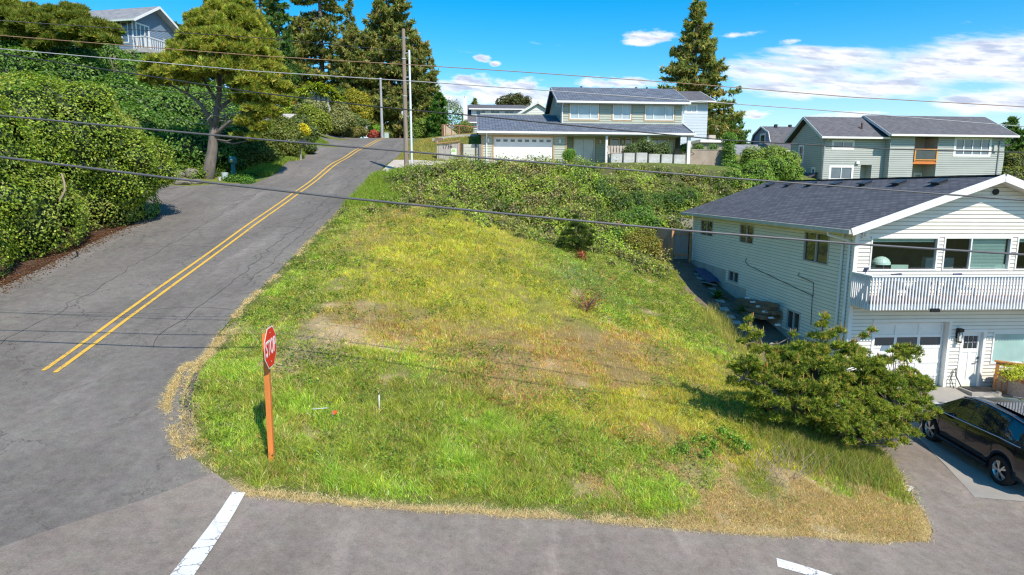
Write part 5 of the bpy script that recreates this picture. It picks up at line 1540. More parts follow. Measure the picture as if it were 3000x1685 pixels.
def porch_things():
    CB = mat('white_block', (.58, .58, .56), .85, .3, 2, .4, 15, col2=(.36, .35, .32))
    for k in range(6):
        p = at(1549 + k * 31.5, 400, 50.8 + k * .12); z = H(p.x, p.y)
        T = thing('planter_block', ('weathered white planter block, number %s from the left in the row before the sage porch' % ('first', 'second', 'third', 'fourth', 'fifth', 'sixth')[k]).replace('number ', ''), 'planter', (p.x, p.y, z - .35), .06, 'white planter blocks in front of the sage porch')
        m = MB(); m.box(-.42, .42, -.3, .3, 0, 1.05 + .03 * (k % 3)); m.build('block', CB, T)
        m = MB(); m.box(-.38, .38, -.26, .26, 1.06 + .03 * (k % 3), 1.08 + .03 * (k % 3)); m.build('soil', mat('soil', (.07, .05, .035), .95), T)
    p = at(1556, 379, 51.6); T = thing('slatted_bench', 'weathered slatted bench back showing above the left planter blocks', 'bench', (p.x, p.y, H(p.x, p.y) + .15), .06)
    BW = mat('bench_wood', (.47, .40, .33), .9, .2, 3)
    m = MB()
    for k in range(7):
        x = -.72 + k * .24; m.box(x - .09, x + .09, .22, .26, .55, 1.2)
    m.box(-.85, .85, .26, .3, 1.05, 1.15); m.box(-.85, .85, .26, .3, .6, .7); m.build('backrest', BW, T)
    m = MB()
    for k in range(4):
        m.box(-.85, .85, -.25 + k * .12, -.15 + k * .12, .42, .46)
    m.build('seat', BW, T)
    for x in (-.75, .75):
        for y in (-.2, .24):
            m = MB(); m.box(x - .04, x + .04, y - .04, y + .04, 0, .42); m.build('leg', BW, T)
    # concrete retaining wall right of the porch
    a = at(1700, 376, 55.0); b = at(1829, 383, 56.5)
    T = thing('retaining_wall', 'stained concrete retaining wall right of the sage porch', 'wall', (a.x, a.y, 0), math.atan2(b.y - a.y, b.x - a.x))
    L = (b.xy - a.xy).length
    m = MB(); m.box(0, L, 0, .25, 7.2, a.z); m.build('wall', mat('stained_concrete', (.40, .33, .27), .95, .3, .8, .3, 20, col2=(.25, .20, .16)), T)
    m = MB(); m.box(0, L + .03, -.03, .28, a.z + .002, a.z + .06); m.build('coping', CONC, T)
    p = at(1800, 352, 60); T = thing('flat_shed', 'small flat roofed shed with white edge beside the pale blue house', 'shed', (p.x, p.y, 8.5), .06)
    m = MB(); m.box(-1.3, 1.3, 0, 2.5, 0, p.z - 8.5 - .25); m.build('wall', mat('shed_tan', (.36, .30, .25), .8, .15), T)
    m = MB(); m.box(-1.5, 1.5, -.3, 2.7, p.z - 8.5 - .25, p.z - 8.5); m.build('roof', WHITE, T)
    m = MB(); m.box(-.3, .3, .8, 1.3, p.z - 8.5, p.z - 8.5 + .5); m.build('vent_box', mat('vent_tan', (.45, .38, .32), .7), T)


porch_things()


# ------------------------------------------------------------------ side yard of the white house
def side_yard():
    FW = mat('fence_wood', (.42, .30, .21), .9, .3, 3, .5, 16, col2=(.28, .20, .14), stretch=(5, 5, .6)); OW = mat('brown_posts', (.48, .25, .12), .85, .25, 3)
    a = ground_at(1687, 655); c = Lw(-.05, 15.6, 0); A = Vector((a.x, 37.1, H(a.x, 37.1))); B = Vector((10.38, 37.25, H(10.38, 37.2)))
    T = thing('garden_gate', 'weathered board gate with brown posts closing the side yard of the white house', 'gate', (A.x, A.y, A.z), math.atan2(B.y - A.y, B.x - A.x))
    L = (B - A).length
    m = MB(); n = 7
    for k in range(n):
        x0 = .16 + k * (L - .32) / n; w = (L - .32) / n
        m.prism([(x0, .06), (x0 + w - .012, .06), (x0 + w - .012, 1.72), (x0 + w * .75, 1.8), (x0 + w * .25, 1.8), (x0, 1.72)], lambda x, z, t: (x, t, z), -.012, .012)
    g = m.build('gate_panel', mat('grey_gate_boards', (.40, .34, .30), .9, .3, 3, .5, 16, col2=(.27, .23, .21), stretch=(5, 5, .6)), T)
    m = MB(); m.box(.16, L - .16, -.05, -.014, 1.45, 1.56); m.box(.16, L - .16, -.05, -.014, .25, .36); m.build('rail', OW, g)
    m = MB(); m.box(.13, .155, -.03, .03, .05, 1.6); m.box(L - .155, L - .13, -.03, .03, .05, 1.6); m.build('hinge_strap', BLACK, g)
    for x in (.05, L - .06):
        m = MB(); m.box(x - .07, x + .07, -.08, .08, -.2, 1.85); m.build('post', OW, T)
    T = thing('board_side_fence', 'brown board fence running back from the left post of the garden gate', 'fence', (A.x, A.y, A.z), math.radians(122))
    m = MB()
    for k in range(16):
        x = .05 + k * .16; m.box(x, x + .15, -.015 + .006 * (k % 2), .015, -.1 + k * .03, 1.75 + .02 * k)
    m.build('boards', FW, T)
    m = MB(); m.beam((0, -.04, .45), (2.6, -.04, .9), .05, .09); m.beam((0, -.04, 1.35), (2.6, -.04, 1.8), .05, .09); m.build('rail', OW, T)
    # concrete wall behind the gate
    a = at(1636, 536, 41.2); b = at(1765, 556, 40.2); T = thing('concrete_bank_wall', 'tall pale concrete wall holding the bramble bank behind the white house', 'wall', (a.x, a.y, 0), math.atan2(b.y - a.y, b.x - a.x))
    L = (b.xy - a.xy).length; m = MB(); m.prism([(0, 2.4), (L + 12, 2.4), (L + 12, b.z - .9), (L, b.z), (0, a.z)], lambda x, z, t: (x, t, z), 0, .25); m.build('wall', mat('pale_wall', (.43, .38, .33), .95, .22, .9, .3, 24, col2=(.33, .28, .24)), T)
    # stepping stones
    pts = [(1752, 690), (1762, 700), (1778, 712), (1790, 726), (1800, 740), (1812, 758), (1822, 778), (1836, 797), (1852, 812)]
    lbl = ['farthest, near the gate', 'second from the gate', 'third from the gate', 'fourth from the gate', 'middle of the row', 'left of the leafy plant', 'beyond the tall grass', 'second nearest the timber pile', 'nearest the pine bush']
    for (u, v), lb in zip(pts, lbl):
        p = ground_at(u, v); T = thing('stepping_stone', 'square concrete stepping stone on the dark path, ' + lb, 'paving stone', (p.x, p.y, p.z - .02), random.uniform(-.15, .15), 'stepping stones beside the white house')
        m = MB(); m.prism([(-.2, -.2), (.2, -.2), (.2, .2), (-.2, .2)], lambda x, y, t: (x * (1 - .1 * (t > .03)), y * (1 - .1 * (t > .03)), t + .13 * y), -.03, .05); m.build('slab', mat('step_concrete', (.40, .37, .34), .9, .2, 3), T)
    # timber pile
    p = ground_at(1915, 800); p = Vector((10.55, 27.7, 0)); zz = H(p.x, p.y)
    T = thing('timber_pile', 'stack of brown railway-sleeper timbers lying against the white side wall', 'timber', (p.x, p.y, zz), .07)
    TW = mat('sleeper_wood', (.30, .185, .11), .9, .35, 2.5, .6, 14, col2=(.17, .105, .065), stretch=(4, .6, 4))
    for r in range(4):
        for k in range(4 - r):
            m = MB(); x = -.3 + k * .27 + r * .16; L = 3.6 + .4 * math.sin(r * 3 + k * 5); z = .12 + r * .17
            m.obox((x, .2 * math.sin(k * 7 + r), z), (.24, L, .16), Matrix.Rotation(-.105, 3, 'X') @ Matrix.Rotation(.04 * math.sin(k + r * 2), 3, 'Z')); m.build('timber', TW, T)
    for k in range(6):
        q = Lw(-.75 + .02 * k, 3.4 + k * .62, 0); z = H(q[0], q[1]) + .72
        T2 = thing('white_bracket', 'small white bracket lying on the timber pile, %s' % ('nearest the pine bush', 'second nearest the pine bush', 'third nearest the pine bush', 'third farthest from the pine bush', 'second farthest from the pine bush', 'farthest from the pine bush')[k], 'bracket', (q[0], q[1], z), .2, 'white brackets on the timber pile')
        m = MB(); m.box(-.11, .11, -.05, .05, 0, .02); m.box(-.11, .11, .03, .05, .021, .06); m.build('plate', WHITE, T2)
    # blue tarp and sheet
    q = Lw(-.35, 12.3, 0); bm_ = MB(); n = 10; vs = []
    for i in range(n):
        for j in range(n):
            x = -.35 + .7 * i / (n - 1); y = -1.3 + 2.6 * j / (n - 1); X = q[0] + x; Y = q[1] + y; vs.append((x, y, H(X, Y) - H(q[0], q[1]) + .12 + .22 * float(fbm(x * 4, y * 3, 0, 4)) * (.4 + i / n)))
    bm_.add(vs, [(i * n + j, (i + 1) * n + j, (i + 1) * n + j + 1, i * n + j + 1) for i in range(n - 1) for j in range(n - 1)])
    o = bm_.build('tarpaulin', mat('blue_tarp', (.035, .065, .15), .45, .3, 4), loc=(q[0], q[1], H(q[0], q[1])), smooth=True); tag(o, 'crumpled dark blue tarpaulin against the white house foundation', 'tarp')
    q = Lw(-.75, 10.9, 0); m = MB(); m.obox((0, 0, .12), (.5, 1.2, .03), Matrix.Rotation(-.12, 3, 'X') @ Matrix.Rotation(.25, 3, 'Y')); o = m.build('board_sheet', mat('grey_sheet', (.33, .35, .33), .8, .15), loc=(q[0], q[1], H(q[0], q[1]))); tag(o, 'pale grey board lying on the path beside the blue tarpaulin', 'board')
    for u, v, lb in ((1868, 832, 'driftwood log left of the pine bush top'),):
        p = Lw(-1.0, 1.6, 0); T = thing('driftwood_log', 'pale grey driftwood log lying behind the pine bush by the white wall', 'log', (p[0], p[1], H(p[0], p[1]) + .2)); m = MB(); m.tube([(-.5, .9, .35), (-.1, .3, .2), (.2, -.3, .1), (.4, -.9, .0)], [.14, .19, .18, .1], 10); m.build('log', mat('driftwood', (.36, .31, .28), .9, .25, 3, .5, 12), T)


side_yard()


# ------------------------------------------------------------------ cedar railing and raised bed by the front door
def cedar_railing():
    CE = mat('cedar_stain', (.56, .23, .075), .65, .25, 4, .2, 30, col2=(.40, .15, .05))
    a = Lw(5.1, -.55, 0); T = thing('cedar_railing', 'orange-brown cedar railing sloping along the entry ramp by the front door', 'railing', (a[0], a[1], 0), -.58)
    L = 5.0; m = MB(); zt = lambda x: 1.30 - .02 * x
    m.beam((-.1, 0, zt(0)), (L, 0, zt(L)), .16, .045); m.build('handrail', CE, T)
    m = MB(); k = .18
    while k < L:
        m.box(k - .022, k + .022, -.03, .015, .15, zt(k) - .04); k += .15
    m.beam((0, 0, zt(0) - .09), (L, 0, zt(L) - .09), .04, .09); m.beam((0, 0, .25), (L, 0, .2), .04, .09); m.build('balusters', CE, T)
    for x in (0, 1.9, 3.8):
        m = MB(); m.box(x - .05, x + .05, -.05, .05, -.1, zt(x) - .02); m.build('post', CE, T)
    b = Lw(5.6, -1.5, 0)
    T = thing('brick_planter', 'low brick raised bed under the lower window, filled with gravel', 'planter', (Lw(5.35, -.15, 0)[0], Lw(5.35, -.15, 0)[1], 0), .07)
    m = MB(); m.box(0, 4, -2.6, 0, .1, .75); m.build('gravel', mat('pink_gravel', (.42, .33, .29), .95, .3, 14, .5, 50), T)
    m = MB(); m.box(.0, 4, -.34, -.16, .752, .92); m.box(-.02, .14, -1.6, -.34, .752, .86); m.build('brick_edge', mat('brick_red', (.40, .16, .10), .9, .3, 6, .3, 20), T)
    p = Lw(4.5, -1.0, 0); T = thing('door_step', 'dark doormat and step in front of the white entry door', 'step', (p[0], p[1], H(p[0], p[1])), .07)
    m = MB(); m.box(-.5, .55, .1, .75, 0, .16); m.build('step', CONC, T); m = MB(); m.box(-.4, .45, .2, .7, .162, .185); m.build('mat', DARK, T)
    h = MB(); w = [Lw(3.98, -.1, .95), Lw(3.95, -.16, .7), Lw(4.1, -.3, .3), Lw(4.35, -.5, .26)]; h.tube(w, .018, 6); h.tube([Lw(3.95, -.08, .9), Lw(3.82, -.12, .6), Lw(3.9, -.2, .25)], .012, 5)
    o = h.build('garden_hose', DARK, smooth=True); tag(o, 'dark garden hose hanging from the tap left of the entry door', 'hose')


cedar_railing()


# ------------------------------------------------------------------ little things on the lot
p = ground_at(955, 1041); T = thing('survey_stake', 'thin white survey stake standing in the tall grass', 'stake', (p.x, p.y, p.z)); m = MB(); m.box(-.012, .012, -.01, .01, -.1, .42); m.build('stake', mat('stake_white', (.62, .60, .56), .7), T)
m = MB(); m.box(-.014, .014, -.012, .012, .30, .43); m.build('tip', mat('stake_tip', (.75, .75, .72), .6), T)
p = ground_at(838, 1062); T = thing('marker_flag', 'small orange marker flag beside a grey rod in the grass', 'flag', (p.x, p.y, p.z)); m = MB(); m.tube([(0, 0, -.05), (0, 0, .26)], .006, 5); m.build('wire_stem', GALV, T)
m = MB(); m.prism([(0, .16), (.09, .18), (.1, .26), (0, .26)], lambda x, z, t: (x, t, z), -.003, .003); m.build('flag', mat('flag_orange', (.75, .13, .03), .6), T)
p = ground_at(822, 1052); m = MB(); m.tube([(-.3, 0, .2), (.02, .02, .22)], .01, 6); o = m.build('metal_rod', GALV, loc=p); tag(o, 'pale metal rod lying flat in the grass left of the orange flag', 'rod')
p = ground_at(2262, 1224); T = thing('meter_cover', 'concrete water meter box with rusty lid in the verge', 'meter box', (p.x, p.y, p.z - .02), -.9)
m = MB(); m.box(-.26, .26, -.17, -.11, -.05, .05); m.box(-.26, .26, .11, .17, -.05, .05); m.box(-.26, -.2, -.11, .11, -.05, .05); m.box(.2, .26, -.11, .11, -.05, .05); m.build('frame', mat('pale_conc_box', (.48, .46, .42), .9, .2, 6), T)
m = MB(); m.box(-.195, .195, -.105, .105, -.02, .035); m.build('lid', mat('rusty_lid', (.26, .17, .13), .8, .3, 12), T)
p = ground_at(975, 440); T = thing('boundary_marker', 'short pale boundary marker post in the grass below the driveway', 'marker post', (p.x, p.y, p.z)); m = MB(); m.box(-.06, .06, -.05, .05, -.1, .38); m.build('post', mat('marker_pale', (.52, .50, .48), .8), T)
for k, (u, v) in enumerate(((579, 1139), (2190, 1285), (1960, 1290))):
    p = ground_at(u, v); m = MB(); m.obox((0, 0, .03), (.05, .035, .03), Matrix.Rotation(.6, 3, 'Z')); o = m.build('litter', mat('litter_white', (.55, .55, .53), .6), loc=p)
    tag(o, ('scrap of white litter on the grass left of the stop sign', 'dark pebble sized scrap at the verge under the pine bush', 'scrap of pale litter on the dry verge')[k], 'litter')
p = at(748, 292, 68); T = thing('board_canopy', 'weathered board roof among the shrubs above the mailboxes', 'canopy', (p.x, p.y, p.z), .15)
m = MB(); m.slab((-1.7, -.8, -.35), (1.5, -.8, -.35), (1.5, .9, .3), (-1.7, .9, .3), .1); m.build('roof', mat('bleached_boards', (.45, .41, .38), .9, .25, 3), T)
for x in (-1.5, 1.3):
    m = MB(); m.box(x - .06, x + .06, -.6, -.48, -2.4, -.4); m.build('post', mat('grey_wood', (.33, .30, .27)), T)
p = at(921, 330, 78); T = thing('newspaper_box', 'small white box on a post at the end of the clipped hedge', 'mailbox', (p.x, p.y, H(p.x, p.y)));
m = MB(); m.box(-.05, .05, -.05, .05, 0, 1.1); m.build('post', WHITE, T); m = MB(); m.box(-.2, .2, -.3, .3, 1.1, 1.5); m.build('box', mat('box_grey2', (.5, .5, .55), .5), T)
p = at(973, 343, 80); T = thing('utility_box', 'pale green utility box beyond the road crest', 'utility box', (p.x, p.y, H(p.x, p.y))); m = MB(); m.box(-.25, .25, -.2, .2, 0, .75); m.build('box', mat('mint_box', (.45, .55, .48), .6), T); m = MB(); m.box(-.28, .28, -.23, .23, .752, .8); m.build('lid', mat('mint_box', (.45, .55, .48)), T)


# ------------------------------------------------------------------ parked car
def parked_car():
    T = thing('parked_car', 'dark navy SUV parked on the concrete driveway facing the garage', 'car', (12.62, 15.87, .075), -.03)
    # local: y forward, x right; rear axle y=-1.35, front axle y=1.35
    NY, NR = 58, 13
    ys = np.linspace(-2.28, 2.36, NY)
    hw = np.interp(ys, [-2.28, -2.15, -1.8, -1.0, 0, 1.2, 1.8, 2.15, 2.36], [.72, .84, .905, .92, .92, .92, .895, .80, .55])
    bot = np.interp(ys, [-2.28, -2.1, -1.7, 1.7, 2.2, 2.36], [.50, .34, .26, .24, .30, .45])
    belt = np.interp(ys, [-2.28, -2.1, -1.2, 0, .9, 1.3, 2.0, 2.25, 2.36], [.98, 1.12, 1.11, 1.04, .99, .99, .86, .72, .60])
    roof = np.interp(ys, [-2.28, -2.2, -2.05, -1.75, -1.2, -.4, .2, .5, 1.25, 1.45, 2.0, 2.25, 2.36], [1.0, 1.18, 1.36, 1.58, 1.66, 1.69, 1.65, 1.58, 1.12, 1.04, .93, .80, .66])
    rw = np.interp(ys, [-2.28, -2.0, -1.5, 0, .5, 1.25, 1.45, 2.1, 2.36], [.70, .62, .60, .63, .64, .74, .80, .70, .48])
    roof = np.maximum(roof, belt + .015)
    R_ = .395
    V = []
    for i, y in enumerate(ys):
        b = bot[i]
        for yw in (-1.35, 1.36):
            d = y - yw
            if abs(d) < R_:
                b = max(b, .34 + math.sqrt(R_ * R_ - d * d))
        w = hw[i]; zb = belt[i]; zr = roof[i]; w2 = rw[i]
        b = min(b, zb - .1)
        pr = [(0, b), (w * .90, b), (w * .985, b + .05 * (zb - b)), (w * 1.0, b + .4 * (zb - b)), (w * .995, b + .62 * (zb - b)), (w * 1.0, b + .85 * (zb - b)), (w * .955, zb)]
        t = .0
        top = [(w * .945 + (w2 - w * .945) * q, zb + (zr - zb) * e) for q, e in ((.05, .06), (.45, .52), (.86, .90), (1.0, .965))]
        pr += top + [(w2 * .6, zr - .003), (0, zr + .012)]
        V.append(pr)
    NR = len(V[0]); bm_ = MB(); allv = []
    for i in range(NY):
        for k in range(NR):
            allv.append((-V[i][k][0], ys[i], V[i][k][1]))
        for k in range(NR - 2, 0, -1):
            allv.append((V[i][k][0], ys[i], V[i][k][1]))
    NN = 2 * NR - 2
    fs = []; gl = {'side_window': [], 'windscreen': [], 'rear_window': []}
    for i in range(NY - 1):
        ym = (ys[i] + ys[i + 1]) / 2
        for k in range(NN):
            f = (i * NN + k, i * NN + (k + 1) % NN, (i + 1) * NN + (k + 1) % NN, (i + 1) * NN + k)
            kk = k if k < NR - 1 else NN - 1 - k
            is_side = kk in (7, 8); is_top = kk in (9, 10, 11)
            if is_side and -1.95 < ym < 1.0 and not (-.20 < ym < -.06) and not (-1.33 < ym < -1.22) and roof[i] - belt[i] > .22:
                gl['side_window'].append(f)
            elif (is_top and .48 < ym < 1.26) or (is_side and 1.02 < ym < 1.1):
                gl['windscreen'].append(f)
            elif is_top and kk != 9 and -2.16 < ym < -1.80:
                gl['rear_window'].append(f)
            else:
                fs.append(f)
    bm_.add(allv, fs); bm_.add([], [])
    paint = mat('navy_car_paint', (.012, .014, .024), .22, .15, 1.0, coat=1.0, metal=.35)
    body = bm_.build('body', paint, T, smooth=True)
    body.data.polygons.foreach_set('use_smooth', [True] * len(body.data.polygons))
    cg = clear_glass('car_glass')
    cgl = glass_mat('car_dark_glass', (.012, .018, .03), .01)
    for nm, ff in gl.items():
        sides = [[f for f in ff if (f[0] % NN) < NR - 1], [f for f in ff if (f[0] % NN) >= NR - 1]] if nm == 'side_window' else [ff]
        for sf in sides:
            used = sorted({v for f in sf for v in f}); ix = {v: i for i, v in enumerate(used)}
            m = MB(); m.add([allv[v] for v in used], [tuple(ix[v] for v in f) for f in sf]); m.build(nm, cgl, T, smooth=True)
    # pillars and belt mouldings
    for sx in (-1, 1):
        P = [(sx * (V[i][6][0] + .004), ys[i], V[i][6][1] + .012) for i in range(NY) if -1.95 < ys[i] < 1.15]
        m = MB(); m.tube(P, .012, 6); m.build('window_moulding', mat('chrome', (.55, .57, .6), .2, 0, metal=1.0), T)
        P = [(sx * (V[i][10][0] + .0), ys[i], V[i][10][1] + .02) for i in range(NY) if -1.7 < ys[i] < .55]
        m = MB(); m.tube(P, .018, 6); m.build('roof_rail', mat('chrome', (.55, .57, .6)), T)
        P = [(sx * (hw[i] - .0), ys[i], bot[i] + .05) for i in range(NY) if -.98 < ys[i] < .98]
        m = MB(); m.tube(P, [.05] * len(P), 6); m.build('sill_trim', BLACK, T)
        for yh in (-.35, -1.1 + .2 - .2 + .0):
            pass
        for yh in (.32, -.72):
            m = MB(); m.beam((sx * .935, yh - .1, .90), (sx * .935, yh + .1, .905), .03, .03); m.build('door_handle', paint, T)
        m = MB(); bmv = [(sx * .93, .83, 1.02), (sx * 1.02, .80, 1.05), (sx * 1.10, .77, 1.07)]; m.tube(bmv, [.035, .10, .085], 10); m.build('wing_mirror', paint, T, smooth=True)
        m = MB(); m.obox((sx * .72, 2.16, .76), (.36, .28, .13), Matrix.Rotation(-sx * .5, 3, 'Z')); m.build('headlight', mat('lamp_lens', (.6, .62, .66), .1), T)
        m = MB(); m.obox((sx * .78, -2.16, 1.02), (.26, .2, .12), Matrix.Rotation(sx * .45, 3, 'Z')); m.build('tail_light', mat('tail_red', (.25, .01, .012), .2), T)
        for yl in (-.13, -1.05, .98):
            m = MB(); P = [(sx * (np.interp(z, [.35, .7, 1.0], [.905, .925, .922]) + .001), yl - (.06 if yl > 0 else 0) * (z - .6), z) for z in np.linspace(.38, 1.02, 7)]; m.tube(P, .004, 4); m.build('door_gap', BLACK, T)
        for yw in (-1.35, 1.36):
            M_ = Matrix.Translation((sx * .80, yw, .345)) @ Matrix.Rotation(sx * math.pi / 2, 4, 'Y')
            m = MB(); m.lathe([(.235, -.11), (.30, -.115), (.335, -.10), (.352, -.06), (.352, .06), (.335, .10), (.30, .115), (.245, .105), (.235, .09), (.235, -.11)], 40, M_); wh = m.build('wheel', mat('tyre', (.018, .018, .02), .85, .2, 20), T, smooth=True)
            m = MB(); m.lathe([(.246, .105), (.246, .085), (.222, .07), (.216, -.09)], 40, M_); m.build('rim', mat('alloy', (.62, .62, .60), .3, .05, metal=.8), wh, smooth=True)
            m = MB(); m.lathe([(0, .03), (.216, .02)], 30, M_); m.build('brake_backing', DARK, wh)
            sp = MB()
            for k in range(5):
                for da in (-.17, .17):
                    a = 2 * math.pi * k / 5 + .3; r0 = .05
                    p0 = Vector((r0 * math.cos(a), r0 * math.sin(a), .095)); p1 = Vector((.232 * math.cos(a + da), .232 * math.sin(a + da), .088))
                    n_ = (p1 - p0).cross(Vector((0, 0, 1))).normalized(); w0, w1 = .014, .024
                    q = [p0 - n_ * w0, p0 + n_ * w0, p1 + n_ * w1, p1 - n_ * w1]
                    sp.add([M_ @ x for x in q] + [M_ @ (x - Vector((0, 0, .03))) for x in q], [(0, 1, 2, 3), (0, 4, 5, 1), (1, 5, 6, 2), (2, 6, 7, 3), (3, 7, 4, 0)])
            sp.lathe([(0, .11), (.05, .105), (.06, .09)], 16, M_)
            sp.build('spokes', mat('alloy', (.62, .62, .60)), wh)
            m = MB(); m.lathe([(0, -.2), (.34, -.2), (.34, -.13)], 30, M_); m.build('wheel_arch', BLACK, T)
    m = MB(); m.box(-.5, .5, -2.33, -2.27, .42, .56); m.build('rear_bumper_trim', BLACK, T)
    m = MB(); m.box(-.6, .6, 2.28, 2.38, .4, .62); m.build('grille', BLACK, T)
    m = MB()
    m.prism([(-.45, -1.35), (.45, -1.35), (.45, -.35), (-.45, -.35)], lambda x, y, t: (x, y, t + .01 * 0), 1.704, 1.712); m.build('sunroof', cgl, T)
    m = MB(); m.tube([(-.5, 1.22, 1.16), (-.05, 1.28, 1.155)], .012, 5); m.tube([(.05, 1.22, 1.16), (.5, 1.28, 1.155)], .012, 5); m.build('wiper', BLACK, T)


parked_car()

# ------------------------------------------------------------------ vegetation helpers
def to_cam(P):
    return unit(CAM[None] - P)


def blob_points(blobs, n, rough=.12, freq=1.3, seed=0, ground=True, cull=.25):
    """points and normals on the outer skin of a union of ellipsoids"""
    B = np.array([(*c, *r) for c, r in blobs], float)
    area = (B[:, 3] * B[:, 4] + B[:, 3] * B[:, 5] + B[:, 4] * B[:, 5])
    idx = rng.choice(len(B), size=int(n * 2.2), p=area / area.sum())
    d = rand_unit(len(idx)); c = B[idx, :3]; r = B[idx, 3:]
    P = c + d * r; N = unit(d / r)
    keep = np.ones(len(P), bool)
    for k, b in enumerate(B):
        q = ((P - b[:3]) / (b[3:] * .95)); ins = (q * q).sum(1) < 1
        keep &= ~(ins & (idx != k))
    if ground:
        keep &= P[:, 2] > H(P[:, 0], P[:, 1]) - .05
    back = (N * to_cam(P)).sum(1) < -.25
    keep &= ~(back & (rng.random(len(P)) > cull))
    P, N = P[keep], N[keep]
    f = fbm(P[:, 0] * freq, P[:, 1] * freq, P[:, 2] * freq, seed, 3) - .5
    P = P + N * (f * rough * 4 + rng.normal(0, rough * .5, len(P)))[:, None]
    if len(P) > n:
        P, N, f = P[:n], N[:n], f[:n]
    return P, N, f


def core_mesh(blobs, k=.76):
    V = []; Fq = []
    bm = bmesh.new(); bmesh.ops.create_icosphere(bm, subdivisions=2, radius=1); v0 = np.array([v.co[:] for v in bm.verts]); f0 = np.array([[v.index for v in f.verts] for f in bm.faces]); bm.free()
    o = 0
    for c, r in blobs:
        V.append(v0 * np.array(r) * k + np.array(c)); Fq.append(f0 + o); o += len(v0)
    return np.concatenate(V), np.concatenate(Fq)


def join_tri_quads(parts):
    """(V,F,C) triples -> one triangle mesh"""
    Vs = []; Fs = []; Cs = []; o = 0
    for V, Fq, C in parts:
        Vs.append(V); Cs.append(C)
        if Fq.shape[1] == 4:
            Fq = np.concatenate([Fq[:, [0, 1, 2]], Fq[:, [0, 2, 3]]])
        Fs.append(Fq + o); o += len(V)
    return np.concatenate(Vs), np.concatenate(Fs), np.concatenate(Cs)


def pick_cols(n, cols, wts):
    c = np.array(cols)[rng.choice(len(cols), size=n, p=np.array(wts) / sum(wts))]
    return jitter_col(c, n, .22, .10)


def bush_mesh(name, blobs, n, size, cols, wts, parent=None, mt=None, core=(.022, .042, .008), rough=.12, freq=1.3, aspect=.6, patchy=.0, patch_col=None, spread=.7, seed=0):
    P, N, f = blob_points(blobs, n, rough, freq, seed)
    C = pick_cols(len(P), cols, wts)
    if patch_col is not None:
        g = fbm(P[:, 0] * .7, P[:, 1] * .7, P[:, 2] * .7, seed + 5, 3)
        w = np.clip((g - .5 + patchy) * 6, 0, 1)[:, None]; C = C * (1 - w) + jitter_col(np.array(patch_col), len(P), .2) * w
    s = size * rng.uniform(.6, 1.35, len(P))
    P = P - N * (rng.random(len(P)) ** 2.5 * min(.32, size * 2.2))[:, None]
    L = leaf_arrays(P, N * .8 + np.array([0, 0, .35]), s, C, aspect, spread)
    parts = [L]
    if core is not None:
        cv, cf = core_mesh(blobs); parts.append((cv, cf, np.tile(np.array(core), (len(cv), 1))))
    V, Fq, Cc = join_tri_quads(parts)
    return np_mesh(name, V, Fq, mt or LEAF, parent, Cc)


def local(o, T):
    """shift world-built mesh under thing T (translation only)"""
    o.parent = T; o.data.transform(Matrix.Translation(-Vector(T.location)))
    return o


def stems_mb(base, tops, r=.05, sag=.0):
    m = MB()
    for t in tops:
        a = Vector(base); b = Vector(t); mid = a.lerp(b, .5) + Vector((0, 0, .12 * (b - a).length))
        m.tube([a, mid, b], [r, r * .7, r * .35], 6)
    return m


BARK = mat('grey_bark', (.21, .18, .155), .95, .3, 3, .7, 14, col2=(.12, .10, .085), stretch=(3, 3, .7))
TWIG = mat('twig_brown', (.15, .11, .075), .9, .2)


def bush(name, label, cat, blobs, n, size, cols, wts, group=None, stems=True, **kw):
    c = np.array([b[0] for b in blobs]); ctr = c.mean(0); gz = H(ctr[0], ctr[1])
    T = thing(name, label, cat, (ctr[0], ctr[1], gz), 0, group)
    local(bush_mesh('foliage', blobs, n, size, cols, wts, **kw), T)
    if stems:
        tops = [Vector(b[0]) for b in blobs[:6]]
        o = stems_mb((ctr[0], ctr[1], gz - .1), tops, .035).build('stems', TWIG); local(o, T)
    return T


def rnd_blobs(x0, x1, y0, y1, n, rr, lift=.35, flat=.8, zf=H):
    out = []
    for _ in range(n):
        x = random.uniform(x0, x1); y = random.uniform(y0, y1); r = random.uniform(*rr)
        out.append(((x, y, zf(x, y) + r * lift), (r, r, r * flat)))
    return out


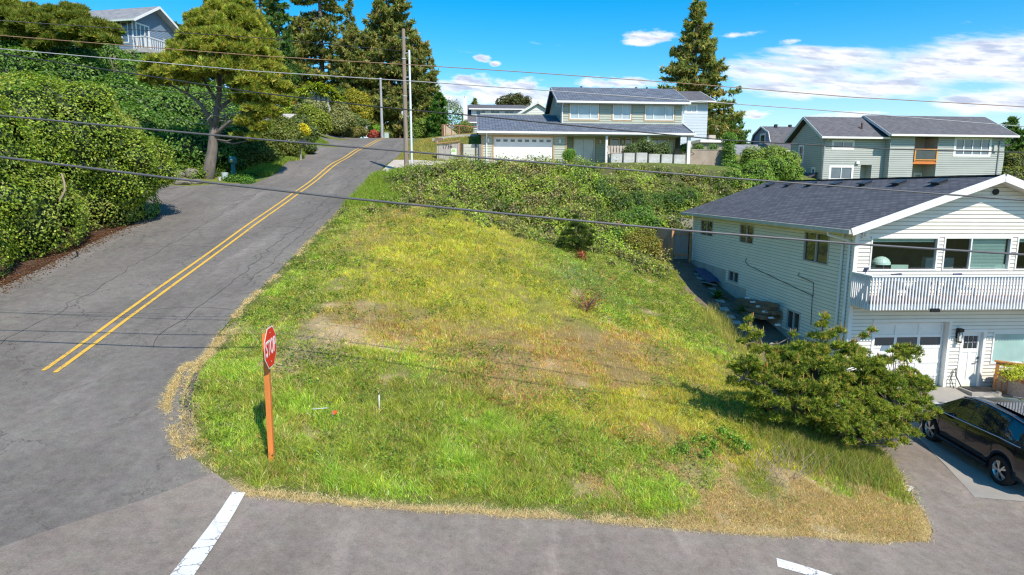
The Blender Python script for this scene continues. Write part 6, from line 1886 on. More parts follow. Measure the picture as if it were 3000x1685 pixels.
# ------------------------------------------------------------------ near hedge and ivy bank on the left
def near_hedge():
    bl = []
    for (x, y, z, r) in [(-22.5, 18, 2.0, 4.0), (-21.6, 22.5, 2.9, 4.6), (-20.8, 26, 2.0, 3.7), (-19.6, 28.6, 1.0, 2.9), (-23.8, 26.5, 2.4, 3.9), (-22.6, 30, 1.9, 3.3), (-19.6, 20.3, .9, 3.2), (-19.4, 24.2, .9, 3.0), (-19.2, 16.3, .8, 3.3), (-18.8, 30.2, .5, 2.1), (-27, 20, 2.4, 4.4), (-27.5, 27, 2.6, 4.0), (-21, 13, 1.5, 4.2)]:
        bl.append(((x, y, H(x, y) + z), (r * .92, r, r * .82)))
    for u, v, y, r in ((300, 400, 29.6, 1.6), (235, 365, 28.6, 2.1), (165, 348, 27.6, 2.5), (70, 335, 26.8, 2.7), (335, 445, 29.6, 1.2), (285, 440, 28.6, 1.7)):
        p = at(u, v, y); bl.append(((p.x, p.y, p.z), (r, r, r * .85)))
    for _ in range(75):
        c, r = random.choice(bl[:9] + bl[13:19]); d = rand_unit(1)[0]; d[2] = abs(d[2]); p = np.array(c) + d * np.array(r) * .86; q = random.uniform(.5, 1.1)
        bl.append((tuple(p), (q, q, q * .8)))
    T = thing('rounded_hedge', 'large rounded light green hedge overhanging the left edge of the road', 'hedge', (-21, 23, H(-21, 23)))
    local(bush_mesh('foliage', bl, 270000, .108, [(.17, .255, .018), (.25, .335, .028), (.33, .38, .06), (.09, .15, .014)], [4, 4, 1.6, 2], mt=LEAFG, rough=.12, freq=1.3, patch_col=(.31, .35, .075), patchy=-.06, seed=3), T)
    o = stems_mb((-20.5, 23, H(-20.5, 23)), [b[0] for b in bl[:9]], .14).build('stems', BARK); local(o, T)
    m = MB(); m.tube([at(155, 437, 22.2), at(162, 460, 22.1), at(163, 480, 22.0), at(150, 505, 21.9)], [.03, .035, .035, .03], 6); local(m.build('dead_branch', mat('cane_tan', (.30, .23, .15), .9, .2)), T)


def ivy_bank():
    def top(x, y):
        return H(x, y) + 1.0
    bl = []
    for i in range(165):
        f = random.random(); y = 37.5 + 26 * f; xr = -18.4 - .42 * max(0, y - 43); xl = xr - 22
        x = random.uniform(xl, xr - .3); r = random.uniform(1.1, 2.1) * (1 if y < 56 else .6)
        if y < 41.8 and x > -24: continue
        bl.append(((x, y, H(x, y) + r * .45), (r, r, r * .85)))
    T = thing('ivy_bank', 'dark green ivy and shrub mass covering the hillside below the blue grey house', 'hedge', (-28, 48, H(-28, 48)))
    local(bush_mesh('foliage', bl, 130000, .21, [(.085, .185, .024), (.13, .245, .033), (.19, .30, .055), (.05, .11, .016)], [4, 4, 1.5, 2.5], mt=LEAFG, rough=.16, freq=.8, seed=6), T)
    o = stems_mb((-28, 48, H(-28, 48)), [b[0] for b in bl[:8]], .1).build('stems', BARK); local(o, T)


near_hedge(); ivy_bank()

# ground cover by the rocks and along the left verge
bl = rnd_blobs(-22.5, -18.9, 40.4, 43.5, 26, (.4, .75), .15, .6)
T = bush('flowering_ground_cover', 'bright yellow-green ground cover with small flowers behind the boulders', 'ground cover', bl, 7000, .11, [(.16, .26, .03), (.24, .30, .03), (.08, .17, .03)], [3, 2, 2])
m = MB(); cols = []
bl = rnd_blobs(-17.9, -16.2, 39.9, 43.6, 16, (.3, .55), .1, .5)
bush('mailbox_ground_cover', 'bright green leafy ground cover at the foot of the green mailbox', 'ground cover', bl, 5000, .09, [(.10, .24, .03), (.16, .30, .035), (.05, .12, .02)], [3, 2, 2])
def at_bush(name, label, cat, spec, n, sz, cols, wts, **kw):
    """spec: (u, v, y, radius) sighted blobs"""
    bl = []
    for u, v, y, r in spec:
        p = at(u, v, y); bl.append(((p.x, p.y, p.z), (r, r, r * .9)))
        for _ in range(3):
            a = random.uniform(0, 6.3); bl.append(((p.x + r * .6 * math.cos(a), p.y + r * .6 * math.sin(a), p.z + random.uniform(-.3, .5) * r), (r * .55, r * .55, r * .5)))
    return bush(name, label, cat, bl, n, sz, cols, wts, **kw)



SH = [('dark_shrub', 'dense dark olive shrub at the roadside right of the green mailbox', [(640, 380, 46, .9), (660, 395, 45, .8), (625, 405, 44.5, .8), (670, 370, 47, .8), (690, 395, 46, .6)], 9000, .17, [(.11, .15, .03), (.17, .19, .04), (.065, .09, .02)]),
      ('verge_shrub', 'tall feathery light green shrub behind the roadside mailboxes', [(690, 335, 51, 1.0), (715, 350, 50, .9), (670, 345, 51, .9), (705, 318, 53, .9), (730, 375, 49, .7), (735, 340, 52, .7)], 10000, .17, [(.17, .21, .04), (.23, .25, .06), (.10, .13, .03)]),
      ('ivy_shrub', 'very dark shrub under the pine to the right of its trunk', [(600, 370, 45, 1.0), (575, 390, 44, .9), (615, 345, 47, 1.0), (590, 415, 43, .7)], 8000, .17, [(.05, .10, .02), (.085, .15, .03)]),
      ('mailbox_shrub', 'dark rounded shrub just right of the roadside mailboxes', [(772, 358, 53, .55), (780, 372, 52, .5)], 3000, .14, [(.11, .16, .045), (.07, .10, .03)]),
      ('mixed_shrub', 'grey-green garden shrub behind the yellow broom', [(742, 325, 59, .9), (752, 310, 61, .8), (785, 335, 60, .7)], 6000, .17, [(.15, .20, .065), (.21, .24, .08), (.09, .13, .035)]),
      ('yellow_broom', 'small bright yellow flowering broom above the grassy verge', [(766, 322, 58, .42), (772, 332, 57.5, .4)], 2600, .13, [(.70, .55, .02), (.75, .62, .03), (.2, .25, .03)]),
      ('rhododendron', 'large yellow-green rounded shrub in the middle of the crest garden', [(774, 295, 68, 1.1), (799, 302, 68, 1.1), (813, 316, 67.5, .9), (785, 318, 67, .9), (770, 280, 69, .8)], 10000, .22, [(.22, .27, .035), (.31, .34, .055), (.12, .16, .025)]),
      ('pale_shrub', 'pale olive feathery shrub right of the crest garden centre', [(858, 282, 74, 1.1), (845, 295, 73, .9), (870, 300, 73, .9), (850, 315, 72, .9)], 8000, .2, [(.27, .28, .11), (.34, .33, .13), (.17, .19, .065)]),
      ('pale_shrub', 'pale grey-green feathery shrub below the cabbage palms', [(780, 268, 73, .9), (806, 274, 73, .8), (760, 280, 72, .8)], 7000, .2, [(.26, .28, .12), (.34, .34, .15), (.16, .19, .075)]),
      ('golden_cypress', 'tall rounded golden green shrub at the right end of the crest garden', [(903, 256, 80, 1.3), (911, 280, 79.5, 1.2), (886, 243, 81, 1.0), (910, 300, 79, 1.0), (895, 275, 80, 1.2)], 10000, .24, [(.29, .27, .025), (.40, .33, .03), (.16, .19, .025)]),
      ('green_shrub', 'mid green rounded shrub left of the golden one', [(866, 250, 82, 1.2), (850, 256, 82, 1.0), (876, 270, 81, 1.2)], 8000, .24, [(.14, .22, .05), (.20, .27, .07), (.08, .13, .03)]),
      ('round_topiary', 'small rounded grey-green shrub at the foot of the golden one', [(893, 303, 77, .8), (918, 311, 78, .6), (890, 318, 76.5, .7)], 4200, .2, [(.19, .24, .08), (.13, .17, .055)]),
      ('clipped_hedge', 'clipped brownish green hedge along the side road at the crest', [(828, 330, 73.5, .6), (845, 333, 74, .6), (862, 333, 74.5, .65), (880, 334, 75, .65), (897, 333, 75.5, .65), (911, 332, 76, .6)], 8000, .17, [(.22, .19, .07), (.26, .26, .06), (.14, .15, .04)]),
      ('orange_shrub', 'orange tinted shrub at the left of the teal fascia', [(704, 241, 84, .8), (718, 239, 84.5, .6), (693, 247, 84, .7)], 4000, .2, [(.62, .30, .04), (.66, .38, .07), (.32, .2, .04)]),
      ('copper_shrub', 'dark copper red shrub just right of the orange one', [(735, 258, 83, .5), (737, 270, 83, .4)], 2500, .18, [(.28, .10, .04), (.34, .15, .05)]),
      ('lime_shrub', 'lime green shrub below the teal garage door', [(738, 280, 77, .8), (752, 286, 76, .7), (722, 284, 76, .7)], 4500, .2, [(.30, .40, .04), (.40, .46, .06), (.16, .22, .03)]),
      ('far_shrub', 'leafy green shrub right of the utility pole beyond the crest', [(1055, 325, 92, 1.5), (1075, 318, 93, 1.6), (1040, 335, 91, 1.2), (1095, 330, 93, 1.3)], 9000, .24, [(.17, .26, .04), (.24, .33, .06), (.10, .15, .025)]),
      ('far_shrub', 'pale green shrub by the wire fence at the lawn top', [(1172, 325, 80, .9), (1160, 330, 80, .8)], 4500, .18, [(.19, .25, .07), (.25, .31, .09)]),
      ('red_azalea', 'low red flowering azalea at the crest beside the stone edging', [(940, 338, 83, .55), (950, 341, 83, .45), (932, 342, 83, .4)], 2400, .14, [(.72, .05, .10), (.66, .14, .18), (.14, .22, .04)]),
      ('box_ball', 'small bright green clipped ball left of the grey metal pole', [(943, 328, 86, .7)], 2200, .16, [(.17, .34, .03), (.24, .40, .04)]),
      ('box_ball', 'small dark clipped ball touching the grey metal pole', [(953, 326, 86.5, .7)], 2200, .16, [(.09, .19, .03), (.14, .26, .04)])]
for nm, lb, sp, n, sz, cols in SH:
    at_bush(nm, lb, 'shrub', sp, n, sz, cols, [3, 2, 2][:len(cols)], rough=.10, freq=1.6)


# ------------------------------------------------------------------ brambles on the bank
def road_edge(y):
    return np.interp(y, [10.4, 11.3, 12.1, 12.9, 14.6, 17, 19.4, 24, 29, 33.4, 38, 43.7], [-4.6, -5.85, -6.35, -6.85, -7.42, -7.78, -8.08, -8.18, -8.48, -8.68, -8.88, -8.98])


def brambles():
    bl = []
    for _ in range(560):
        x = random.uniform(-6.9, 16.5); t = random.random()
        y0 = 35.2 + .10 * abs(x) - (1.2 if -6 < x < 0 else 0) + (3.0 if x > 8.5 else 0) + (2.0 if x > 11.4 else 0); y1 = 46.6
        y = y0 + (y1 - y0) * t + random.uniform(-.8, .3)
        if x < -4.0 and y > 41.5: continue
        r = random.uniform(.3, .85) * (.72 if x < -1 else 1) * (.6 if t < .15 else 1) * (.55 if y > 44 else 1)
        bl.append(((x, y, H(x, y) + r * random.uniform(-.1, .5)), (r * 1.2, r * 1.2, r * random.uniform(.6, 1.0))))
    for _ in range(90):
        x = random.uniform(-7.2, 8.2); y = 34.6 - abs(random.gauss(0, 1.5)); r = random.uniform(.15, .4)
        if x < road_edge(y) + .8: continue
        bl.append(((x, y, H(x, y) + r * .1), (r * 1.3, r * 1.3, r * .8)))
    P, N, f = blob_points(bl, 150000, .16, 1.0, 12)
    pal = [[(.17, .23, .04), (.23, .29, .055)], [(.27, .38, .045), (.33, .44, .06)], [(.09, .15, .028), (.13, .20, .035)], [(.36, .30, .14), (.28, .25, .10)], [(.26, .27, .075), (.32, .31, .10)]]
    g1 = fbm(P[:, 0] * .55, P[:, 1] * .55, P[:, 2] * .5, 91, 4); g2 = fbm(P[:, 0] * .8 + 9, P[:, 1] * .8, P[:, 2] * .8, 17, 4)
    k = np.where(g1 > .58, 1, np.where(g1 < .42, 2, np.where(g2 > .56, 3, np.where(g2 < .45, 4, 0))))
    mixk = rng.random(len(P)) < .3; k = np.where(mixk, rng.integers(0, 5, len(P)), k)
    C = np.array(pal)[k, rng.integers(0, 2, len(P))]; C = jitter_col(C * 1.13, len(P), .22, .1)
    s = .105 * rng.uniform(.6, 1.5, len(P))
    L = leaf_arrays(P + N * (rng.random(len(P)) ** 4 * .35)[:, None], N * .7 + np.array([0, 0, .4]), s, C, .6, .8)
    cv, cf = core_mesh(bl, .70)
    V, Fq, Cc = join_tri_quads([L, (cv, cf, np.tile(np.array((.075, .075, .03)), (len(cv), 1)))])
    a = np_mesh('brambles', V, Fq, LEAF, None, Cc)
    tag(a, 'tangled bramble thicket covering the bank below the sage house', 'brambles', kind='stuff')
    m = MB()
    for _ in range(420):
        c, r = random.choice(bl); p = Vector(c) + Vector((random.uniform(-.5, .5), -random.uniform(0, .5), .2)); d = Vector((random.uniform(-.8, .8), random.uniform(-.7, .2), random.uniform(.25, .8)))
        q = p + d * random.uniform(.5, 1.1); m.tube([p, p.lerp(q, .5) + Vector((0, 0, .15)), q], [.014, .012, .006], 4, cap=False)
    o = m.build('bramble_canes', mat('cane_tan', (.30, .23, .15), .9, .2)); tag(o, 'dry tan bramble canes arching out of the thicket', 'canes', kind='stuff')


brambles()


at_bush('dark_holly_bush', 'dark green glossy bush at the middle of the bramble bank top', 'bush', [(1465, 440, 44, 1.0), (1450, 470, 42.5, 1.0), (1500, 480, 42, .95), (1530, 500, 41, .8), (1480, 515, 40.5, .8)], 12000, .10, [(0.053, 0.112, 0.027), (0.09, 0.165, 0.038), (0.135, 0.225, 0.053)], [3, 3, 1.5], mt=LEAFG)
at_bush('bright_bush', 'bright green vine covered bush at the right end of the bramble bank', 'bush', [(1905, 440, 47, 1.2), (1955, 425, 47.5, 1.1), (1870, 470, 46, 1.0), (1925, 475, 45.5, 1.0), (1985, 445, 48, .9), (1840, 450, 46, .8)], 13000, .12, [(0.18, 0.33, 0.045), (0.255, 0.42, 0.06), (0.105, 0.195, 0.033), (0.225, 0.255, 0.075)], [3, 2, 2, 2])
at_bush('yellow_tree', 'yellow-green leafy treetop beside the grey house left wall', 'tree', [(1975, 425, 55, 1.0), (1990, 405, 56, .8), (1940, 405, 54, 1.3), (1900, 405, 54, 1.2)], 9000, .14, [(0.225, 0.3, 0.06), (0.3, 0.39, 0.06), (0.135, 0.21, 0.045)], [3, 2, 2])
at_bush('ivy_column', 'ivy growing up the right end of the concrete retaining wall', 'ivy', [(1832, 395, 55.5, .55), (1833, 375, 55.6, .55), (1836, 415, 55, .6), (1838, 352, 56, .6), (1848, 430, 54, .7)], 5000, .13, [(0.18, 0.33, 0.045), (0.105, 0.21, 0.038)], [2, 2], stems=False)
at_bush('porch_shrub', 'rounded grey-green shrub growing behind the white planter blocks', 'shrub', [(1590, 380, 51.9, .7), (1625, 374, 52, .85), (1660, 378, 52, .75), (1605, 390, 51.9, .6), (1645, 390, 51.8, .7)], 8000, .10, [(0.135, 0.195, 0.068), (0.21, 0.255, 0.09), (0.075, 0.12, 0.038)], [3, 2, 2])
at_bush('clipped_ball', 'bright green clipped ball bush left of the sage sliding door', 'shrub', [(1432, 390, 52.4, .52)], 2600, .08, [(0.12, 0.255, 0.03), (0.18, 0.33, 0.045)], [2, 2])
at_bush('wall_shrub', 'small dark shrub in front of the pale blue house', 'shrub', [(1725, 372, 54.5, .5), (1760, 374, 57.5, .45), (1790, 378, 58, .45)], 3000, .11, [(0.12, 0.225, 0.053), (0.18, 0.3, 0.075)], [2, 2])
at_bush('yellowish_bush', 'yellow-brown bush beside the board fence of the white house', 'bush', [(1600, 612, 36.2, .62), (1635, 622, 36.4, .6), (1618, 590, 36.8, .55)], 7000, .075, [(0.285, 0.255, 0.045), (0.21, 0.24, 0.045), (0.36, 0.285, 0.075)], [3, 2, 1.4])
at_bush('light_bush', 'light green leafy bush left of the concrete bank wall', 'bush', [(1570, 560, 38.3, .75), (1610, 545, 39.3, .8), (1545, 590, 37.2, .6), (1640, 570, 38.4, .55)], 9000, .09, [(0.15, 0.285, 0.045), (0.21, 0.36, 0.06), (0.09, 0.165, 0.038)], [3, 2, 2])
at_bush('dark_bush', 'dark green bush at the foot of the bank behind the pine sapling', 'bush', [(1560, 520, 40.3, .8), (1600, 510, 41, .8), (1640, 515, 41.5, .8), (1690, 510, 42, .8), (1730, 500, 43, .8)], 9000, .10, [(0.09, 0.18, 0.038), (0.15, 0.255, 0.053), (0.053, 0.105, 0.024)], [3, 2, 2])
at_bush('low_bramble', 'low leafy bramble clump just right of the stop sign post', 'bush', [(745, 975, 14.6, .28), (775, 985, 14.3, .26), (720, 985, 14.3, .22), (800, 995, 14.3, .2)], 3000, .055, [(0.18, 0.345, 0.038), (0.255, 0.42, 0.053), (0.09, 0.18, 0.03)], [3, 2, 2], core=None, stems=False)
at_bush('low_bramble', 'low leafy bramble clump at the left foot of the big front pine', 'bush', [(1770, 1100, 14.3, .13), (1815, 1082, 14.5, .12), (1722, 1125, 13.8, .13), (1860, 1112, 14.2, .14), (1745, 1108, 14.1, .1), (1795, 1118, 14.0, .12), (1840, 1098, 14.4, .11), (1690, 1135, 13.6, .1), (1880, 1125, 14.0, .13), (1775, 1140, 13.6, .1)], 2800, .05, [(0.165, 0.33, 0.038), (0.24, 0.405, 0.053), (0.09, 0.18, 0.03)], [3, 2, 2], core=None, stems=False)
at_bush('small_weed', 'small dark leafy weed on the bare tan patch', 'weed', [(742, 862, 17.4, .2), (748, 850, 17.5, .15)], 900, .05, [(0.075, 0.135, 0.045), (0.135, 0.195, 0.06)], [2, 2], core=None, stems=False)
at_bush('right_edge_bush', 'olive bush with bare grey stems at the far right behind the white roof', 'bush', [(2555, 420, 66, 1.6), (2600, 420, 66, 2.2), (2545, 450, 64, 1.4), (2590, 460, 64, 1.8)], 8000, .16, [(0.24, 0.255, 0.06), (0.165, 0.195, 0.053), (0.3, 0.3, 0.09)], [3, 2, 2])
at_bush('planter_flowers', 'yellow-green low plants in the brick raised bed by the lower window', 'plant', [(2535, 938, 20.6, .16), (2555, 940, 20.6, .17), (2575, 938, 20.7, .18)], 2200, .05, [(0.54, 0.54, 0.045), (0.375, 0.45, 0.06)], [2, 2], stems=False)
at_bush('planter_shrub', 'small round green shrub at the right of the yellow plants in the raised bed', 'plant', [(2590, 930, 20.9, .25), (2578, 925, 21, .16)], 1500, .05, [(0.09, 0.195, 0.045), (0.15, 0.255, 0.06)], [2, 2], stems=False)


# ------------------------------------------------------------------ conifers
def pine(name, label, base, trunk, clumps, ntuft, tsize, cols, wts, k=9, width=.14, flat=.62, rlimb=.05, group=None, inner=.25):
    """coastal pine: trunk tubes [(pts, radii)], clumps [(centre, radius)] carrying needle tufts"""
    T = thing(name, label, 'tree', base, 0, group)
    m = MB()
    for pts, rr in trunk:
        m.tube(pts, rr, 10)
    allp = [Vector(p) for pts, _ in trunk for p in pts]
    for c, r in clumps:
        c = Vector(c); best = min(allp, key=lambda p: (p - c).length + max(0, p.z - c.z) * 1.5)
        mid = best.lerp(c, .5) + Vector((random.uniform(-.1, .1), 0, -.10 * (c - best).length))
        m.tube([best, mid, c], [rlimb, rlimb * .7, rlimb * .35], 6)
    local(m.build('trunk', BARK, smooth=True), T)
    sub = []
    for c, r in clumps:
        for _ in range(6):
            d = rand_unit(1)[0]; d[2] = abs(d[2]) * .9 - .25; sub.append((np.array(c) + d * r * .7, r * random.uniform(.42, .62)))
    C = np.array([c for c, _ in sub]); R = np.array([r for _, r in sub])
    idx = rng.choice(len(C), size=ntuft, p=R ** 2 / (R ** 2).sum())
    d = rand_unit(ntuft); d[:, 2] = np.where(d[:, 2] < -.25, -d[:, 2], d[:, 2])
    rad = R[idx] * np.where(rng.random(ntuft) < inner, rng.uniform(.3, .9, ntuft), rng.uniform(.88, 1.12, ntuft))
    P = C[idx] + d * rad[:, None] * np.array([1, 1, flat])
    ax = unit(d * np.array([1, 1, .6]) + np.array([0, 0, .75]))
    col = pick_cols(ntuft, cols, wts)
    V, Fq, Cc = tuft_arrays(P, ax, tsize * rng.uniform(.7, 1.25, ntuft), col, k, width, .95)
    local(np_mesh('crown', V, Fq, NEEDLE, None, Cc), T)
    return T


def road_pine():
    y = 40.6; A = lambda u, v, dy=0: at(u, v, y + dy); b = A(523, 457); b.z -= .3
    tr = [([b, A(527, 420), A(534, 380), A(537, 345), A(540, 320)], [.42, .36, .31, .28, .26]), ([A(540, 320), A(545, 280), A(552, 230), A(556, 170, .3), A(560, 100, .4)], [.2, .18, .15, .11, .06]),
          ([A(540, 325), A(520, 285, -.3), A(498, 255, -.6), A(470, 235, -.8), A(430, 215, -1)], [.15, .12, .10, .07, .04]), ([A(537, 350), A(556, 325, -.4), A(580, 305, -.6), A(605, 300, -.9)], [.13, .11, .09, .05]),
          ([A(545, 280), A(580, 250, .4), A(620, 215, .6), A(650, 180, .6)], [.13, .10, .07, .04]), ([A(548, 260), A(520, 215), A(500, 170, .5), A(490, 120, .8)], [.11, .09, .07, .04])]
    tr = [([tuple(p) for p in pts], r) for pts, r in tr]
    spec = [(560, 28, .4, .8), (535, 45, .2, .8), (590, 45, .3, .8), (515, 75, -.3, .9), (560, 70, -.6, .95), (610, 75, 0, .9), (490, 105, -.2, .9), (540, 105, -1.2, .95), (590, 110, -1.2, 1.0), (640, 110, .2, .9), (470, 140, -.6, .9), (520, 140, -1.5, 1.0), (575, 145, -1.7, 1.0), (630, 145, -1.2, 1.0), (670, 150, .4, .8),
            (440, 165, -1, .8), (400, 165, -1.1, .7), (370, 180, -1, .6), (480, 180, -1.6, .9), (540, 180, -1.7, .9), (600, 180, -1.6, 1.0), (655, 185, -.8, .9), (695, 185, .2, .7), (420, 195, -1.3, .75), (385, 205, -1.2, .6), (460, 210, -1.5, .8), (620, 215, -1.4, .9), (670, 220, -.8, .9), (710, 225, -.2, .6), (640, 245, -1.2, .9), (690, 255, -.6, .75), (720, 250, 0, .5), (610, 255, -1.2, .6), (650, 280, -1.0, .85), (690, 290, -.6, .6), (630, 310, -1, .7), (660, 330, -.8, .6), (600, 20, .8, .7), (620, 55, .9, .8), (655, 90, .8, .8), (500, 50, .7, .6), (455, 120, .4, .7), (600, 345, -.6, .35), (640, 350, -.7, .4)]
    cl = [(tuple(A(u, v, dy)), r) for u, v, dy, r in spec]
    T = pine('roadside_pine', 'large bushy pine with yellow-green crown and grey leaning trunk beside the green mailbox', tuple(b), tr, cl, 32000, .28, [(.22, .26, .035), (.34, .34, .055), (.11, .15, .026), (.40, .35, .09)], [3, 2.8, 2.0, 1], k=7, width=.26, rlimb=.07, flat=.75)
    m = MB()
    for _ in range(46):
        q = A(random.uniform(500, 600), random.uniform(235, 320), random.uniform(-.5, .8)); e = q + Vector((random.uniform(-1.6, 1.9), random.uniform(-.9, .6), random.uniform(-.5, .7)))
        m.tube([q, q.lerp(e, .5) + Vector((0, 0, random.uniform(-.15, .2))), e], [.035, .022, .008], 5, cap=False)
    local(m.build('bare_twigs', mat('grey_twig', (.30, .27, .24), .9, .2)), T)


road_pine()


def left_pine():
    y = 50; A = lambda u, v, dy=0: at(u, v, y + dy)
    b = A(120, 150, 1); b.z = H(b.x, b.y)
    tr = [([tuple(b), tuple(A(118, 110)), tuple(A(125, 70)), tuple(A(130, 40))], [.25, .2, .15, .08]), ([tuple(A(118, 115)), tuple(A(60, 90)), tuple(A(20, 80))], [.14, .1, .06]), ([tuple(A(120, 112)), tuple(A(190, 95)), tuple(A(260, 85)), tuple(A(310, 100))], [.14, .11, .08, .04])]
    spec = [(10, 25, 0, 1.1), (40, 40, -.5, 1.0), (70, 35, .3, .9), (20, 60, -.8, 1.1), (60, 65, -.8, 1.0), (100, 50, -.3, .8), (10, 90, -.8, 1.0), (90, 85, -.6, 1.0), (140, 40, .2, .8), (175, 30, .4, .7), (135, 70, -.8, 1.0), (170, 60, -.6, .9), (200, 55, 0, .8), (180, 90, -.8, .9), (215, 80, -.8, .9), (235, 95, -.6, .8), (260, 80, -.4, .9), (284, 78, -.2, .6), (270, 105, -.6, .8), (230, 120, -.4, .7), (140, 110, -.6, .8), (60, 105, -.6, .8), (205, 30, .6, .5), (-20, 40, 0, 1.2), (-20, 90, -.5, 1.1), (100, 120, -.4, .7)]
    cl = [(tuple(A(u, v, dy)), r * .95) for u, v, dy, r in spec]
    pine('spreading_pine', 'wide dark green pine in front of the blue grey hill house at top left', tuple(b), tr, cl, 22000, .34, [(.15, .19, .03), (.25, .26, .045), (.085, .12, .022), (.31, .28, .07)], [3, 2, 2, .8], k=7, width=.26, rlimb=.07, flat=.7)


left_pine()


def front_pine():
    y = 15.4; A = lambda u, v, dy=0: at(u, v, y + dy); b = Vector((8.35, 15.75, 0)); b.z = H(b.x, b.y) - .1
    tr = [([tuple(b), tuple(A(2075, 1070, .2)), tuple(A(2060, 1010, .2)), tuple(A(2055, 940, .2)), tuple(A(2065, 870, .2)), tuple(A(2072, 815, .2))], [.13, .11, .09, .07, .05, .02]),
          ([tuple(b), tuple(A(2110, 1090)), tuple(A(2180, 1060, -.2)), tuple(A(2260, 1030, -.2)), tuple(A(2320, 1030, -.1))], [.10, .085, .07, .05, .02]), ([tuple(A(2075, 1070, .2)), tuple(A(1990, 1010)), tuple(A(1920, 970)), tuple(A(1870, 950))], [.08, .065, .045, .02]),
          ([tuple(A(2050, 1020, .1)), tuple(A(1980, 930, .3)), tuple(A(1920, 870, .4)), tuple(A(1890, 820, .4))], [.06, .05, .035, .015])]
    spec = []
    L = [(2072, 800, .2, .10), (2072, 822, .2, .15), (2055, 850, .2, .18), (2090, 850, .2, .18), (2110, 835, .2, .12), (2035, 880, .1, .22), (2075, 880, 0, .25), (2115, 880, .1, .22), (2150, 870, .2, .14), (2175, 850, .3, .12), (2195, 835, .3, .08),
         (1885, 805, .4, .10), (1880, 830, .4, .16), (1905, 850, .4, .18), (1920, 880, .3, .18), (1870, 865, .4, .14), (1895, 885, .3, .2), (1945, 905, .3, .2),
         (2010, 870, .2, .14), (1995, 845, .2, .08), (2000, 900, .1, .2), (1850, 930, .2, .18), (1890, 925, .2, .25), (1930, 940, .1, .25), (1975, 935, 0, .25), (2020, 925, -.1, .28), (2070, 925, -.2, .3), (2120, 920, -.1, .28), (2160, 910, .1, .2),
         (1845, 965, .1, .18), (1880, 975, .1, .25), (1920, 985, 0, .28), (1970, 980, -.2, .28), (2020, 975, -.3, .3), (2070, 970, -.4, .3), (2120, 965, -.3, .3), (2170, 955, -.1, .26), (2210, 940, 0, .2), (2235, 915, .1, .14), (2245, 890, .1, .10), (2255, 900, .1, .08),
         (1870, 1010, .1, .2), (1915, 1020, 0, .26), (1960, 1020, -.3, .26), (2010, 1020, -.4, .28), (2060, 1015, -.5, .3), (2110, 1010, -.5, .32), (2160, 1000, -.4, .3), (2210, 985, -.2, .28), (2250, 965, -.1, .24), (2285, 960, 0, .18), (2320, 965, 0, .12), (2275, 930, 0, .10), (2335, 985, 0, .14), (1900, 1045, .1, .18), (1950, 1055, -.1, .2),
         (2100, 1050, -.7, .28), (2150, 1040, -.6, .3), (2200, 1025, -.5, .3), (2250, 1005, -.3, .28), (2295, 1000, -.2, .24), (2330, 1015, -.1, .2), (2345, 1035, -.1, .14), (2120, 1085, -.8, .22), (2165, 1075, -.8, .24), (2210, 1060, -.6, .26), (2255, 1045, -.5, .24), (2300, 1040, -.3, .2), (2325, 1055, -.2, .15), (2190, 1105, -.7, .18), (2235, 1095, -.6, .2), (2270, 1085, -.5, .18), (2300, 1095, -.4, .14), (2140, 1115, -.8, .14), (2060, 1050, -.5, .22), (2000, 1060, -.3, .18), (2240, 1125, -.6, .12), (2275, 1115, -.5, .12)]
    cl = [(tuple(A(u, v, dy)), r * 1.02) for u, v, dy, r in L]
    # inner and far side of the crown
    for _ in range(110):
        u = random.uniform(1870, 2310); v = random.uniform(890, 1100) ; cl.append((tuple(A(u, v, random.uniform(-.2, 1.5))), random.uniform(.2, .34)))
    T = pine('front_pine', 'low spreading bushy pine with yellow-green tips at the right beside the driveway', tuple(b), tr, cl, 42000, .10, [(.20, .255, .038), (.31, .335, .055), (.10, .15, .028), (.38, .33, .095)], [3, 2.6, 2.0, .9], k=9, width=.24, rlimb=.025, flat=.8)
    # upright candles
    n = 520; C = np.array([c for c, _ in cl]); R = np.array([r for _, r in cl]); idx = rng.choice(len(C), n)
    P = C[idx] + np.c_[rng.normal(0, .5, n) * R[idx], rng.normal(0, .5, n) * R[idx], R[idx] * .85]
    V, Fq, Cc = tuft_arrays(P, np.tile([0, 0, 1.0], (n, 1)), rng.uniform(.09, .16, n), jitter_col(np.array((.40, .27, .11)), n, .2), 4, .2, .12)
    local(np_mesh('new_shoots', V, Fq, NEEDLE, None, Cc), T)


front_pine()


